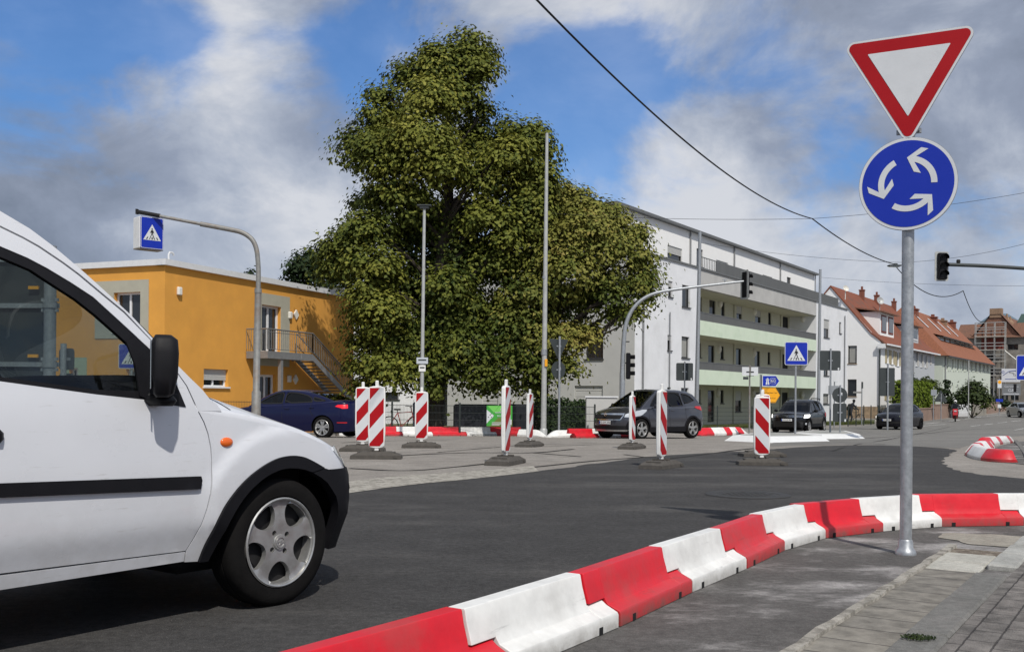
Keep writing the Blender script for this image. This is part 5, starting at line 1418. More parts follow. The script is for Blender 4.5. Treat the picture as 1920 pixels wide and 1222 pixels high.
def back_sign(px, Y, plates, hpost, label, rz=0.0, pr=.035, base_dz=0.0, py=800, sticker=True):
    """plates seen from behind: (shape, size, z centre); the post stands before them"""
    p = at(px, py, Y); root = thing('traffic_sign', label, 'traffic sign', (p.x, Y, zg(Y) + base_dz), R(rz))
    post(root, pr, hpost, 'galvanised', False, 12)
    for kind, sz, zc in plates:
        mb = MB()
        poly = circle(0, zc, sz[0]) if kind == 'round' else (rtri(sz[0], .04, zc) if kind == 'down' else (rtri(sz[0], .04, zc, False) if kind == 'up' else rrect(sz[0], sz[1], .06, 0, zc)))
        sign_back(mb, poly, pr + .01, .014, 0)
        if sticker and kind in ('rect', 'round'):
            sx = .22 * sz[0] if kind == 'round' else .40 * sz[0]; sz_ = .18 * sz[0] if kind == 'round' else -.42 * sz[1]
            mb.ngon([(sx - .03, pr + .007, zc + sz_ - .05), (sx + .03, pr + .007, zc + sz_ - .05), (sx + .03, pr + .007, zc + sz_ + .05), (sx - .03, pr + .007, zc + sz_ + .05)], 1)
        mb.box((0, pr + .002, zc), (min(.2, sz[0]), .012, .05), 2)
        mb.build('sign_plate', ['grey_sign_back', 'white_film', 'galvanised'], root, 0)
    return root


back_sign(1048, 36, [('down', (.88,), 3.22), ('round', (.31,), 2.38)], 3.56, 'give-way sign over a round sign, both seen from behind, on the grass', 35, .04)
back_sign(1283, 46, [('rect', (.76, .80), 2.80)], 3.25, 'dark rectangular sign seen from behind in front of the grey apartment wall', -4)
back_sign(1556.5, 42, [('rect', (.86, .82), 3.02)], 3.5, 'dark square sign seen from behind, high on a post on the far refuge island', 0, .04, base_dz=.12)
back_sign(1575, 41.2, [('round', (.31,), 1.57), ('rect', (.56, .75), .86)], 1.97, 'round sign above a square one, both seen from behind on the refuge island', 0, .035, base_dz=.12)
back_sign(1664, 58, [('rect', (.84, 1.62), 2.75)], 3.75, 'tall dark sign of three joined panels seen from behind near the white house', 0, .05, sticker=False)
back_sign(1764, 88, [('up', (1.2,), 1.95)], 2.3, 'triangular sign seen from behind beside the conifer', 0, .04, sticker=False)
back_sign(1684, 92, [('up', (1.0,), 2.4)], 2.8, 'triangular sign seen from behind, half hidden by the near post', 0, .04, sticker=False)
back_sign(118, 17, [('rect', (.34, .36), 1.60), ('rect', (.34, .28), 1.22)], 1.85, 'small dark sign backs on a thin post seen through the van window', -24, .05, sticker=False)


def big_board():
    root = thing('direction_board', 'big dark sign board seen from behind through the van window, on a galvanised post', 'sign board', (at(92, 800, 9.6).x, 9.6, 0), R(-4))
    mb = MB(); mb.tube([(0, 0, 0), (0, 0, 2.42)], .056, 20); mb.tube([(-2.2, .0, 0), (-2.2, 0, 2.42)], .056, 20)
    mb.build('post', 'galvanised', root, 40)
    b = MB(); b.box((-1.17, .10, 1.76), (2.26, .03, 1.26), bev=.01); b.build('board', 'grey_sign_back', root, 0)
    r_ = MB()
    for z in (1.30, 1.86, 2.30): r_.box((-1.1, .07, z), (2.3, .03, .045))
    for z in (1.30, 1.86, 2.30):
        for x in (0, -2.2): r_.lathe([(.058, z - .03), (.066, z - .03), (.066, z + .03), (.058, z + .03)], 20, c=(x, 0, 0)); r_.box((x, 0, z + .05), (.16, .03, .03)); r_.box((x, 0, z - .05), (.16, .03, .03))
    r_.build('bracket', 'galvanised', root, 30)
    y_ = MB()
    for z in (2.03, 1.38): y_.box((-.19, .05, z), (.10, .02, .03))
    y_.build('label_tag', 'yellow_film', root, 0)


big_board()


# blue and yellow direction arrows
def direction_signs():
    Y = 40.0; p = at(1426, 800, Y); root = thing('direction_sign', 'blue motorway arrow above a yellow direction arrow on one post', 'direction sign', (p.x, Y, zg(Y)), R(14))
    post(root, .045, 2.44, 'galvanised', False, 12)
    def arrow(w, h, zc, ms, k=.16):
        return [(0, zc - h / 2), (w - k, zc - h / 2), (w, zc), (w - k, zc + h / 2), (0, zc + h / 2)]
    mb = MB(); zc = 2.20; A = arrow(.76, .44, zc, 0)
    sign_back(mb, A, -.10, .05, 3); sheet2d(mb, A, -.103, 0); B = [(.03 + x * .93, zc + (z - zc) * .88) for x, z in A]; sheet2d(mb, B, -.107, 1)
    # motorway symbol: two converging lanes under a bridge
    for s in (-1, 1): sheet2d(mb, [(.23 + s * .012, zc - .15), (.23 + s * .085, zc - .15), (.23 + s * .026, zc + .12), (.23 + s * .006, zc + .12)], -.111, 0)
    sheet2d(mb, [(.23 - .09, zc + .035), (.23 + .09, zc + .035), (.23 + .08, zc + .06), (.23 - .08, zc + .06)], -.113, 0)
    sheet2d(mb, rrect(.24, .24, .04, .47, zc), -.111, 0); sheet2d(mb, rrect(.22, .22, .035, .47, zc), -.113, 1)
    mb.build('motorway_arrow', ['white_film', 'blue_film', 'yellow_film', 'grey_sign_back'], root, 0)
    text('60', .2, root, (.47, -.116, 2.20), (R(90), 0, 0), 'white_film')
    mb = MB(); zc = 1.64; A = arrow(.78, .60, zc, 0, .2)
    sign_back(mb, A, -.10, .05, 3); sheet2d(mb, A, -.103, 2); sheet2d(mb, [(.02 + x * .95, zc + (z - zc) * .93) for x, z in A], -.106, 4); sheet2d(mb, [(.03 + x * .93, zc + (z - zc) * .89) for x, z in A], -.109, 2)
    mb.build('town_arrow', ['white_film', 'blue_film', 'yellow_film', 'grey_sign_back', 'black_ink'], root, 0)
    text('Bg.-Oberrhein 7 km', .075, root, (.34, -.113, zc + .09), (R(90), 0, 0), 'black_ink')
    text('Weinheim 5 km', .075, root, (.34, -.113, zc - .12), (R(90), 0, 0), 'black_ink')
    # cycle route pointer just to its left
    p = at(1405, 800, 43); root = thing('direction_sign', 'white cycle route pointers in a cross on a thin post', 'direction sign', (p.x, 43, zg(43)), 0)
    post(root, .035, 2.96, 'galvanised_old', False, 10)
    mb = MB()
    for s in (-1, 1): mb.box((s * .19, -.05, 2.71), (.30, .02, .36)); mb.box((s * .09, -.065, 2.68), (.14, .006, .05), 1); mb.box((s * .08, -.065, 2.52), (.16, .006, .02), 1)
    mb.box((-.18, -.05, 2.42), (.22, .02, .12), 2)
    mb.build('pointer_plate', ['white_film', 'black_ink', 'grey_sign_back'], root, 0)


direction_signs()


# ------------------------------------------------------------------ poles, lamps, signals
def pole(name, px, Y, top_py, r0, r1, label, cat, m='galvanised', lean=0.0, base_py=800):
    p = at(px, base_py, Y); zt = at(px, top_py, Y).z; root = thing(name, label, cat, (p.x, Y, zg(Y)))
    h = zt - zg(Y); mb = MB(); n = 14
    mb.tube([(lean * h * i / 8, 0, h * i / 8) for i in range(9)], [r0 + (r1 - r0) * i / 8 for i in range(9)], n)
    mb.lathe([(r0 * 1.3, 0), (r0 * 1.3, .25), (r0, .3)], n)
    mb.build('shaft', m, root, 40); return root, h


mat('pale_metal', (.42, .43, .42), .5, metal=.2, var=.1)
r_, h = pole('wire_mast', 1019, 36, 250, .105, .055, 'tall bare pale pole in front of the trees', 'mast', 'pale_metal', .004)
mb = MB(); mb.box((.07, -.1, 2.62), (.10, .08, .26), bev=.01); mb.build('call_box', 'yellow_film', r_, 0)
mb = MB(); mb.lathe([(.112, 2.9), (.112, 3.1)], 14); mb.lathe([(.085, 5.6), (.085, 5.7)], 14); mb.build('band', 'galvanised', r_, 30)
pole('wire_mast', 1305, 45, 435, .105, .07, 'grey wire mast by the corner of the balconies', 'mast', 'galvanised', .012)
pole('wire_mast', 1534, 58, 505, .105, .07, 'grey wire mast at the right end of the balconies', 'mast', 'galvanised', .006)

r_, h = pole('street_lamp', 790, 32, 392, .065, .045, 'slim street lamp with a flat head before the big linden', 'street lamp', 'pale_metal', .006)
mb = MB(); hx = .006 * h
mb.box((hx, 0, h + .10), (.46, .26, .05), bev=.015); mb.box((hx, 0, h + .04), (.30, .20, .08), bev=.02); mb.build('lamp_head', 'grey_sign_back', r_, 30)
for z, w, hh, m in ((2.42, .36, .20, 'lamp_glass'), (2.18, .21, .20, 'white_shell')):
    mb = MB(); mb.box((.02, -.075, z), (w, .015, hh))
    mb.box((.02, -.084, z + hh * .1), (w * .7, .004, hh * .22), 1); mb.build('street_plate', [m, 'grey_sign_back'], r_, 0)

# curved lamp mast with the lit crossing box
Y = 26.0; p = at(480, 800, Y)
root = thing('lamp_mast', 'curved galvanised mast reaching over the road in front of the orange house', 'lamp mast', (p.x, Y, zg(Y)), 0)
def L_(px, py, Yq=Y): q = at(px, py, Yq); return (q.x - p.x, q.y - Y, q.z - zg(Y))
curve = smooth_line([(L_(484, 548)[0], L_(484, 548)[2]), (L_(485, 500)[0], L_(485, 500)[2]), (L_(480, 455)[0], L_(480, 455)[2]), (L_(458, 436)[0], L_(458, 436)[2]), (L_(430, 430)[0], L_(430, 430)[2]), (L_(376, 420)[0], L_(376, 420)[2])], 3)
mb = MB(); mb.tube([(x, 0, z) for x, z in curve], .062, 12)
b0 = L_(484, 548); mb.tube([(.0, 0, 0), (.0, 0, 1.2), (.0, 0, 1.25), (b0[0], 0, b0[2])], [.116, .116, .087, .083], 14)
mb.lathe([(.093, b0[2] - .02), (.093, b0[2] + .1)], 14, c=(b0[0], 0, 0)); mb.build('shaft', 'galvanised_old', root, 40)
mb = MB(); a = L_(376, 420); e = L_(257, 397); mb.tube([(a[0], 0, a[2]), (e[0], 0, e[2])], .043, 10); mb.build('arm', 'galvanised_old', root, 40)
mb = MB(); a = L_(300, 405); mb.tube([(a[0], 0, a[2]), (e[0], 0, e[2])], .054, 8); mb.box((e[0], 0, e[2]), (.05, .1, .13)); q = L_(276, 408); mb.box((q[0], 0, q[2] - .03), (.2, .05, .04)); mb.tube([(q[0], 0, q[2]), (q[0], 0, q[2] - .14)], .04, 8); mb.build('bracket', 'matt_black', root, 30)
c = at(285, 437, Y)
root2 = thing('crossing_box', 'white box with a blue crossing face hanging from the curved mast', 'crossing box sign', (c.x, Y, c.z), R(43))
mb = MB(); w, h = .595, .80
mb.box((-.015, .225, 0), (w, .41, h), bev=.015); mb.box((0, .225, -h / 2 - .01), (w + .05, .36, .018), 1)
mb.build('box_body', ['white_shell', 'concrete_patch'], root2, 0)
mb = MB(); crossing_face(mb, w, h, -.004, -.004, 0); sign_back(mb, rrect(w * 1.02, h * 1.02, w * .08), -.001, .02, 1); mb.build('crossing_plate', ['white_film', 'blue_film', 'black_ink'], root2, 0)


def signal_head(name, loc, rz, label, parent=None, w=.30, h=.98, board=False):
    root = thing(name, label, 'traffic light', loc, rz) if parent is None else None
    mb = MB(); mb.box((0, 0, 0), (w, .16, h), bev=.03)
    if board: mb.prism(rrect(w * 1.55, h * 1.12, .06), lambda u, v, ww: Vector((u, .05 + ww, v)), .01, 1)
    for k in (-1, 0, 1):
        # hood: half tube over each lens
        z = k * h * .31; n = 12; V = []; rr = w * .37
        for i in range(n + 1):
            q = R(-20 + 220 * i / n)
            for (y, s_) in ((-.08, 1), (-.08 - .17, 1.0)): V.append((rr * s_ * math.cos(q), y, z + rr * s_ * math.sin(q)))
        mb.add(V, [(2 * i, 2 * i + 1, 2 * i + 3, 2 * i + 2) for i in range(n)] + [(2 * i + 2, 2 * i + 3, 2 * i + 1, 2 * i) for i in range(n)])
        mb.lathe([(.001, -.083), (rr * .9, -.083)], 14, axis='Y', c=(0, 0, z), mi=2)
    o = mb.build('signal_housing', ['black_plastic', 'pale_metal', 'dark_interior'], root if root else parent, 30)
    return root if root else o


# left signal mast with the long curved arm
Y = 38.0; p = at(1167, 800, Y); root = thing('signal_mast', 'grey signal mast with a long curved arm by the apartment block', 'signal mast', (p.x, Y, zg(Y)))
def L2(px, py): q = at(px, py, Y); return (q.x - p.x, 0, q.z - zg(Y))
pts = [L2(1166, 815), L2(1167, 700), L2(1169, 640), L2(1173, 605), L2(1187, 576), L2(1210, 556), L2(1240, 546), L2(1310, 537), L2(1398, 527)]
ln = [pts[0], pts[1]] + [(x, 0, z) for x, z in smooth_line([(q[0], q[2]) for q in pts[1:]], 2)][1:]
mb = MB(); k = len(ln); mb.tube(ln, [.105] * 2 + [.095 - .055 * min(1, i / (k - 3)) for i in range(k - 2)], 14); mb.build('shaft', 'galvanised', root, 40)
mb = MB(); a = L2(1359, 529); mb.box((a[0], 0, a[2] + .09), (.16, .05, .03)); mb.tube([(a[0], 0, a[2]), (a[0], 0, a[2] + .1)], .02, 6); mb.build('bracket', 'galvanised', root, 0)
mb = MB(); mb.box((.12, 0, 3.55), (.24, .05, .04)); mb.box((.12, 0, 2.75), (.24, .05, .04)); mb.build('bracket', 'matt_black', root, 0)
c = at(1398, 534, Y); signal_head('traffic_light', (c.x, Y - .02, c.z), R(115), 'black traffic light at the tip of the long curved arm', board=True)
c = at(1178, 686, Y); signal_head('traffic_light', (c.x, Y, c.z), R(80), 'black traffic light strapped to the curved signal mast at head height')
# right signal on its arm from outside the picture
Y = 33.0; c = at(1767, 499, Y)
signal_head('traffic_light', (c.x, Y, c.z), R(4), 'dark traffic light hanging from the arm at the right edge', w=.30, h=.86, board=True)
root = thing('signal_mast', 'grey signal mast arm entering from the right edge of the photo', 'signal mast', (at(2080, 800, Y).x, Y, zg(Y)))
x0 = at(2080, 800, Y).x; z0 = zg(Y)
pts = [(c.x + .2 - x0, 0, at(1784, 496, Y).z - z0), (at(1860, 499, Y).x - x0, 0, at(1860, 499, Y).z - z0), (at(1960, 506, Y).x - x0, 0, at(1960, 506, Y).z - z0), (-.6, 0, 5.0), (0, 0, 4.2), (0, 0, 0)]
pts = [(a, 0, b) for a, b in smooth_line([(q[0], q[2]) for q in pts], 2)]
mb = MB(); mb.tube(pts, .06, 12); mb.build('shaft', 'grey_sign_back', root, 40)
mb = MB(); q = at(1797, 490, Y); mb.box((q.x - x0, 0, q.z - z0), (.12, .08, .12), bev=.02); mb.build('detector', 'matt_black', root, 30)


# ------------------------------------------------------------------ overhead wires
def wire(pts, r, label, sag=0.0, n=20, name='overhead_cable'):
    P = [p if isinstance(p, Vector) else at(*p) for p in pts]; L = []
    for i in range(len(P) - 1):
        for k in range(n):
            t = k / n; q = P[i].lerp(P[i + 1], t); q.z -= sag * 4 * t * (1 - t); L.append(q)
    L.append(P[-1]); c = L[0].copy(); mb = MB(); mb.tube([q - c for q in L], r, 6)
    o = mb.build(name, 'matt_black', smooth=60); o.location = c; tag(o, label, 'cable', 'wires strung over the crossing'); return o


wire([at(985, -22, 14) + (at(985, -22, 14) - at(1523, 410, 33)) * 1.3 + Vector((0, 0, 1.2)), (985, -22, 14), (1523, 410, 33)], .017, 'thick dark cable sweeping down across the sky from the top edge', .55, 28)
wire([(1523, 410, 33), (1676, 495, 44)], .020, 'dark cable dropping from the wire knot to the hanging lamp', .2, 20)
wire([(1676, 495, 44), (1806, 545, 50), (1852, 597, 70)], .020, 'dark sagging cable right of the near post', .75, 24)
wire([(1035, 400, 36), (1523, 410, 33)], .007, 'thin span wire from the trees to the wire knot', .1)
wire([(1523, 410, 33), (1930, 360, 34)], .007, 'thin span wire running behind the round sign to the right edge', .1)
wire([(1313, 455, 45), (1690, 492, 44), (1930, 455, 40)], .007, 'thin span wire passing just above the traffic light on the right', .15)
wire([(1540, 520, 58), (1930, 536, 48)], .007, 'lowest thin wire above the gabled house', .12)
c = at(1677, 498, 44); root = thing('hanging_lamp', 'small street lamp hanging from the wires beside the near post', 'hanging lamp', c)
mb = MB(); mb.box((0, 0, 0), (.55, .28, .06), bev=.02); mb.box((.05, 0, .06), (.16, .12, .08), bev=.02); mb.build('lamp_body', 'grey_sign_back', root, 30)
mb = MB(); mb.box((0, 0, -.045), (.44, .22, .03), bev=.01); mb.build('diffuser', 'lamp_glass', root, 30)
# ------------------------------------------------------------------ buildings
mat('render_white', (.74, .75, .77), .9, var=.05, vscale=1.2, bump=.12, bscale=60, var2=(.55, .56, .56), v2scale=.5, v2amt=.35)
mat('render_pent', (.83, .83, .82), .9, var=.02, vscale=2)
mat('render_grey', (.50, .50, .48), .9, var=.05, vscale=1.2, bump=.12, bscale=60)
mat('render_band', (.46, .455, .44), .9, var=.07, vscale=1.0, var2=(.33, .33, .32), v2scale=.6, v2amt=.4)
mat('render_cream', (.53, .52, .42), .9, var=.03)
mat('mint', (.62, .71, .57), .85, var=.03, vscale=1.5, var2=(.45, .58, .42), v2scale=1, v2amt=.3)
mat('metal_band', (.16, .165, .165), .55, metal=.3, var=.12, vscale=4, stretch=(1, 1, .1))
mat('frame_dark', (.035, .035, .036), .5)
mat('frame_white', (.74, .75, .76), .4)
mat('window_glass', (.018, .022, .026), .06, spec=.8)
mat('curtain', (.30, .30, .28), .8, var=.25, vscale=9, stretch=(3, 3, .1))
mat('shutter', (.50, .50, .48), .6, var=.05)
mat('orange_render', (.69, .33, .06), .92, var=.07, vscale=1.3, bump=.35, bscale=45, var2=(.62, .29, .055), v2scale=.7, v2amt=.45)
mat('taupe_render', (.40, .385, .31), .9, var=.06, vscale=3)
mat('mint_grey', (.33, .40, .30), .9, var=.05)
mat('roof_edge', (.66, .67, .68), .5, var=.05)
mat('roof_felt', (.10, .10, .10), .9)
mat('steel_paint', (.27, .275, .28), .5, metal=.4, var=.1)
mat('lamp_cover', (.72, .70, .64), .5)
mat('tiles_red', (.20, .062, .032), .85, var=.35, vscale=6, var2=(.13, .07, .05), v2scale=.8, v2amt=.7, bump=.4, bscale=14)
mat('tiles_orange', (.25, .095, .05), .85, var=.3, vscale=6, var2=(.22, .085, .045), v2scale=.6, v2amt=.6, bump=.4, bscale=14)
mat('tiles_brown', (.17, .085, .055), .85, var=.35, vscale=6, var2=(.12, .07, .05), v2scale=.7, v2amt=.6, bump=.4, bscale=14)
mat('chimney_brick', (.20, .075, .05), .9, var=.3, vscale=9)
mat('chimney_block', (.26, .17, .11), .9, var=.25, vscale=5)
mat('pale_blue_render', (.44, .46, .48), .9, var=.04)
mat('pale_green_render', (.56, .61, .53), .9, var=.04)
mat('ochre_shutter', (.42, .36, .22), .7)
mat('pale_shutter', (.47, .46, .43), .7)
mat('dormer_slate', (.05, .05, .05), .8, var=.3)
mat('old_render', (.20, .185, .165), .95, var=.3, vscale=1.5, var2=(.28, .26, .23), v2scale=.7, v2amt=.6)
mat('old_brick', (.19, .095, .065), .95, var=.3, vscale=4)
mat('red_brick', (.17, .045, .035), .95, var=.3, vscale=4)
mat('scaffold', (.40, .40, .38), .5, metal=.3)
mat('scaffold_deck', (.42, .40, .36), .8)
mat('sandstone', (.34, .25, .16), .9, var=.35, vscale=3, bump=.4, bscale=6)
mat('pink_wall', (.27, .185, .145), .95, var=.15, vscale=3)
mat('banner_white', (.66, .67, .70), .6)
mat('banner_grey', (.20, .21, .22), .6)

ORG = Vector((0, 0, 0))


class Face:
    def __init__(s, O, d):
        s.O = Vector(O); s.d = Vector(d).normalized(); n = Vector((s.d.y, -s.d.x))
        s.n = n if n.dot(-s.O) > 0 else -n

    def pt(s, u, z, w=0.0):
        q = s.O + s.d * u + s.n * w; return Vector((q.x, q.y, z)) - ORG

    def hit(s, px, py, w=0.0):
        tx, tz = px_dir(px, py); o = s.O + s.n * w
        # (tx*Y, Y) = o + d*u
        det = tx * (-s.d.y) - 1 * (-s.d.x); Y = (o.x * (-s.d.y) - o.y * (-s.d.x)) / det
        u = (Vector((tx * Y, Y)) - o).dot(s.d); return u, CAM_H + tz * Y

    def rect(s, l, r, t, b, w=0.0):
        ym = (t + b) / 2; xm = (l + r) / 2
        u0 = s.hit(l, ym, w)[0]; u1 = s.hit(r, ym, w)[0]; z1 = s.hit(xm, t, w)[1]; z0 = s.hit(xm, b, w)[1]
        return (min(u0, u1), max(u0, u1), z0, z1)

    def wall(s, mb, u0, u1, z0, z1, holes=(), w=0.0, reveal=.14, mi=0, mi_r=None):
        us = sorted({u0, u1, *[h[0] for h in holes], *[h[1] for h in holes]}); us = [u for u in us if u0 - 1e-6 <= u <= u1 + 1e-6]
        zs = sorted({z0, z1, *[h[2] for h in holes], *[h[3] for h in holes]}); zs = [z for z in zs if z0 - 1e-6 <= z <= z1 + 1e-6]
        for i in range(len(us) - 1):
            for j in range(len(zs) - 1):
                a, b, c, d_ = us[i], us[i + 1], zs[j], zs[j + 1]; um, zm = (a + b) / 2, (c + d_) / 2
                if any(h[0] < um < h[1] and h[2] < zm < h[3] for h in holes): continue
                s.quad(mb, a, b, c, d_, w, mi)
        for h in holes:
            P = [(h[0], h[2]), (h[1], h[2]), (h[1], h[3]), (h[0], h[3])]
            for k in range(4):
                p, q = P[k], P[(k + 1) % 4]
                mb.add([s.pt(*p, w), s.pt(*q, w), s.pt(*q, w - reveal), s.pt(*p, w - reveal)], [(0, 1, 2, 3)], mi if mi_r is None else mi_r)

    def quad(s, mb, u0, u1, z0, z1, w=0.0, mi=0):
        P = [s.pt(u0, z0, w), s.pt(u1, z0, w), s.pt(u1, z1, w), s.pt(u0, z1, w)]
        n = (P[1] - P[0]).cross(P[2] - P[0])
        mb.add(P, [(0, 1, 2, 3) if n.dot(Vector((s.n.x, s.n.y, 0))) > 0 else (3, 2, 1, 0)], mi)

    def box(s, mb, u0, u1, z0, z1, w0, w1, mi=0, bev=0.0):
        M0 = mb.M; c = s.pt((u0 + u1) / 2, (z0 + z1) / 2, (w0 + w1) / 2)
        mb.M = M0 @ Matrix.Translation(c) @ Matrix.Rotation(math.atan2(s.d.y, s.d.x), 4, 'Z'); mb.box((0, 0, 0), (abs(u1 - u0), abs(w1 - w0), abs(z1 - z0)), mi, bev=bev); mb.M = M0

    def tube(s, mb, pts, r, n=8, mi=0): mb.tube([s.pt(*p) for p in pts], r, n, mi)


def window(parent, f, h, frame='frame_dark', w=0.0, reveal=.14, fw=.06, mull=0, trans=0, sill=True, shutter=0.0, inner='window_glass', name='window', curtain=False, sill_m=None, sash=0.0):
    u0, u1, z0, z1 = h; mb = MB(); wi = w - reveal
    B = lambda a, b, c, d_: f.box(mb, a, b, c, d_, wi - .03, wi + .035)
    B(u0, u0 + fw, z0, z1); B(u1 - fw, u1, z0, z1); B(u0 + fw, u1 - fw, z0, z0 + fw); B(u0 + fw, u1 - fw, z1 - fw, z1)
    for k in range(mull): q = u0 + (u1 - u0) * (k + 1) / (mull + 1); f.box(mb, q - fw * .55, q + fw * .55, z0 + fw, z1 - fw, wi - .025, wi + .03)
    for k in range(trans): q = z0 + (z1 - z0) * (k + 1) / (trans + 1); f.box(mb, u0 + fw, u1 - fw, q - fw * .5, q + fw * .5, wi - .02, wi + .025)
    o = mb.build(name, frame, parent, 0)
    p = MB(); f.quad(p, u0 + fw * .5, u1 - fw * .5, z0 + fw * .5, z1 - fw * .5, wi - .01); p.build('pane', inner, o, 0)
    if curtain:
        c = MB(); f.quad(c, u0 + fw * 1.2, u1 - fw * 1.2, z0 + fw, z1 - fw, wi - .006); c.build('curtain', 'curtain', o, 0)
    if sill:
        q = MB(); f.box(q, u0 - .05, u1 + .05, z0 - .05, z0 + .004, wi, w + .07); q.build('sill', sill_m or frame, o, 0)
    if shutter:
        q = MB(); zt = z1 - .004; zb = z1 - (z1 - z0) * shutter; n = max(2, int((zt - zb) / .06))
        f.box(q, u0 + .01, u1 - .01, zb, zt, wi + .04, wi + .07)
        for k in range(n): z = zb + (zt - zb) * (k + .5) / n; f.box(q, u0 + .012, u1 - .012, z - .022, z + .022, wi + .07, wi + .078)
        q.build('shutter', 'shutter', o, 0)
    return o


def pipe(parent, f, px, t, b, w=0.08, r=.05, m='steel_paint', name='downpipe'):
    u, z1 = f.hit(px, t, w); z0 = f.hit(px, b, w)[1]; mb = MB(); f.tube(mb, [(u, z0, w), (u, z1, w)], r, 8); return mb.build(name, m, parent, 40)


# ---- apartment block with mint balconies
def apartment():
    global ORG
    q = at(1310, 700, 60); vp = px_dir(2200, 754)[0]; d = Vector((vp, 1)).normalized()
    F0 = Face((q.x, q.y), d); uc = F0.hit(1190, 640)[0]; O = F0.O + d * uc
    F = Face(O, d); G = zg(58) - .1
    root = thing('apartment_building', 'long white apartment block with mint green balconies and a set back top floor', 'building', (O.x, O.y, G)); ORG = Vector((O.x, O.y, G))
    uL, uR, uE = F.hit(1311, 640)[0], F.hit(1530, 650)[0], F.hit(1588, 690)[0]
    zc = F.hit(1315, 505)[1]                    # parapet coping
    zs3 = F.hit(1311, 539)[1]
    b2 = [F.hit(1311, y)[1] for y in (627.5, 600, 585.5)]; b1 = [F.hit(1311, y)[1] for y in (720.5, 692.5, 679)]
    ztop = zc + .06
    mb = MB()
    hl = [F.rect(*r) for r in ((1253, 1261, 527, 557), (1279, 1294, 535, 576), (1251.5, 1259, 628, 657), (1278, 1292.5, 631, 671), (1277, 1291, 727, 765), (1251, 1258, 726, 745))]
    hr = [F.rect(*r) for r in ((1544.5, 1555, 599, 633), (1573.5, 1577.5, 604, 625), (1544.5, 1554, 676, 704), (1543.5, 1554.5, 738, 757))]
    F.wall(mb, 0, uL, G - 1, zc, hl); F.wall(mb, uR, uE, G - 1, zc, hr)
    # far end and the return faces
    E_ = Face(F.pt(uE, 0).to_2d() + ORG.to_2d(), (-F.n.x, -F.n.y)); D = 13.0
    mb.add([F.pt(uE, G - 1), F.pt(uE, G - 1, -D), F.pt(uE, zc, -D), F.pt(uE, zc)], [(0, 1, 2, 3)])
    mb.add([F.pt(0, G - 1, -D), F.pt(uE, G - 1, -D), F.pt(uE, zc, -D), F.pt(0, zc, -D)], [(3, 2, 1, 0)])
    mb.build('wall', 'render_white', root, 0)
    for h in hl[:5]: window(root, F, h, shutter=.35 if h in (hl[0], hl[2]) else 0, fw=.07, mull=0, curtain=(h == hl[3]))
    window(root, F, hl[5])
    for i, h in enumerate(hr): window(root, F, h, shutter=.5 if i == 0 else 0, curtain=(i == 3))
    # band above the top loggia, soffits and slabs
    mb = MB(); dp = 2.1
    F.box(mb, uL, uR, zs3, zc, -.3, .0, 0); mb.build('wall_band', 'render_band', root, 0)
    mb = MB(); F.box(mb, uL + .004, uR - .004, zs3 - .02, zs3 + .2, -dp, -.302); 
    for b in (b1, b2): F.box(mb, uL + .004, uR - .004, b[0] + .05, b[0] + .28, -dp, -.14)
    mb.build('balcony_floor', 'render_cream', root, 0)
    for b, lab in ((b2, None), (b1, None)):
        mb = MB(); F.box(mb, uL - .02, uR + .02, b[0], b[1], -.12, .03); mb.build('balcony_front', 'mint', root, 0)
        mb = MB(); F.box(mb, uL - .02, uR + .02, b[1] + .003, b[2], -.06, .0); n = int((uR - uL) / .12)
        for k in range(n): u = uL + (uR - uL) * (k + .5) / n; F.box(mb, u - .012, u + .012, b[1] + .01, b[2] - .01, .0, .012)
        F.box(mb, uL - .02, uR + .02, b[2], b[2] + .05, -.07, .02); mb.build('balcony_railing', 'metal_band', root, 0)
    # back wall of the loggias with doors and windows
    W = -dp; mb = MB(); R_ = lambda l, r, t, b: F.rect(l, r, t, b, W)
    top = [R_(1311, 1316, 557, 584), R_(1330, 1341.5, 563, 594), R_(1352.5, 1359, 567, 593), R_(1381, 1391, 574, 605), R_(1416, 1426.5, 582, 608), R_(1440.5, 1446, 586, 609), R_(1467.5, 1478.5, 594, 622)]
    mid = [R_(1311, 1314.5, 643, 670), R_(1328, 1339.5, 647.5, 682), R_(1351, 1357.5, 649, 673.5), R_(1380, 1390, 653, 685), R_(1415, 1425, 658, 690), R_(1439.5, 1444.5, 660, 682.5), R_(1467, 1478, 664, 694)]
    low = [R_(1311, 1314, 730, 756), R_(1327, 1339.5, 731.5, 791), R_(1351, 1357, 731, 756), R_(1379, 1390, 733, 772), R_(1415, 1425, 736, 776), R_(1440, 1445, 737, 756), R_(1466, 1477.5, 735.5, 778)]
    for hs in (top, mid, low):
        for i, h in enumerate(hs):
            if h[0] < uL + .06: hs[i] = (uL + .06, max(h[1], uL + .3), h[2], h[3])
    F.wall(mb, uL, uR, G - 1, zs3 + .1, top + mid + low, W, .1)
    # the side walls of the recess
    mb.add([F.pt(uL, G - 1, W), F.pt(uL, G - 1, 0), F.pt(uL, zs3, 0), F.pt(uL, zs3, W)], [(0, 1, 2, 3)], 0)
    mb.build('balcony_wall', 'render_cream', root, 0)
    mb = MB(); mb.add([F.pt(uR, G - 1, W), F.pt(uR, G - 1, -.002), F.pt(uR, zs3, -.002), F.pt(uR, zs3, W)], [(3, 2, 1, 0)], 0); mb.build('side_wall', 'render_white', root, 0)
    for hs in (top, mid, low):
        for i, h in enumerate(hs):
            if i in (1, 6): window(root, F, h, w=W, reveal=.1, fw=.05, sill=False, name='balcony_door', inner='dark_interior' if i == 6 else 'window_glass', shutter=0)
            else: window(root, F, h, w=W, reveal=.1, fw=.05, shutter=.45 if (hs is top and i in (3, 4)) or (hs is low and i == 3) else 0)
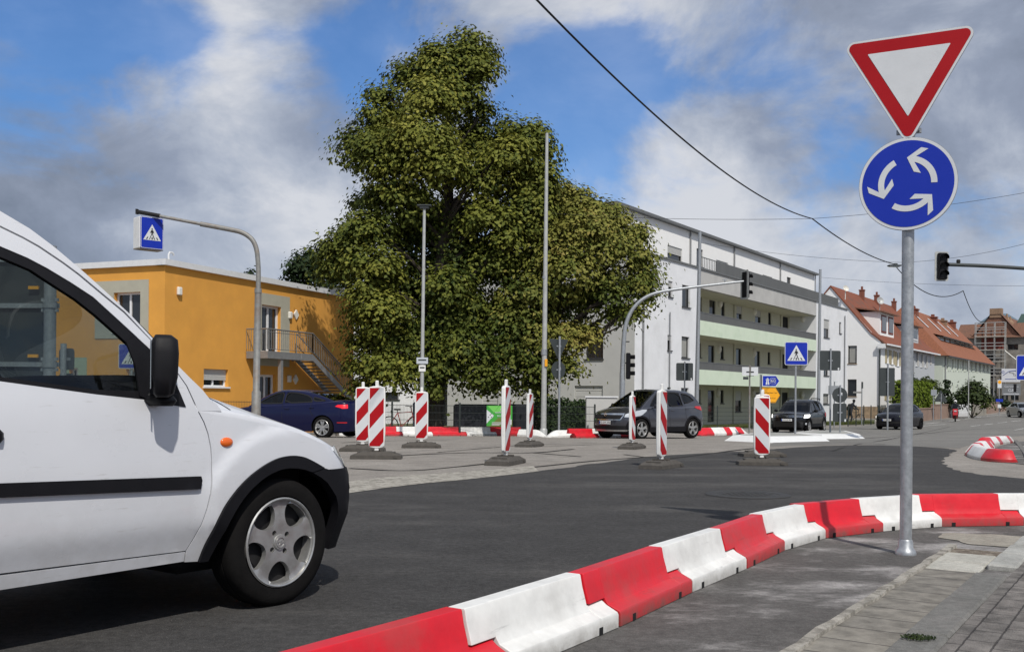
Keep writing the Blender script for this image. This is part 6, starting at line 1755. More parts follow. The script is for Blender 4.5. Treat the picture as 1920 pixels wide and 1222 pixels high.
    for px, py in ((1349, 569.5), (1414, 583), (1347, 654.5), (1413, 661.5), (1345, 736), (1411, 737)):
        u, z = F.hit(px, py, W); mb = MB(); mb.M = Matrix.Translation(F.pt(u, z, W + .03)); mb.ellipsoid((0, 0, 0), (.2, .2, .3), 12); mb.build('wall_lamp', 'lamp_cover', root, 60)
    for y in (598, 742 - 55, 741):
        u, z = F.hit(1506, y, W * .5); mb = MB(); mb.M = Matrix.Translation(F.pt(uR, z, W * .5)); mb.ellipsoid((0, 0, 0), (.2, .2, .3), 12); mb.build('wall_lamp', 'lamp_cover', root, 60)
    for px, t, b in ((1377, 560, 790), (1464.5, 585, 790)):
        u, z1 = F.hit(px, t, W + .05); z0 = F.hit(px, b, W + .05)[1]; mb = MB(); F.tube(mb, [(u, G, W + .06), (u, zs3 - .03, W + .06)], .05); mb.build('downpipe', 'render_cream', root, 40)
    pipe(root, F, 1207, 560, 790); pipe(root, F, 1256.5, 585, 726, r=.035); pipe(root, F, 1584.5, 592, 762)
    # copings
    mb = MB(); F.box(mb, -.1, uE + .1, zc, zc + .1, -.35, .08); mb.build('coping', 'metal_band', root, 0)
    # terrace railing: bars at the left, solid metal to the right
    W2 = -.5; u0 = F.hit(1315, 498, W2)[0]; u1 = F.hit(1343, 500, W2)[0]; u2 = F.hit(1572, 570, W2)[0]; zt = F.hit(1352, 492, W2)[1]
    mb = MB(); F.box(mb, u1, u2, zc + .1, zt, W2 - .05, W2); F.box(mb, u2 - .05, u2, zc + .1, zt, W2 - 4, W2 - .051)
    n = int((u2 - u1) / .14)
    for k in range(n): u = u1 + (u2 - u1) * (k + .5) / n; F.box(mb, u - .01, u + .01, zc + .12, zt - .02, W2, W2 + .012)
    mb.build('terrace_railing', 'metal_band', root, 0)
    mb = MB(); F.box(mb, u0, u1, zt - .05, zt, W2 - .04, W2 - .0)
    for k in range(9): u = u0 + (u1 - u0) * k / 9; F.box(mb, u - .015, u + .015, zc + .1, zt - .05, W2 - .03, W2 - .005)
    mb.build('terrace_railing', 'metal_band', root, 0)
    # set back top floor
    W3 = -1.9; up0 = F.hit(1150, 500, W3)[0]; up1 = F.hit(1527, 530, W3)[0]; zr = F.hit(1313, 441, W3)[1]
    hp = [F.rect(*r, W3) for r in ((1251.5, 1279, 463, 489), (1306, 1318, 467, 500), (1343, 1365, 490, 512), (1389, 1400, 506, 528), (1430, 1448, 517.5, 540), (1475.5, 1483, 520, 548))]
    mb = MB(); F.wall(mb, up0, up1, zc - .3, zr, hp, W3, .12)
    mb.add([F.pt(up1, zc - .3, W3), F.pt(up1, zc - .3, W3 - 8), F.pt(up1, zr, W3 - 8), F.pt(up1, zr, W3)], [(0, 1, 2, 3)])
    mb.add([F.pt(up0, zc - .3, W3), F.pt(up0, zc - .3, W3 - 8), F.pt(up0, zr, W3 - 8), F.pt(up0, zr, W3)], [(3, 2, 1, 0)])
    mb.build('top_floor_wall', 'render_pent', root, 0)
    for i, h in enumerate(hp): window(root, F, h, w=W3, reveal=.12, shutter=.55 if i in (0, 2, 4) else 0, fw=.07)
    mb = MB(); F.box(mb, up0 - .2, up1 + .25, zr, zr + .16, W3 - 9, W3 + .3); mb.build('roof', 'metal_band', root, 0)
    mb = MB(); F.box(mb, 0, uE, zc - .32, zc - .3, -D, -.36); mb.build('terrace_floor', 'roof_felt', root, 0)
    for px in (1294.5, 1377, 1463.5):
        u = F.hit(px, 490, W3 + .06)[0]; mb = MB(); F.tube(mb, [(u, zc + .02, W3 + .07), (u, zr, W3 + .07)], .055); mb.build('downpipe', 'steel_paint', root, 40)
    u = up1 + .02; mb = MB(); F.tube(mb, [(u, zc + .02, W3 + .07), (u, zr, W3 + .07)], .045); mb.build('downpipe', 'steel_paint', root, 40)
    # end wall towards the trees
    Ef = Face(O, (-F.n.x, -F.n.y)); ue = Ef.hit(839, 700)[0]
    he = [Ef.rect(*r) for r in ((1098, 1131, 620, 673), (1080, 1106, 551, 566), (1000, 1040, 560, 610), (1000, 1040, 640, 690))]
    gar = [Ef.rect(1077, 1130, 723, 775), Ef.rect(904, 934, 722, 775), Ef.rect(962, 1010, 723, 775)]
    gar = [(g[0], g[1], G, g[3]) for g in gar]
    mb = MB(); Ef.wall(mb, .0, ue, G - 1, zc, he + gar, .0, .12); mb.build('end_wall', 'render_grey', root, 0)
    for h in he: window(root, Ef, h, fw=.08, mull=1)
    for g in gar:
        mb = MB(); Ef.box(mb, g[0], g[1], g[2], g[3], -.14, -.10)
        for k in range(8): z = g[2] + (g[3] - g[2]) * (k + .5) / 8; Ef.box(mb, g[0] + .02, g[1] - .02, z - .12, z + .12, -.10, -.088)
        mb.build('garage_door', 'render_grey', root, 0)
    ORG = Vector((0, 0, 0)); return F, Ef, ue, G


AF, AE, AUE, AG = apartment()


# ---- orange two-storey house
def orange_house():
    global ORG
    c = at(308, 700, 34); G = zg(34) - .15
    e = at(663, 700, 45.4); d = Vector((e.x - c.x, e.y - c.y)).normalized()
    F = Face((c.x, c.y), d); Lf = Face((c.x, c.y), (-d.y, d.x))
    root = thing('orange_house', 'flat roofed orange house with grey window surrounds and outside stairs', 'building', (c.x, c.y, G)); ORG = Vector((c.x, c.y, G))
    uE = F.hit(663, 650)[0]; zr = F.hit(309, 497)[1]
    win = F.rect(382, 428, 692, 725); door = F.rect(489.5, 526, 573, 662); low = F.rect(486, 517, 702, 760); low = (low[0], low[1], G, low[3])
    mb = MB(); F.wall(mb, 0, uE, G - .5, zr, [win, door, low], 0, .18)
    uL = 16.0
    w2 = Lf.rect(214, 264, 548, 622); w3 = Lf.rect(236, 255, 692, 715); w4 = Lf.rect(130, 147, 690, 722)
    Lf.wall(mb, 0, uL, G - .5, zr, [w2, w3, w4], 0, .18)
    for a, b in (((uE, 0), None),): mb.add([F.pt(uE, G - .5), F.pt(uE, G - .5, -uL), F.pt(uE, zr, -uL), F.pt(uE, zr)], [(0, 1, 2, 3)])
    mb.add([Lf.pt(uL, G - .5), Lf.pt(uL, G - .5, -uE), Lf.pt(uL, zr, -uE), Lf.pt(uL, zr)], [(3, 2, 1, 0)])
    mb.build('wall', 'orange_render', root, 0)
    window(root, F, win, 'frame_white', reveal=.18, mull=1, shutter=.62, sill_m='frame_white')
    o = window(root, F, door, 'frame_white', reveal=.18, fw=.09, mull=1, sill=False, name='balcony_door')
    window(root, F, low, 'frame_white', reveal=.18, fw=.09, mull=1, sill=False, name='door')
    window(root, Lf, w2, 'frame_white', reveal=.18, fw=.07, mull=1, sill_m='frame_white'); window(root, Lf, w3, 'frame_white', reveal=.18); window(root, Lf, w4, 'frame_white', reveal=.18, mull=1)
    def surround(f, r, h, m, name='window_surround'):
        mb = MB(); f.wall(mb, r[0], r[1], r[2], r[3], [h], .03, .03)
        for (a, b, c_, d_) in ((r[0], r[0], r[2], r[3]), (r[1], r[1], r[2], r[3])): mb.add([f.pt(a, c_, 0), f.pt(a, d_, 0), f.pt(a, d_, .03), f.pt(a, c_, .03)], [(0, 1, 2, 3)])
        for z in (r[2], r[3]): mb.add([f.pt(r[0], z, 0), f.pt(r[1], z, 0), f.pt(r[1], z, .03), f.pt(r[0], z, .03)], [(0, 1, 2, 3)])
        mb.build(name, m, root, 0)
    r = Lf.rect(179, 279, 526, 634); surround(Lf, r, w2, 'taupe_render')
    r = F.rect(478, 542, 552, 690); r = (r[0], r[1], door[2] - .5, r[3]); surround(F, r, door, 'taupe_render')
    r = Lf.rect(120, 163, 670, 735); surround(Lf, r, w4, 'mint_grey')
    # roof edge
    mb = MB(); t = .10
    for f, L in ((F, uE), (Lf, uL)):
        f.box(mb, -.13 if f is F else 0.002, L + .13, zr, zr + .20, -.3, .13)
    mb.build('roof_edge', 'roof_edge', root, 0)
    mb = MB(); F.box(mb, .05, uE, zr - .02, zr + .05, -uL, -.301); mb.build('roof', 'roof_felt', root, 0)
    u, z = F.hit(325, 486); mb = MB(); F.tube(mb, [(u, zr + .2, -.2), (u, zr + .42, -.2), (u + .05, zr + .50, -.2), (u + .2, zr + .5, -.2), (u + .26, zr + .42, -.2)], .035, 8); mb.build('vent_pipe', 'roof_edge', root, 40)
    # lamps on the wall
    for px, py, kind in ((334, 546, 0), (542, 591, 0), (554, 590, 1), (540, 710, 0), (553, 711, 1)):
        u, z = F.hit(px, py); mb = MB()
        if kind: mb.add([F.pt(u - .17, z, .06), F.pt(u, z - .2, .06), F.pt(u + .17, z, .06), F.pt(u, z + .2, .06), F.pt(u - .17, z, 0), F.pt(u, z - .2, 0), F.pt(u + .17, z, 0), F.pt(u, z + .2, 0)], [(0, 1, 2, 3), (0, 1, 5, 4), (1, 2, 6, 5), (2, 3, 7, 6), (3, 0, 4, 7)])
        else: F.box(mb, u - .10, u + .10, z - .14, z + .14, .0, .12, bev=.03)
        fixn(mb.build('wall_lamp', 'lamp_cover', root, 30))
    ORG = Vector((0, 0, 0))
    # outside stairs
    wO = 1.0; zP = F.hit(587, 664, wO)[1]; uP1 = F.hit(587, 664, wO)[0]; uP0 = F.hit(502, 664, wO)[0]
    b = F.pt(uP0, G)
    st = thing('outside_stairs', 'grey steel outside stairs with a landing on the orange house', 'stairs', (c.x, c.y, G)); ORG = Vector((c.x, c.y, G))
    uB = F.hit(664, 748, wO)[0]; zB = F.hit(664, 748, wO)[1]
    zB = max(zB, G + .1); 
    mb = MB(); F.box(mb, uP0, uP1, zP - .05, zP, .03, wO); mb.build('landing', 'steel_paint', st, 0)
    mb = MB(); F.box(mb, uP0, uP1, zP - .27, zP - .052, wO - .08, wO); F.box(mb, uP0, uP0 + .08, zP - .27, zP - .052, .04, wO - .081); F.box(mb, uP1 - .08, uP1, zP - .27, zP - .052, .04, wO - .081)
    for px in (565,): 
        for w in (wO + .01,): u = F.hit(px, 665, w)[0]; F.box(mb, u - .04, u + .04, zP - .27, zP - .02, w - .005, w + .05)
    mb.build('beam', 'steel_paint', st, 0)
    u = F.hit(526, 700, wO - .1)[0]
    for uu in (u,): mb = MB(); F.box(mb, uu - .07, uu + .07, G, zP - .28, wO - .17, wO - .03); mb.build('column', 'steel_paint', st, 0)
    # flight: two stringers and treads
    run, rise = uB - uP1, zP - zB; mb = MB()
    for w in (wO, .18):
        P = [(uP1, zP - .02), (uB, zB - .02), (uB, zB - .26), (uP1, zP - .26)]
        mb.prism(P, lambda a, z, t, w=w: F.pt(a, z, w - t), .05)
    fixn(mb.build('stringer', 'steel_paint', st, 0))
    n = 14
    for k in range(n):
        mb = MB(); t = (k + .5) / n; F.box(mb, uP1 + run * t - .14, uP1 + run * t + .14, zP - rise * t - .13, zP - rise * t - .09, .19, wO - .052); mb.build('tread', 'metal_band', st, 0)
    rh = F.hit(585.5, 625, wO)[1] - zP
    mb = MB(); w = wO - .02
    for path in ([(uP0, zP), (uP1, zP), (uB, zB)],):
        F.tube(mb, [(a, z + rh, w) for a, z in path], .028, 8); F.tube(mb, [(a, z + rh * .86, w) for a, z in path], .014, 6); F.tube(mb, [(a, z + .08, w) for a, z in path], .016, 6)
        for i in range(2):
            (a0, z0), (a1, z1) = path[i], path[i + 1]; k = int((a1 - a0) / .125)
            for j in range(k + 1):
                t = j / k; a = a0 + (a1 - a0) * t; z = z0 + (z1 - z0) * t
                F.tube(mb, [(a, z + .08, w), (a, z + rh, w)], .03 if j in (0, k) else .011, 5)
    F.tube(mb, [(uP0, zP + rh, .05), (uP0, zP + rh, w)], .028, 8)
    for j in range(10): F.tube(mb, [(uP0, zP + .06, .05 + (w - .05) * j / 9), (uP0, zP + rh, .05 + (w - .05) * j / 9)], .011, 5)
    mb.build('railing', 'rail_steel', st, 40)
    mb = MB(); F.tube(mb, [(uP1, zP + rh, .22), (uB, zB + rh, .22)], .025, 8); F.tube(mb, [(uP1, zP + rh, .22), (uP1, zP, .22)], .025, 6); mb.build('handrail', 'rail_steel', st, 40)
    ORG = Vector((0, 0, 0)); return F, uE, G


OF, OUE, OG = orange_house()


# ---- small white building behind the trees
def low_white():
    global ORG
    Y = 62; a = at(700, 800, Y); b = at(850, 800, 66); F = Face((a.x, a.y), (b.x - a.x, b.y - a.y)); G = zg(62) - .1
    root = thing('low_building', 'low white building glimpsed behind the linden trunk', 'building', (a.x, a.y, G)); ORG = Vector((a.x, a.y, G)); L = 9
    g = F.rect(722, 747, 751, 775); h = F.rect(722, 748, 735, 749)
    mb = MB(); F.wall(mb, -6, L, G - .5, G + 8.0, [(h[0], h[1], h[2], h[3])]); mb.add([F.pt(-6, G, 0), F.pt(-6, G, -8), F.pt(-6, G + 8, -8), F.pt(-6, G + 8, 0)], [(0, 1, 2, 3)]); mb.build('wall', 'render_white', root, 0)
    window(root, F, h); mb = MB(); F.box(mb, -6.2, L + .2, G + 8.0, G + 8.2, -8, .2); mb.build('roof', 'metal_band', root, 0)
    ORG = Vector((0, 0, 0))


low_white()


# ---- pitched roof houses along the far street
SD = Vector((px_dir(2200, 754)[0], 1)).normalized(); SN = Vector((SD.y, -SD.x))


def chimney(parent, f, u, w, z0, z1, s=.5, m='chimney_brick'):
    mb = MB(); f.box(mb, u - s / 2, u + s / 2, z0, z1, w - s / 2, w + s / 2); f.box(mb, u - s * .6, u + s * .6, z1, z1 + .12, w - s * .6, w + s * .6)
    f.box(mb, u - s * .2, u + s * .2, z1 + .12, z1 + .45, w - s * .2, w + s * .2); return mb.build('chimney', m, parent, 0)


def gable_house():
    global ORG
    C = at(1652, 700, 92); F = Face((C.x, C.y), SD); G = zg(92) - .6
    hw = 4.6; L = F.hit(1752, 700)[0]; ze = F.hit(1655, 643)[1]; zr = ze + 5.35
    root = thing('gable_house', 'white house with a steep red tiled roof, satellite dishes and a gable end', 'house', (C.x, C.y, G)); ORG = Vector((C.x, C.y, G))
    Gf = Face((C.x, C.y), (-SN.x, -SN.y))      # gable wall, u runs away from the street
    wins = [Gf.rect(*r) for r in ((1590, 1606.5, 648, 681.5), (1589, 1606, 711, 743), (1589.5, 1593.5, 596, 623))]
    mb = MB(); Gf.wall(mb, 0, 2 * hw, G - 1, ze, wins[:2]); Gf.wall(mb, hw - 2.4, hw + 2.4, ze, ze + 2.55, [])
    # gable triangle pieces left and right of the straight part
    p = lambda u, z: Gf.pt(u, z)
    s_ = 5.35 / hw
    mb.add([p(0, ze), p(hw - 2.4, ze), p(hw - 2.4, ze + s_ * (hw - 2.4))], [(0, 1, 2)]); mb.add([p(2 * hw, ze), p(hw + 2.4, ze), p(hw + 2.4, ze + s_ * (hw - 2.4))], [(2, 1, 0)])
    z3 = ze + s_ * (hw - 2.4); 
    mb.add([p(hw - 2.4, ze + 2.55), p(hw + 2.4, ze + 2.55), p(hw, zr)], [(0, 1, 2)]) if z3 <= ze + 2.6 else mb.add([p(hw - 2.4, ze + 2.55), p(hw + 2.4, ze + 2.55), p(hw + 2.4, z3), p(hw, zr), p(hw - 2.4, z3)], [(0, 1, 2, 3, 4)])
    half = L * .52
    fw = [F.rect(*r) for r in ((1662.5, 1666.5, 655, 681), (1671, 1675, 657, 683), (1681, 1686, 660, 686))]
    lo = [F.rect(*r) for r in ((1661.5, 1667, 723, 750), (1671, 1677, 722, 745))]
    F.wall(mb, 0, half, G - 1, ze, fw + lo)
    mb.build('wall', 'render_pent', root, 0)
    for h in wins[:2]: window(root, Gf, h, fw=.09, curtain=(h == wins[0]), sill_m='sandstone')
    def leafs(o, f, h, l, r, m):
        for a, b in ((h[0] - .03 - l, h[0] - .03), (h[1] + .03, h[1] + .03 + r)):
            if b - a > .05: mb = MB(); f.box(mb, a, b, h[2], h[3], .005, .05); mb.build('shutter', m, o, 0)
    for h in fw + lo: leafs(window(root, F, h, 'frame_white', fw=.06), F, h, .59, .42, 'ochre_shutter')
    mb = MB(); fw2 = [F.rect(*r) for r in ((1717, 1720, 661, 686), (1726, 1729, 664, 688), (1734, 1737, 667, 689))]
    F.wall(mb, half, L, G - 1, ze, fw2); mb.add([F.pt(L, G - 1), F.pt(L, G - 1, -2 * hw), F.pt(L, ze, -2 * hw), F.pt(L, ze)], [(0, 1, 2, 3)]); mb.build('wall', 'pale_blue_render', root, 0)
    for h in fw2: leafs(window(root, F, h, 'frame_white', fw=.06), F, h, 0, .57, 'pale_shutter')
    mb = MB()
    u = F.hit(1745, 675)[0]; F.box(mb, u - .35, u + .35, F.hit(1745, 683)[1], F.hit(1745, 665)[1], .005, .05); mb.build('wall_plate', 'pale_shutter', root, 0)
    # roof: two thick slopes, slightly kicked at the eaves; gable end leaves an overhang
    ov, oe = .10, .5; prof = [(-hw, zr + .10), (-.9, ze + .55 + .45), (oe, ze - .10)]
    mb = MB()
    for sg in (1, -1):
        P = [(w if sg == 1 else -2 * hw - w, z) for w, z in prof]
        for i in range(2):
            (w0, z0), (w1, z1) = P[i], P[i + 1]
            A = [F.pt(-ov, z0, w0), F.pt(L + .2, z0, w0), F.pt(L + .2, z1, w1), F.pt(-ov, z1, w1)]; B = [q - Vector((0, 0, .16)) for q in A]
            mb.add(A + B, [(0, 1, 2, 3), (4, 5, 6, 7), (0, 3, 7, 4), (1, 2, 6, 5), (2, 3, 7, 6), (0, 1, 5, 4)], 0)
    roof = fixn(mb.build('roof', 'tiles_red', root, 0))
    mb = MB(); F.box(mb, -ov, L + .2, ze - .22, ze - .08, oe - .02, oe + .10); mb.build('gutter', 'frame_white', root, 0)
    mb = MB(); Gf.box(mb, -oe + .1, .25, ze - .5, ze - .1, .02, .40); mb.build('eaves_box', 'frame_white', root, 0)
    slope_w = lambda z: -.9 - (z - (ze + 1.0)) / (zr + .1 - (ze + 1.0)) * (hw - .9)
    # dormers
    for l, r, t, b, m, fr in ((1636, 1676, 588, 627, 'render_pent', 'red_brick'), (1706, 1722, 612, 642, 'pale_blue_render', 'frame_white')):
        w = -.75; q = F.rect(l + (14 if m == 'render_pent' else 2), r, t, b, w); mb = MB(); dw = 3.2
        u0, u1, z0, z1 = q; z0 = ze + .8
        F.box(mb, u0, u1, z0, z1, w - dw, w); mb.build('dormer', m, root, 0)
        mb = MB(); mb.add([F.pt(u0 - .3, z1 + .02, w + .45), F.pt(u1 + .3, z1 + .02, w + .45), F.pt(u1 + .3, z1 + .65, w - dw), F.pt(u0 - .3, z1 + .65, w - dw), F.pt(u0 - .3, z1 - .10, w + .45), F.pt(u1 + .3, z1 - .10, w + .45), F.pt(u1 + .3, z1 + .53, w - dw), F.pt(u0 - .3, z1 + .53, w - dw)], [(0, 1, 2, 3), (7, 6, 5, 4), (0, 1, 5, 4), (1, 2, 6, 5), (0, 3, 7, 4)]); fixn(mb.build('dormer_roof', 'tiles_brown', root, 0))
        k = 2 if m == 'render_pent' else 1
        for i in range(k):
            du = (u1 - u0) / k; mb = MB(); a = u0 + du * i + du * .16; b_ = u0 + du * (i + 1) - du * .16
            F.box(mb, a, b_, z0 + .35, z1 - .25, w + .002, w + .05); o = mb.build('window', fr, root, 0); mb = MB(); F.box(mb, a + .12, b_ - .12, z0 + .5, z1 - .4, w + .05, w + .06); mb.build('pane', 'window_glass', o, 0)
    # white cheek visible left of the dormer
    for px, t, zz in ((1610.5, 548, 0), (1638.5, 547, 0), (1671, 572, 0), (1709, 578, 0)):
        u, z = F.hit(px, t, -hw); chimney(root, F, u, -hw + .3, zr - .6, zr + .5 + zz, .45)
    for px, py, r in ((1585.5, 541, .34), (1650, 564, .48)):
        u, z = F.hit(px, py, -3.0); mb = MB(); c = F.pt(u, z, -3.0); mb.M = Matrix.Translation(c) @ Vector((.25, -.85, .35)).normalized().to_track_quat('Z', 'Y').to_matrix().to_4x4()
        mb.lathe([(.01, -.12), (r * .5, -.07), (r * .85, .08), (r * .5, -.05), (.01, -.1)], 20); mb.M = Matrix.Identity(4); mb.tube([c, c + Vector((0, .1, -1.0))], .04, 6); mb.build('satellite_dish', 'pale_metal' if r > .4 else 'lamp_cover', root, 40)
    pipe(root, Gf, 1649.5, 655, 770, .12, .07, 'grey_sign_back'); pipe(root, F, 1713, 668, 770, .1, .06)
    mb = MB(); Gf.box(mb, .02, 2 * hw, G - 1, Gf.hit(1630, 762)[1], .0, .08); F.box(mb, .02, half, G - 1, Gf.hit(1640, 762)[1] - .1, .0, .08); mb.build('plinth', 'sandstone', root, 0)
    ORG = Vector((0, 0, 0)); return Gf


GF = gable_house()


def row_house():
    global ORG
    C = at(1769, 700, 116); F = Face((C.x, C.y), SD); G = zg(116) - .6; L = F.hit(1857, 700)[0]; ze = F.hit(1770, 665)[1]; hw = 5.2
    root = thing('row_house', 'long pale green terrace with an orange tiled roof and a band of dormers', 'house', (C.x, C.y, G)); ORG = Vector((C.x, C.y, G))
    Ef = Face((C.x, C.y), (-SN.x, -SN.y)); mb = MB()
    xs = [1775.5, 1785, 1795, 1805, 1813.5, 1821, 1829, 1836.5, 1844, 1851]
    up = [F.rect(x - 1.8, x + 1.8, 672 + (x - 1775) * .10, 695 + (x - 1775) * .045) for x in xs]
    lo = [F.rect(x - 1.8, x + 1.8, 720 + (x - 1775) * .05, 743 + (x - 1775) * .02) for x in xs]
    F.wall(mb, 0, L, G - 1, ze, up + lo); Ef.wall(mb, 0, 2 * hw, G - 1, ze); mb.build('wall', 'pale_green_render', root, 0)
    for h in up + lo:
        o = window(root, F, h, 'frame_white', fw=.07, sill=False)
        for a, b in ((h[0] - .75, h[0] - .05), (h[1] + .05, h[1] + .75)): sh = MB(); F.box(sh, a, b, h[2], h[3], .005, .06); sh.build('shutter', 'pale_green_render', o, 0)
    zr = F.hit(1714, 573, -hw)[1] if False else ze + 6.0; hip = 3.2; oe = .6
    A = {'r0': F.pt(hip, zr, -hw), 'r1': F.pt(L - .5, zr, -hw), 'f0': F.pt(-oe, ze - .1, oe), 'f1': F.pt(L + oe, ze - .1, oe), 'b0': F.pt(-oe, ze - .1, -2 * hw - oe), 'b1': F.pt(L + oe, ze - .1, -2 * hw - oe)}
    mb = MB(); mb.add([A['r0'], A['r1'], A['f0'], A['f1'], A['b0'], A['b1']], [(2, 3, 1, 0), (2, 0, 4), (5, 4, 0, 1), (3, 5, 1), (2, 4, 5, 3)]); fixn(mb.build('roof', 'tiles_orange', root, 0))
    mb = MB(); F.box(mb, -oe, L + oe, ze - .28, ze - .12, oe, oe + .12); mb.build('gutter', 'frame_dark', root, 0)
    # band of dormers
    w = -1.45; q0 = F.hit(1757, 630, w); u0 = F.hit(1762, 632, w)[0]; u1 = F.hit(1826, 655, w)[0]; z0 = ze + 1.0; z1 = z0 + 1.45
    for i in range(7):
        a = u0 + (u1 - u0) * i / 7; b = u0 + (u1 - u0) * (i + .74) / 7
        mb = MB(); F.box(mb, a, b, z0, z1, w - 2, w); d_ = mb.build('dormer', 'pale_shutter', root, 0)
        mb = MB(); F.box(mb, a + .25, b - .25, z0 + .25, z1 - .2, w + .002, w + .03); mb.build('pane', 'window_glass', d_, 0)
    mb = MB(); mb.add([F.pt(u0 - .4, z1 + .02, w + .5), F.pt(u1 + .2, z1 + .02, w + .5), F.pt(u1 + .2, z1 + .75, w - 2.2), F.pt(u0 - .4, z1 + .75, w - 2.2), F.pt(u0 - .4, z1 - .12, w + .5), F.pt(u1 + .2, z1 - .12, w + .5)], [(0, 1, 2, 3), (4, 5, 1, 0)]); fixn(mb.build('dormer_roof', 'dormer_slate', root, 0))
    for px, py, m in ((1713, 575, 'chimney_brick'), (1749, 590, 'chimney_brick'), (1767.5, 597, 'chimney_block'), (1784.5, 600, 'chimney_brick')):
        u, z = F.hit(px, py, -hw + .6); chimney(root, F, u, -hw + .6, zr - 1.6, z - .4, 1.0, m)
    for px, py in ((1728, 612), (1752, 612), (1770, 620), (1785, 628)):
        u, z = F.hit(px, py, -3.6); mb = MB(); t = (zr - ze) / (hw + oe); zc = ze + .0 + t * (3.6 + oe); c = F.pt(u, zc, -3.6); dz = .8
        mb.add([F.pt(u - .35, zc - dz * t + .08, -3.6 + dz), F.pt(u + .35, zc - dz * t + .08, -3.6 + dz), F.pt(u + .35, zc + dz * t + .08, -3.6 - dz), F.pt(u - .35, zc + dz * t + .08, -3.6 - dz)], [(0, 1, 2, 3)]); mb.build('skylight', 'frame_white', root, 0)
    pipe(root, F, 1773, 668, 760, .1, .07)
    ORG = Vector((0, 0, 0))


row_house()


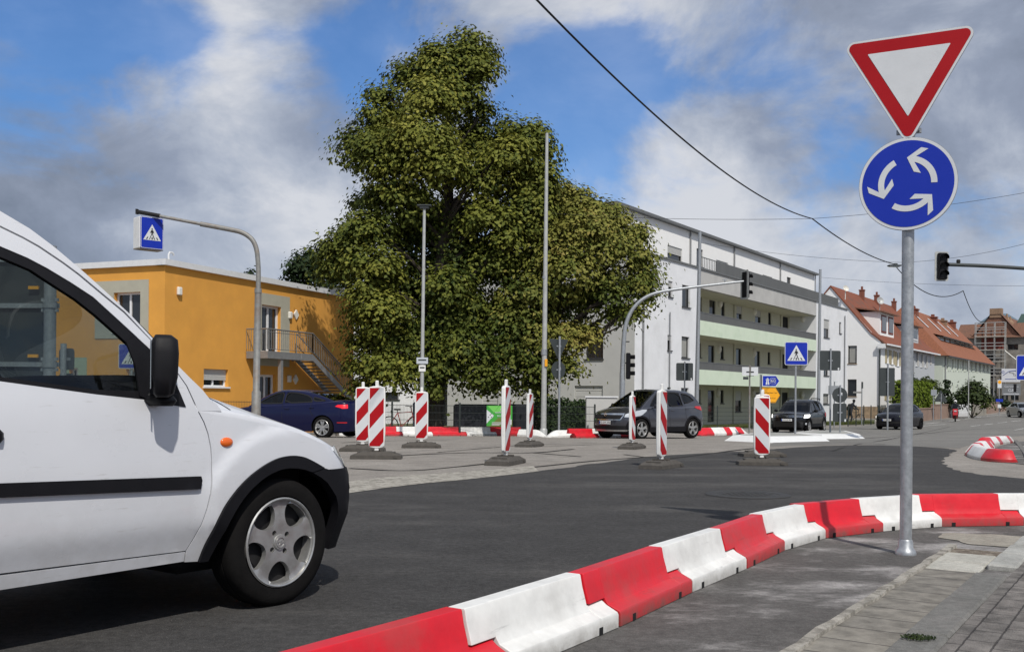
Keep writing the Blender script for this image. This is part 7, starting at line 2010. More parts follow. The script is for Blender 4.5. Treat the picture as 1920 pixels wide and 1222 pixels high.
def scaffold_house():
    global ORG
    a = at(1800, 700, 168); b = at(1975, 700, 160); F = Face((a.x, a.y), (b.x - a.x, b.y - a.y)); G = zg(165) - .5
    root = thing('scaffolded_house', 'large old brick house under repair at the end of the street', 'house', (a.x, a.y, G)); ORG = Vector((a.x, a.y, G)); L = F.hit(1975, 700)[0]
    ze = F.hit(1860, 632)[1]
    rows = [(683 + 0, 706), (660, 673)]
    hs = [F.rect(*r) for r in ((1857, 1867, 690, 708), (1889, 1909, 645, 656), (1857, 1869, 728, 742), (1846, 1866, 664, 676), (1920, 1932, 690, 708), (1878, 1890, 741, 750), (1895, 1910, 741, 750))]
    mb = MB(); F.wall(mb, 0, L, G - 1, ze, hs, 0, .3); F.quad(mb, F.hit(1840, 650)[0], F.hit(1882, 650)[0], F.hit(1860, 655)[1], F.hit(1860, 634)[1], .03, 1)
    mb.add([F.pt(0, G), F.pt(0, G, -12), F.pt(0, ze, -12), F.pt(0, ze)], [(0, 1, 2, 3)])
    mb.build('wall', ['old_render', 'red_brick'], root, 0)
    for h in hs: window(root, F, h, fw=.12, mull=1, reveal=.3, sill=False)
    # brick gable with hipped roof behind
    g0, g1 = F.hit(1826, 630)[0], F.hit(1912, 630)[0]; gm = F.hit(1867, 600)[0]; zt = F.hit(1867, 592)[1]
    mb = MB(); P = [F.pt(g0, ze, .05), F.pt(g1, ze, .05), F.pt(gm + .8, zt, .05), F.pt(gm - .8, zt, .05)]; mb.add(P, [(0, 1, 2, 3)]); mb.build('gable', 'old_brick', root, 0)
    mb = MB(); Q = [F.pt(g0 - .4, ze - .1, .5), F.pt(g1 + .4, ze - .1, .5), F.pt(gm + .8, zt + .25, .3), F.pt(gm - .8, zt + .25, .3)]; Bk = [F.pt(-1, ze - .1, -6), F.pt(L, ze - .1, -6), F.pt(gm + .8, zt + .25, -6), F.pt(gm - .8, zt + .25, -6)]
    mb.add(Q + Bk, [(0, 3, 7, 4), (1, 2, 6, 5), (3, 2, 6, 7)]); lowz = ze + 2.4
    mb.add([F.pt(-.6, ze - .1, .6), F.pt(L, ze - .1, .6), F.pt(L, lowz, -3), F.pt(-.6, lowz, -3)], [(0, 1, 2, 3)]); fixn(mb.build('roof', 'tiles_brown', root, 0))
    mb = MB(); F.box(mb, gm - .9, gm + .9, zt - .3, zt + 1.2, -1.2, .2); mb.build('chimney', 'chimney_block', root, 0)
    for px, py in ((1876.5, 592), (1884, 595)):
        u, z = F.hit(px, py, -3); mb = MB(); F.box(mb, u - .5, u + .5, ze + 1, z, -3.5, -2.5); mb.build('chimney', 'chimney_block', root, 0)
    for px, py in ((1888, 588), (1894.5, 593)):
        u, z = F.hit(px, py, -3); mb = MB(); M0 = F.pt(u, 0, -3); mb.lathe([(.5, ze + 1 - ORG.z), (.5, z - 2 - ORG.z), (.7, z - 1.9 - ORG.z), (.55, z - 1 - ORG.z), (.2, z - .6 - ORG.z), (.1, z - ORG.z)], 10, c=(M0.x, M0.y, 0)); mb.build('finial', 'chimney_block', root, 30)
    u0, u1 = F.hit(1892, 620, -3)[0], F.hit(1940, 620, -3)[0]
    mb = MB(); P = [F.pt(u0, ze, -3), F.pt(u1, ze, -3), F.pt(u1 - 1.5, ze + 4, -5), F.pt(u0 + 1.5, ze + 4, -5)]; mb.add(P, [(0, 1, 2, 3)]); mb.build('roof', mat('copper_green', (.05, .09, .08), .7, var=.2), root, 0)
    # scaffolding in front
    sc = thing('scaffolding', 'pale scaffolding standing before the brick gable', 'scaffolding', (a.x, a.y, G)); 
    mb = MB(); us = [F.hit(x, 640, 1.5)[0] for x in (1828, 1847, 1864, 1884)]; zs = [F.hit(1855, y, 1.5)[1] for y in (630, 655, 677, 703)]; zt2 = F.hit(1855, 604, 1.5)[1]
    for u in us:
        for w in (1.5, .6): mb = MB(); F.tube(mb, [(u, G, w), (u, zt2, w)], .06, 5); mb.build('standard', 'scaffold', sc, 0)
    for z in zs:
        mb = MB(); F.box(mb, us[0], us[-1], z - .12, z, .6, 1.6); mb.build('deck', 'scaffold_deck', sc, 0)
        mb = MB(); n = 2
        for dz in (.55, 1.05): F.box(mb, us[0], us[-1], z + dz - .05, z + dz + .05, 1.52, 1.58)
        mb.build('guard_rail', 'scaffold', sc, 0)
    mb = MB(); F.box(mb, us[0], us[-1], zt2 - .9, zt2 - .8, 1.52, 1.58); F.box(mb, us[0], us[-1], zt2 - .1, zt2, 1.52, 1.58); mb.build('guard_rail', 'scaffold', sc, 0)
    mb = MB(); F.tube(mb, [(us[-1], F.hit(1884, 657, 1.5)[1], 1.5), (F.hit(1912, 680, 1.5)[0], F.hit(1912, 680, 1.5)[1], 1.5)], .1, 6); mb.build('brace', 'scaffold', sc, 0)
    # hoardings before the house
    for l, r, t, bt, m, lab, ws in ((1878, 1913, 691, 716, 'banner_white', 'white construction banner with blue drawing before the old house', 0), (1879, 1914, 719, 741, 'banner_grey', 'grey banner with white lettering below the white one', 1)):
        q = F.rect(l, r, t, bt, 2.2); mb = MB(); ORG = Vector((0, 0, 0)); c = F.pt((q[0] + q[1]) / 2, q[2], 2.2); bn = thing('banner', lab, 'banner', c, math.atan2(F.d.y, F.d.x)); W = q[1] - q[0]; H = q[3] - q[2]
        mb.box((0, 0, H / 2), (W, .08, H)); mb.build('sheet', m, bn, 0)
        if ws:
            text('Gerüstbau', H * .26, bn, (0, -.05, H * .76), (R(90), 0, 0), 'banner_white'); text('G&K', H * .36, bn, (.2, -.05, H * .42), (R(90), 0, 0), 'banner_white')
            mb = MB(); mb.box((0, -.05, H * .12), (W * .85, .01, H * .07)); mb.build('print', 'banner_white', bn, 0)
        else:
            text('Frey', H * .2, bn, (W * .05, -.05, H * .68), (R(90), R(8), 0), 'black_ink'); text('Dach', H * .2, bn, (W * .3, -.05, H * .5), (R(90), R(8), 0), 'black_ink')
            mb = MB(); mb.tube([(-W * .42, -.06, H * .5), (-W * .3, -.06, H * .62), (-W * .1, -.06, H * .8), (W * .2, -.06, H * .86), (W * .42, -.06, H * .82)], .05, 4); mb.box((0, -.05, H * .22), (W * .6, .01, H * .05)); mb.lathe([(H * .06, -.05), (H * .1, -.05)], 12, axis='Y', c=(-W * .42, 0, H * .75)); mb.build('print', mat('faded_blue', (.13, .16, .36), .6), bn, 0)
        ORG = Vector((a.x, a.y, G))
    ORG = Vector((0, 0, 0))


scaffold_house()


# far hill behind the roofs
mb = MB(); V = []; n = 60
for i in range(n + 1):
    x = 180 + 900 * i / n; h = 70 + 22 * math.sin(i * .31) + 9 * math.sin(i * 1.1)
    V += [(x, 1100 - .15 * x, -5), (x, 1130 - .15 * x, h * .55), (x, 1220 - .15 * x, h)]
mb.add(V, [(3 * i + j, 3 * i + j + 3, 3 * i + j + 4, 3 * i + j + 1) for i in range(n) for j in range(2)])
mat('far_hill', (.10, .15, .19), 1.0, var=.15, vscale=.05)
fixn(mb.build('hills', 'far_hill', smooth=60))['kind'] = 'structure'
# ------------------------------------------------------------------ trees and plants
mat('bark', (.045, .036, .028), .95, var=.35, vscale=6, bump=.8, bscale=18)
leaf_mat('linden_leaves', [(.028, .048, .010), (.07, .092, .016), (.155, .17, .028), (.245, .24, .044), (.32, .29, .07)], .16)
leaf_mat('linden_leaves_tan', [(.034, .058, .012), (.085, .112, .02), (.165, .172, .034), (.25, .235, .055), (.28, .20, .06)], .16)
leaf_mat('dark_leaves', [(.014, .026, .008), (.022, .04, .012), (.04, .062, .018)], .15)
leaf_mat('hedge_leaves', [(.07, .11, .012), (.12, .17, .018), (.19, .24, .025)], .2)
leaf_mat('shrub_leaves', [(.02, .035, .012), (.04, .06, .018), (.075, .095, .025)], .2)
leaf_mat('grass_blades', [(.05, .075, .018), (.09, .12, .03), (.17, .16, .06)], .2)


def leaves_mesh(name, C, Nn, size, tone, m, parent, fold=True):
    """many small leaf quads: centres C, normals Nn, sizes, tone per leaf"""
    n = len(C); r = RNG.normal(size=(n, 3)); Nn = Nn / np.linalg.norm(Nn, axis=1, keepdims=True)
    a = np.cross(Nn, r); a /= np.linalg.norm(a, axis=1, keepdims=True); b = np.cross(Nn, a)
    s = size[:, None]
    P = np.empty((n, 4, 3)); P[:, 0] = C - a * s; P[:, 1] = C - b * s * .62 + Nn * s * .12; P[:, 2] = C + a * s * 1.05 - Nn * s * .15; P[:, 3] = C + b * s * .62 + Nn * s * .12
    me = bpy.data.meshes.new(name); me.vertices.add(4 * n); me.vertices.foreach_set('co', P.reshape(-1)); me.loops.add(4 * n); me.loops.foreach_set('vertex_index', np.arange(4 * n, dtype=np.int32))
    me.polygons.add(n); me.polygons.foreach_set('loop_start', np.arange(0, 4 * n, 4, dtype=np.int32)); me.polygons.foreach_set('loop_total', np.full(n, 4, dtype=np.int32)); me.update(calc_edges=True)
    at_ = me.attributes.new('tone', 'FLOAT', 'FACE'); at_.data.foreach_set('value', np.clip(tone, 0, 1).astype(np.float32))
    me.materials.append(MATS[m]); o = bpy.data.objects.new(name, me); COL.objects.link(o); o.parent = parent; return o


def crown_points(blobs, per_area, clump=.42, leaf=.1, flat=.62, sub=14, fill=.35, base_tone=.45, droop=.25):
    """blobs: (x,y,z, rx,ry,rz, tone). Leaf clumps sit on and in each blob, leaves inside each clump."""
    CC = []; NN = []; TT = []
    for (x, y, z, rx, ry, rz, tn) in blobs:
        area = 4 * math.pi * ((rx * ry) ** 1.6 / 3 + (rx * rz) ** 1.6 / 3 + (ry * rz) ** 1.6 / 3) ** (1 / 1.6)
        k = max(5, int(area * per_area)); d = RNG.normal(size=(k, 3)); d /= np.linalg.norm(d, axis=1, keepdims=True)
        fl = (d[:, 2] < -.1) & (RNG.random(k) < .72); d[fl, 2] *= -1
        rad = np.where(RNG.random(k) < fill, RNG.uniform(.35, .85, k), RNG.uniform(.82, 1.12, k))
        cc = np.array([x, y, z]) + d * rad[:, None] * np.array([rx, ry, rz])
        cs = clump * RNG.uniform(.55, 1.3, k); ct = tn + RNG.normal(0, .11, k)
        q = RNG.normal(size=(k, sub, 3)) * .5; q[:, :, 2] *= flat
        # leaves of a clump arch over its top
        L = cc[:, None, :] + q * cs[:, None, None]; L[:, :, 2] -= (q[:, :, 0] ** 2 + q[:, :, 1] ** 2) * cs[:, None] * droop
        nn = d[:, None, :] * .45 + q * 1.1 + np.array([0, 0, .65]) + RNG.normal(size=(k, sub, 3)) * .27
        CC.append(L.reshape(-1, 3)); NN.append(nn.reshape(-1, 3)); TT.append((ct[:, None] + RNG.normal(0, .07, (k, sub))).reshape(-1))
    C = np.concatenate(CC); N_ = np.concatenate(NN); T = np.concatenate(TT)
    return C, N_, leaf * RNG.uniform(.7, 1.3, len(C)), T


def limb(mb, a, b, r0, r1, bend=.15, n=7):
    a, b = Vector(a), Vector(b); L = (b - a).length; off = Vector((random.uniform(-1, 1), random.uniform(-1, 1), random.uniform(-.2, .6))) * L * bend
    P = []; rs = []
    for i in range(n + 1):
        t = i / n; P.append(a.lerp(b, t) + off * math.sin(math.pi * t)); rs.append(r0 + (r1 - r0) * t)
    mb.tube(P, rs, 8)
    return P


def tree(label, base, blobs, trunk_r, leaf_m, per_area, clump, leaf, sub=14, top=None, limbs=None, group=None, name='tree', fill=.35, fork=.28):
    root = thing(name, label, 'tree', base, 0, group); B = Vector(base)
    loc = [(x - B.x, y - B.y, z - B.z, rx, ry, rz, t) for x, y, z, rx, ry, rz, t in blobs]
    zs = max(b[2] + b[5] for b in loc); mb = MB()
    tp = Vector(top) - B if top is not None else Vector((0, 0, zs * .8))
    stem = [Vector((0, 0, -.1)).lerp(tp, i / 9) + Vector((math.sin(i * 1.3) * .12, math.cos(i * 1.7) * .1, 0)) * (i > 0) for i in range(10)]
    mb.tube(stem, [trunk_r * 1.35] + [trunk_r * (1 - .085 * i) for i in range(1, 10)], 12)
    big = sorted(loc, key=lambda b: -b[3])
    for b in (big if limbs is None else big[:limbs]):
        c = Vector(b[:3]); t = max(fork, min(.92, (c.z - .6 - math.hypot(c.x, c.y) * .55) / tp.z)); k = t * 9; i = int(min(8, k)); a = stem[i].lerp(stem[i + 1], k - i)
        rr = max(.03, trunk_r * (1 - .085 * k) * .42)
        P = limb(mb, a, c + Vector((0, 0, b[5] * .2)), rr, rr * .3)
        for j in range(3):
            q = c + Vector((random.uniform(-.8, .8) * b[3], random.uniform(-.8, .8) * b[4], random.uniform(-.3, .8) * b[5])); limb(mb, P[4], q, rr * .45, .012, .1, 4)
    mb.build('trunk', 'bark', root, 40)
    C, N_, S_, T = crown_points(loc, per_area, clump, leaf, sub=sub, fill=fill)
    leaves_mesh('crown', C, N_, S_, T, leaf_m, root); return root


def px_blobs(lst, Y, depth=.9):
    out = []
    for i, (px, py, r, *rest) in enumerate(lst):
        dy = rest[0] if rest else 0; tone = rest[1] if len(rest) > 1 else .42  # leaf tone is given per blob, mostly lower for inner set-back ones
        y = Y + dy; p = at(px, py, y); rr = r * y / FPX * .82; out.append((p.x, y, p.z, rr, rr * depth, rr * .88, tone))
    return out


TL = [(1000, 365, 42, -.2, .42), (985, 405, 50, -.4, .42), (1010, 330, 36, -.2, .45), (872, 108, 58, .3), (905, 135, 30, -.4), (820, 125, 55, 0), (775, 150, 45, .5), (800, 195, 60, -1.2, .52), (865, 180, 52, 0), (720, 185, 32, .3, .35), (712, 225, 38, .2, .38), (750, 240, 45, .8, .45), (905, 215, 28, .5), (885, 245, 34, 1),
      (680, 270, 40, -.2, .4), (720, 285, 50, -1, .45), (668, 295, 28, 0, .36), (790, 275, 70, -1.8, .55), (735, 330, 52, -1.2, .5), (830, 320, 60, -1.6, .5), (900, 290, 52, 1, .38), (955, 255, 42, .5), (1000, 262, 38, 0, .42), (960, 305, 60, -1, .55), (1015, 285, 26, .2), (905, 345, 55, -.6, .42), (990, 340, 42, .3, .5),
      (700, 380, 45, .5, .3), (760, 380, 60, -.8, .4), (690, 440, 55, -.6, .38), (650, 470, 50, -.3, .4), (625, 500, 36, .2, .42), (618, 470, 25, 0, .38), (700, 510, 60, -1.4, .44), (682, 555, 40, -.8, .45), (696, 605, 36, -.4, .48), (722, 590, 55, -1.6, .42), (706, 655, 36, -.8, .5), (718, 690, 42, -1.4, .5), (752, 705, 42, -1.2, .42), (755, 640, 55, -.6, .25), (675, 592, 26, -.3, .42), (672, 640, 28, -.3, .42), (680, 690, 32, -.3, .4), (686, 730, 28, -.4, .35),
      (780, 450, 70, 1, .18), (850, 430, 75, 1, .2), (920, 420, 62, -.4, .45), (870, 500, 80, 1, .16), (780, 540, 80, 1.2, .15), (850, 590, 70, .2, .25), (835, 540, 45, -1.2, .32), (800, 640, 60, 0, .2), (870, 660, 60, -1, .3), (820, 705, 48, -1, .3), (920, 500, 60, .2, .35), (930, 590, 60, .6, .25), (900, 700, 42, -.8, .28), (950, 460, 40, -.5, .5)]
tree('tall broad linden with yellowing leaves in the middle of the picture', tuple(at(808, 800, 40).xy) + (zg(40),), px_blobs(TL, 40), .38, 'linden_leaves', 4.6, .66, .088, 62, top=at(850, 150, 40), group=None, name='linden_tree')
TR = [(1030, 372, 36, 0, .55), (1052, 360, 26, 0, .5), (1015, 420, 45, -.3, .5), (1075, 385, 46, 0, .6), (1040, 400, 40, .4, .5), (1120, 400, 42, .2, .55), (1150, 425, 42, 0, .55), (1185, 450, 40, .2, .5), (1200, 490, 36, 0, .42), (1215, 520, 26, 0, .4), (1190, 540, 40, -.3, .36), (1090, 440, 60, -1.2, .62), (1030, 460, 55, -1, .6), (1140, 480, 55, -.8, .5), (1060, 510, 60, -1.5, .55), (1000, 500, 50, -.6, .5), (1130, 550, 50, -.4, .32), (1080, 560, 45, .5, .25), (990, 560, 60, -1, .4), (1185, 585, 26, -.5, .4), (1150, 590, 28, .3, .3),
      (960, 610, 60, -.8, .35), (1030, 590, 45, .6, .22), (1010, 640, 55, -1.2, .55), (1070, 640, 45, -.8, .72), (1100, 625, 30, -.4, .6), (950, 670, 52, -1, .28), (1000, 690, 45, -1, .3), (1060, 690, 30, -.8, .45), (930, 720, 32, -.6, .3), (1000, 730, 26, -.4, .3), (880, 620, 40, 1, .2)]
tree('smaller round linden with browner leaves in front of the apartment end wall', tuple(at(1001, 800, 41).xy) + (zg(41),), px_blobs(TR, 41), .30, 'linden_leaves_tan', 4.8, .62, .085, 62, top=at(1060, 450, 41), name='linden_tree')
TB = [(560, 500, 22), (580, 490, 26), (600, 520, 30), (545, 518, 14), (570, 525, 25), (610, 560, 35), (640, 520, 30)]
tree('dark tree rising behind the orange house roof', tuple(at(600, 800, 75).xy) + (zg(75),), px_blobs([(a, b, c, i % 3 - 1, .4) for i, (a, b, c) in enumerate(TB)], 75), .3, 'dark_leaves', 3.2, .9, .16, 26)
tree('tiny dark treetop peeping over the orange house roof', tuple(at(471, 800, 95).xy) + (zg(95),), px_blobs([(471, 514, 9), (471, 522, 12), (472, 540, 16), (471, 580, 22)], 95), .3, 'dark_leaves', 3, .8, .16, 20)
# twigs hanging at the tree's right shoulder
# far greenery along the street
def bush(label, px, Y, lst, m, leaf, per, name='shrub', clump=.4, cat='shrub'):
    b = at(px, 800, Y); root = thing(name, label, cat, (b.x, Y, zg(Y))); L = [(x - b.x, y - Y, z - zg(Y), rx, ry, rz, t) for x, y, z, rx, ry, rz, t in px_blobs(lst, Y)]
    mb = MB()
    for l in L[:5]: limb(mb, (0, 0, 0), l[:3], .05, .015)
    mb.build('stem', 'bark', root, 40)
    C, N_, S_, T = crown_points(L, per, clump, leaf, sub=20); leaves_mesh('foliage', C, N_, S_, T, m, root)


bush('dark leafy bush in front of the pale green terrace', 1822, 96, [(1822, 740, 20, 0, .4), (1808, 750, 16, 0, .3), (1835, 745, 18, 0, .5), (1845, 752, 14, 0, .8), (1825, 722, 12, 0, .3), (1800, 740, 10, 0, .3), (1838, 728, 10, 0, .4), (1790, 755, 12, 0, .3)], 'shrub_leaves', .16, 3.5, clump=.7)
bush('feathery tall grass plant behind the clipped hedge', 1736, 103, [(1720, 722, 14, 0, .6), (1735, 718, 16, 0, .7), (1748, 722, 12, 0, .6), (1755, 735, 14, 0, .6), (1710, 716, 12, 0, .6)], 'shrub_leaves', .14, 4, clump=.5)
bush('narrow dark conifer between hedge and terrace', 1775.5, 100, [(1775.5, 716, 4, 0, .2), (1775.5, 725, 6, 0, .2), (1775.5, 737, 8, 0, .2), (1775.5, 750, 8.5, 0, .2), (1775.5, 760, 8, 0, .2)], 'dark_leaves', .14, 8, name='conifer', clump=.3, cat='tree')
bush('dark hedge at the far end of the street', 1870, 130, [(1858, 757, 9, 0, .4), (1868, 755, 9, 0, .3), (1878, 755, 9, 0, .3), (1886, 757, 8, 0, .3), (1850, 758, 8, 0, .3)], 'dark_leaves', .18, 4, name='hedge', clump=.6, cat='hedge')


def box_hedge(label, a, b, depth, h, m, leaf, dens, z0=0.0, name='hedge'):
    A, B = Vector(a[:2]), Vector(b[:2]); L = (B - A).length; root = thing(name, label, 'hedge', (A.x, A.y, zg(A.y) + z0), math.atan2(B.y - A.y, B.x - A.x))
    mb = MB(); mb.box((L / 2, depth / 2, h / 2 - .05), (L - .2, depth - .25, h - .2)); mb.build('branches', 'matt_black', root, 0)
    n = int(dens * (L * h + L * depth + 2 * depth * h)); C = np.empty((n, 3)); Nn = np.empty((n, 3)); k = RNG.random(n); u = RNG.random(n); v = RNG.random(n); W = [L * h, L * depth, depth * h, depth * h]; W = np.cumsum(W) / sum(W)
    f0 = k < W[0]; f1 = (k >= W[0]) & (k < W[1]); f2 = (k >= W[1]) & (k < W[2]); f3 = k >= W[2]
    lump = .06 * np.sin(u * L * 3.1) + .05 * np.sin(v * h * 4 + u * 5)
    C[f0] = np.stack([u * L, lump, v * h], 1)[f0]; C[f1] = np.stack([u * L, v * depth, h + lump], 1)[f1]; C[f2] = np.stack([lump, v * depth, u * h], 1)[f2]; C[f3] = np.stack([L + lump, v * depth, u * h], 1)[f3]
    for m_, vec in ((f0, (0, -1, .5)), (f1, (0, -.2, 1)), (f2, (-1, 0, .5)), (f3, (1, 0, .5))): Nn[m_] = vec
    C += RNG.normal(0, .07, (n, 3)); Nn += RNG.normal(0, .5, (n, 3))
    leaves_mesh('foliage', C, Nn, leaf * RNG.uniform(.7, 1.3, n), .5 + RNG.normal(0, .22, n), m, root)


a = at(1705, 800, 87); b = at(1750, 800, 95); box_hedge('clipped yellow green hedge above the pink garden wall', a, b, 1.6, at(1730, 717, 90).z - zg(90), 'hedge_leaves', .11, 90)
def ctr(px, Y): p = at(px, 800, Y); return (p.x, Y)
box_hedge('clipped dark hedge behind the mesh fence beside the grey hatchback', ctr(1025, 38.5), ctr(1112, 39.5), .9, 1.25, 'dark_leaves', .07, 380)
box_hedge('low dark hedge behind the fence under the big linden', ctr(1030, 37.8), ctr(1064, 38.0), .5, .5, 'dark_leaves', .06, 300)


# grass tufts on the verges: nobody could count the blades
def grass(name, regions, n, hgt):
    C = []
    for (x0, y0, x1, y1, dpt) in regions:
        a = gnd(x0, y0); b = gnd(x1, y1); k = n
        t = RNG.random(k); w = RNG.random(k) * dpt
        X = a.x + (b.x - a.x) * t; Y = a.y + (b.y - a.y) * t + w
        C.append(np.stack([X, Y, np.array([zg(y) for y in Y])], 1))
    C = np.concatenate(C); m = len(C); h = hgt * RNG.uniform(.5, 1.4, m); lean = RNG.normal(0, .35, (m, 2)) * h[:, None]; ang = RNG.random(m) * 6.28; wv = np.stack([np.cos(ang), np.sin(ang)], 1) * .012
    P = np.zeros((m, 3, 3)); P[:, 0] = C; P[:, 1] = C; P[:, 0, :2] -= wv; P[:, 1, :2] += wv; P[:, 2] = C; P[:, 2, :2] += lean; P[:, 2, 2] += h
    me = bpy.data.meshes.new(name); me.vertices.add(3 * m); me.vertices.foreach_set('co', P.reshape(-1)); me.loops.add(3 * m); me.loops.foreach_set('vertex_index', np.arange(3 * m, dtype=np.int32))
    me.polygons.add(m); me.polygons.foreach_set('loop_start', np.arange(0, 3 * m, 3, dtype=np.int32)); me.polygons.foreach_set('loop_total', np.full(m, 3, dtype=np.int32)); me.update(calc_edges=True)
    at_ = me.attributes.new('tone', 'FLOAT', 'FACE'); at_.data.foreach_set('value', RNG.random(m).astype(np.float32)); me.materials.append(MATS['grass_blades'])
    o = bpy.data.objects.new(name, me); COL.objects.link(o); o['kind'] = 'stuff'; return o


grass('grass', [(700, 806, 1020, 808, 3.0), (1020, 808, 1120, 809, 2.4), (1320, 803, 1480, 801, 1.0), (1560, 797, 1640, 794, 2.0), (400, 806, 700, 806, 3)], 9000, .16)
grass('grass', [(1012, 809, 1062, 809, .8)], 2500, .32)
# moss tuft in the kerb joint near the lower edge
p = gnd(1722, 1216); n = 260; ang = RNG.random(n) * 6.28; rr = RNG.random(n) ** .6 * .045
C = np.stack([p.x + rr * np.cos(ang) * 1.6, p.y + rr * np.sin(ang), np.full(n, .042)], 1); h = .02 * RNG.uniform(.4, 1.2, n)
o = leaves_mesh('moss', C + np.stack([np.zeros(n), np.zeros(n), h], 1) * .5, RNG.normal(size=(n, 3)) + np.array([0, -.6, .5]), np.full(n, .006), RNG.random(n) * .6, 'shrub_leaves', None); o['kind'] = 'stuff'


# ------------------------------------------------------------------ fences and garden walls
mat('fence_green', (.022, .03, .028), .6)


def mesh_fence(pts, h, label, posts, wire=.05, bar=5):
    P = [Vector(p) for p in pts]; root = thing('mesh_fence', label, 'fence', (P[0].x, P[0].y, zg(P[0].y)))
    o = Vector((P[0].x, P[0].y, zg(P[0].y))); mb = MB()
    tot = 0
    for i in range(len(P) - 1):
        a, b = P[i], P[i + 1]; L = (b - a).length; za, zb_ = zg(a.y), zg(b.y); k = int(L / wire)
        for j in range(k + 1):
            q = a.lerp(b, j / k); z = za + (zb_ - za) * j / k; M0 = Matrix.Translation(Vector((q.x, q.y, z + h / 2)) - o); mb.M = M0; mb.box((0, 0, 0), (.006, .006, h))
        mb.M = Matrix.Identity(4)
        for j in range(bar): z = .06 + (h - .1) * j / (bar - 1); mb.tube([Vector((a.x, a.y, za + z)) - o, Vector((b.x, b.y, zb_ + z)) - o], .007, 4)
    mb.build('mesh_panel', 'fence_green', root, 0)
    for i in range(len(P) - 1):
        a, b = P[i], P[i + 1]; k = max(1, int(round((b - a).length / posts)))
        for j in range(k + (i == len(P) - 2)):
            q = a.lerp(b, j / k); mb = MB(); mb.box(Vector((q.x, q.y, zg(q.y) + h / 2 + .03)) - o, (.06, .06, h + .08), bev=.008); mb.build('fence_post', 'fence_green', root, 0)
    return root


def g2(px, Y): p = at(px, 800, Y); return Vector((p.x, Y))
mesh_fence([g2(360, 31.6), g2(500, 32.6), g2(662, 34.4), g2(735, 35.4), g2(862, 36.2), g2(1115, 37.2)], 1.12, 'dark green wire mesh fence behind the far barriers, under the trees', 2.5)
mesh_fence([g2(1312, 55.5), g2(1345, 56), g2(1410, 57.5), g2(1480, 61)], 1.25, 'wire mesh fence on dark posts before the mint balconies', 2.2, .08, 6)
mesh_fence([g2(1590, 66), g2(1646, 72), g2(1660, 80)], 1.3, 'low dark fence in front of the white gabled house', 1.9, .3, 3)
# pale gate post by the hatchback
p = at(1127, 800, 38); root = thing('gate_post', 'pale boxy gate post left of the grey hatchback', 'gate post', (p.x, 38, zg(38))); mb = MB(); mb.box((0, 0, .72), (1.15, .3, 1.44), bev=.02); mb.build('pillar', 'render_grey', root, 0)
mb = MB(); mb.box((0, 0, 1.47), (1.25, .38, .06), bev=.01); mb.build('cap', 'roof_edge', root, 0)
# dark shed behind the fence
a = at(868, 800, 39.5); root = thing('shed', 'low black covered stack behind the mesh fence, left of the banner', 'shed', (at(892, 800, 39.5).x, 39.5, zg(39.5)))
mat('tarpaulin', (.012, .013, .018), .45, bump=.8, bscale=5)
mb = MB(); mb.box((0, .4, .60), (1.75, .9, 1.16), bev=.06); mb.box((1.6, .4, .62), (1.45, .9, 1.16), bev=.06); mb.build('cover', 'tarpaulin', root, 30)
# football banner on the fence
b0 = at(912, 790, 36.2); b1 = at(961, 790, 36.4); Y = 36.15
root = thing('banner', 'green football banner tied to the mesh fence', 'banner', ((b0.x + b1.x) / 2, Y, at(937, 799, Y).z), math.atan2(.2, b1.x - b0.x))
W = (b1.x - b0.x); H = at(937, 760, Y).z - at(937, 799, Y).z
mat('banner_green', (.05, .33, .045), .5); mat('banner_green_light', (.16, .52, .10), .5); mat('banner_olive', (.13, .17, .035), .5)
mb = MB()
mb.box((0, 0, H / 2), (W, .012, H)); q = lambda P, m, k: mb.ngon([(x * W, -.007 - .003 * k, z * H) for x, z in P], m)
q([(-.5, .02), (-.36, .02), (-.05, .42), (.5, .30), (.5, .0), (-.5, .0)], 2, 1); q([(-.47, .98), (-.02, .98), (-.22, .66)], 1, 1); q([(-.22, .66), (.0, .98), (.48, .98), (.1, .72)], 1, 2)
q([(-.5, .80), (-.22, .52), (-.5, .14)], 3, 2); q(circle(-.37, .50, .125, 20), 3, 3)
for x, z in ((-.37, .54), (-.43, .45), (-.31, .44), (-.33, .60)): q(circle(x, z, .022, 8), 4, 4)
q([(.35, .08), (.47, .08), (.47, .33), (.35, .33)], 3, 3)
for z, l in ((.17, .5), (.11, .42), (.06, .3)): q([(-.30, z), (-.30 + l, z), (-.30 + l, z + .025), (-.30, z + .025)], 3, 3)
mb.build('sheet', ['banner_green', 'banner_green_light', 'banner_olive', 'white_film', 'black_ink'], root, 0)
for s_, z, x, sz in (('FEIERT', .80, .18, .14), ('HAPPY', .66, -.02, .13), ('BELIEVE', .50, .05, .11)): text(s_, sz * H, root, (x * W, -.022, z * H), (R(90), 0, 0), 'white_film')
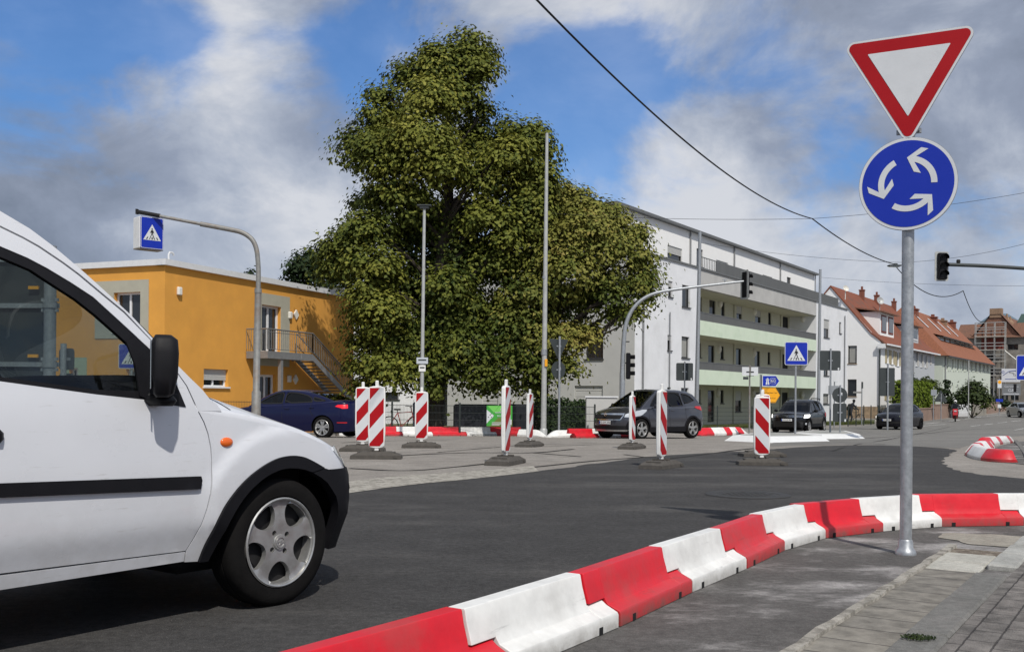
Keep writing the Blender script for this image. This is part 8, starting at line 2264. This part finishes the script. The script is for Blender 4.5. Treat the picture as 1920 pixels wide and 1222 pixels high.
# wires tying it
# walls along the far pavement
def low_wall(a, b, h, t, m, label, name='garden_wall', cap=True):
    A, B = Vector(a), Vector(b); L = (B - A).length; root = thing(name, label, 'wall', (A.x, A.y, (zg(A.y) + zg(B.y)) / 2), math.atan2(B.y - A.y, B.x - A.x)); mb = MB(); mb.box((L / 2, 0, h / 2 - .2), (L, t, h + .4)); mb.build('wall', m, root, 0)
    if cap: mb = MB(); mb.box((L / 2, 0, h + .03), (L + .06, t + .1, .08), bev=.01); mb.build('coping', m, root, 0)
low_wall(g2(1712, 82), g2(1748, 90), 1.0, .3, 'pink_wall', 'low pinkish garden wall beneath the clipped hedge'); low_wall(g2(1749, 90), g2(1781, 98), 1.25, .35, 'pink_wall', 'taller pinkish garden wall right of the hedge')
low_wall(g2(1824, 104), g2(1846, 112), 1.55, .35, 'concrete_patch', 'pale concrete garden wall behind the bush'); low_wall(g2(1850, 116), g2(1895, 150), 1.2, .3, 'pink_wall', 'long brownish wall towards the end of the street')
a, b = g2(1782, 97), g2(1815, 103); root = thing('picket_fence', 'white picket fence behind the red scooter', 'fence', (a.x, a.y, zg(a.y)), math.atan2(b.y - a.y, b.x - a.x)); L = (b - a).length; mb = MB(); k = int(L / .28)
for j in range(k): mb.box((L * (j + .5) / k, 0, .8), (.12, .03, 1.5), bev=.01)
mb.box((L / 2, .03, .45), (L, .03, .1)); mb.box((L / 2, .03, 1.2), (L, .03, .1)); mb.build('pickets', 'frame_white', root, 0)
mb = MB(); mb.box((L + .3, 0, .85), (.3, .3, 1.8), bev=.02); mb.build('gate_post', 'render_grey', root, 0)
# bus stop sign and small posts on the far pavement
def small_sign(px, Y, h, plates, label, name='street_sign', cat='street sign', m='galvanised', r=.04):
    p = at(px, 800, Y); root = thing(name, label, cat, (p.x, Y, zg(Y))); mb = MB(); mb.tube([(0, 0, 0), (0, 0, h)], r, 8); mb.build('post', m, root, 40)
    for (x, z, w, hh, mm) in plates: mb = MB(); mb.box((x, -.06, z), (w, .03, hh), bev=.005); mb.build('sign_plate', mm, root, 0)
    return root
r_ = small_sign(1873, 108, 3.9, [(0, 3.35, .44, .85, 'white_film'), (0, .98, .36, .40, 'white_film'), (0, 1.6, .75, .30, 'blue_film')], 'bus stop sign with a yellow roundel on a tall post', 'bus_stop_sign', 'bus stop sign')
mb = MB(); mb.lathe([(.001, -.085), (.19, -.085)], 20, axis='Y', c=(0, 0, 3.55)); mb.build('roundel', 'yellow_film', r_, 0)
small_sign(1615.5, 70, 2.95, [(0, 2.75, .13, .45, 'grey_sign_back'), (-.32, 2.25, .60, .12, 'galvanised_old')], 'thin post with a sideways street name plate before the white house')
small_sign(1564, 62, 2.9, [(.0, 2.3, .78, .55, 'galvanised'), (.05, 2.85, .24, .1, 'white_film')], 'slatted grey plate on a thin post behind the refuge sign')
small_sign(1750, 86, 2.9, [(0, 2.4, .5, .5, 'galvanised')], 'thin post with a diamond plate in front of the conifer')
small_sign(1815.5, 94, 5.4, [], 'thin tall pole in front of the dark bush', 'thin_pole', 'pole', 'pale_metal', .045)
small_sign(1902, 118, 3.4, [(0, 3.0, .36, .95, 'black_plastic'), (-.0, .5, .12, .5, 'grey_sign_back')], 'dark signal post in front of the grey banner', 'signal_post', 'signal post')
p = at(768, 800, 37.5); root = thing('bollard', 'blue charging post behind the mesh fence', 'post', (p.x + .1, 39, zg(39))); mb = MB(); mb.box((0, 0, .62), (.26, .22, 1.24), bev=.05); mb.build('pillar', mat('dull_blue', (.03, .06, .11), .5), root, 30)
mb = MB(); mb.tube([(.32, 0, 0), (.32, 0, 1.4)], .07, 10); mb.build('pole', 'pale_metal', root, 40)
# ------------------------------------------------------------------ bicycles, scooter, people
def figure(parent, joints, edges, radii, m, name, sub=2):
    me = bpy.data.meshes.new(name); me.from_pydata(joints, edges, []); o = bpy.data.objects.new(name, me); COL.objects.link(o); o.parent = parent
    sk = o.modifiers.new('skin', 'SKIN'); lay = me.skin_vertices[0] if me.skin_vertices else None
    if lay is None:
        bm = bmesh.new(); bm.from_mesh(me); bm.verts.layers.skin.verify(); bm.to_mesh(me); bm.free(); lay = me.skin_vertices[0]
    for i, r in enumerate(radii): lay.data[i].radius = (r, r) if not isinstance(r, tuple) else r
    lay.data[0].use_root = True
    sb = o.modifiers.new('sub', 'SUBSURF'); sb.levels = sub; sb.render_levels = sub
    me.materials.append(MATS[m]); return o


def bicycle(px, Y, rz, label, m):
    p = at(px, 800, Y); root = thing('bicycle', label, 'bicycle', (p.x, Y, zg(Y)), R(rz), 'parked bicycles'); r = .34
    for x in (-.52, .52):
        mb = MB(); mb.tube([(x + r * math.cos(t), 0, r + r * math.sin(t)) for t in np.linspace(0, 2 * math.pi, 29)], .022, 6, caps=False); w = mb.build('wheel', 'rubber', root, 60)
        mb = MB()
        for k in range(12): q = 2 * math.pi * k / 12; mb.tube([(x, 0, r), (x + r * math.cos(q), 0, r + r * math.sin(q))], .004, 3)
        mb.build('spokes', 'chrome', w, 0)
    mb = MB(); B = (-.05, 0, .30); S = (-.2, 0, .82); H = (.36, 0, .86)
    for a, b in ((B, S), (B, (.40, 0, .72)), (S, H), (B, (-.52, 0, r)), (S, (-.52, 0, r)), (H, (.52, 0, r)), (H, (.32, 0, 1.05))): mb.tube([a, b], .018, 6)
    mb.build('frame', m, root, 40)
    mb = MB(); mb.box((-.22, 0, .95), (.26, .15, .06), bev=.025); mb.tube([(-.2, 0, .82), (-.22, 0, .94)], .015, 6); mb.build('saddle', 'matt_black', root, 30)
    mb = MB(); mb.tube([(.2, -.3, 1.08), (.3, -.22, 1.08), (.32, 0, 1.05), (.3, .22, 1.08), (.2, .3, 1.08)], .015, 6); mb.build('handlebar', 'matt_black', root, 40)
    return root


mat('bike_red', (.25, .02, .02), .4)
bicycle(755, 38.6, 24, 'bicycle parked behind the mesh fence near the blue post', 'bike_red')
bicycle(1601, 74, 12, 'bicycle pushed along by the person in black before the white house', 'matt_black')

# person in black bending over the bicycle
p = at(1595, 800, 73.4); root = thing('person', 'person in black clothes with a backpack stooping over a bicycle by the white house', 'person', (p.x, 73.4, zg(73.4)), R(10))
Jn = [(-.05, 0, .92), (0, 0, 1.15), (.10, 0, 1.36), (.16, 0, 1.46), (.22, 0, 1.52), (.25, 0, 1.60), (.24, 0, 1.70),
      (.12, -.19, 1.38), (.28, -.22, 1.16), (.46, -.20, 1.04), (.53, -.18, 1.02), (.12, .19, 1.38), (.28, .22, 1.16), (.46, .20, 1.04), (.53, .18, 1.02),
      (-.04, -.10, .86), (.02, -.11, .48), (-.06, -.11, .09), (.08, -.11, .04), (-.04, .10, .86), (-.10, .11, .48), (-.28, .11, .12), (-.16, .11, .05)]
Ed = [(0, 1), (1, 2), (2, 3), (3, 4), (4, 5), (5, 6), (2, 7), (7, 8), (8, 9), (9, 10), (2, 11), (11, 12), (12, 13), (13, 14), (0, 15), (15, 16), (16, 17), (17, 18), (0, 19), (19, 20), (20, 21), (21, 22)]
Rd = [.15, .15, .16, .09, .065, .095, .085, .075, .055, .042, .035, .075, .055, .042, .035, .095, .065, .05, .04, .095, .065, .05, .04]
figure(root, Jn, Ed, Rd, 'dark_cloth', 'body')
mb = MB(); mb.M = Matrix.Translation((-.14, 0, 1.22)) @ Matrix.Rotation(R(22), 4, 'Y'); mb.box((0, 0, 0), (.2, .34, .5), bev=.07); mb.build('backpack', 'matt_black', root, 40)
mb = MB(); mb.ellipsoid((.24, 0, 1.68), (.115, .10, .11), 12); mb.build('hair', 'matt_black', root, 60)

# red scooter with its rider
Y = 84.0; p = at(1791, 800, Y); root = thing('motor_scooter', 'red motor scooter ridden towards the viewer on the far street', 'motor scooter', (p.x, Y, zg(Y) + .005), R(180 + 66))
mat('scooter_red', (.45, .008, .012), .25, coat=1)
for x in (-.62, .66):
    mb = MB(); mb.lathe([(.15, -.05), (.24, -.055), (.26, 0), (.24, .055), (.15, .05)], 20, axis='Y', c=(x, 0, .26)); w = fixn(mb.build('wheel', 'rubber', root, 40)); mb = MB(); mb.lathe([(.001, -.052), (.15, -.05)], 14, axis='Y', c=(x, 0, .26)); mb.lathe([(.15, .05), (.001, .052)], 14, axis='Y', c=(x, 0, .26)); mb.build('rim', 'alloy', w, 30)
mb = MB(); mb.prism([(.45, .35), (.62, .55), (.55, 1.0), (.45, 1.1), (.38, .95), (.36, .5), (.0, .34), (-.2, .34), (-.28, .62), (-.95, .74), (-.98, .62), (-.6, .40), (-.25, .26), (.2, .24)], lambda u, v, w: Vector((u, -.19 + w, v)), .38)
mb.box((.60, 0, .56), (.36, .20, .10), bev=.04); o = fixn(mb.build('body', 'scooter_red', root, 30)); bv = o.modifiers.new('bevel', 'BEVEL'); bv.width = .05; bv.segments = 3; bv.limit_method = 'ANGLE'
mb = MB(); mb.box((-.45, 0, .78), (.75, .28, .10), bev=.04); mb.build('seat', 'matt_black', root, 30)
mb = MB(); mb.tube([(.34, -.34, 1.08), (.42, -.2, 1.08), (.44, 0, 1.06), (.42, .2, 1.08), (.34, .34, 1.08)], .02, 6)
for s in (-1, 1): mb.tube([(.42, s * .22, 1.08), (.45, s * .34, 1.25)], .008, 4); mb.box((.45, s * .36, 1.28), (.03, .12, .08), bev=.01)
mb.build('handlebar', 'matt_black', root, 40)
mb = MB(); mb.add([(.50, -.22, 1.05), (.50, .22, 1.05), (.36, .18, 1.42), (.36, -.18, 1.42)], [(0, 1, 2, 3)]); mb.build('windscreen', 'tinted_glass', root, 0)
mb = MB(); mb.box((.60, 0, .88), (.05, .2, .11), bev=.02); mb.build('headlight', 'lamp_glass', root, 30)
q = root.matrix_basis
rider = thing('person', 'rider in dark clothes and pale helmet sitting on the red scooter', 'person', root.location, R(180 + 66))
Jn = [(-.35, 0, .92), (-.32, 0, 1.14), (-.27, 0, 1.36), (-.25, 0, 1.47), (-.23, 0, 1.55), (-.22, 0, 1.66),
      (-.25, -.2, 1.40), (-.10, -.28, 1.18), (.18, -.30, 1.10), (.32, -.29, 1.09), (-.25, .2, 1.40), (-.10, .28, 1.18), (.18, .30, 1.10), (.32, .29, 1.09),
      (-.30, -.11, .90), (.12, -.20, .84), (.10, -.18, .42), (.24, -.18, .38), (-.30, .11, .90), (.12, .20, .84), (.10, .18, .42), (.24, .18, .38)]
Ed = [(0, 1), (1, 2), (2, 3), (3, 4), (4, 5), (2, 6), (6, 7), (7, 8), (8, 9), (2, 10), (10, 11), (11, 12), (12, 13), (0, 14), (14, 15), (15, 16), (16, 17), (0, 18), (18, 19), (19, 20), (20, 21)]
Rd = [.15, .15, .17, .09, .06, .09, .08, .06, .045, .038, .08, .06, .045, .038, .1, .075, .055, .045, .1, .075, .055, .045]
figure(rider, Jn, Ed, Rd, 'dark_cloth', 'body')
mb = MB(); mb.ellipsoid((-.21, 0, 1.66), (.14, .125, .14), 14); mb.build('helmet', 'white_shell', rider, 60)
mb = MB(); mb.M = Matrix.Translation((-.10, 0, 1.65)); mb.ellipsoid((0, 0, 0), (.05, .09, .055), 12); mb.build('visor', 'tinted_glass', rider, 60)
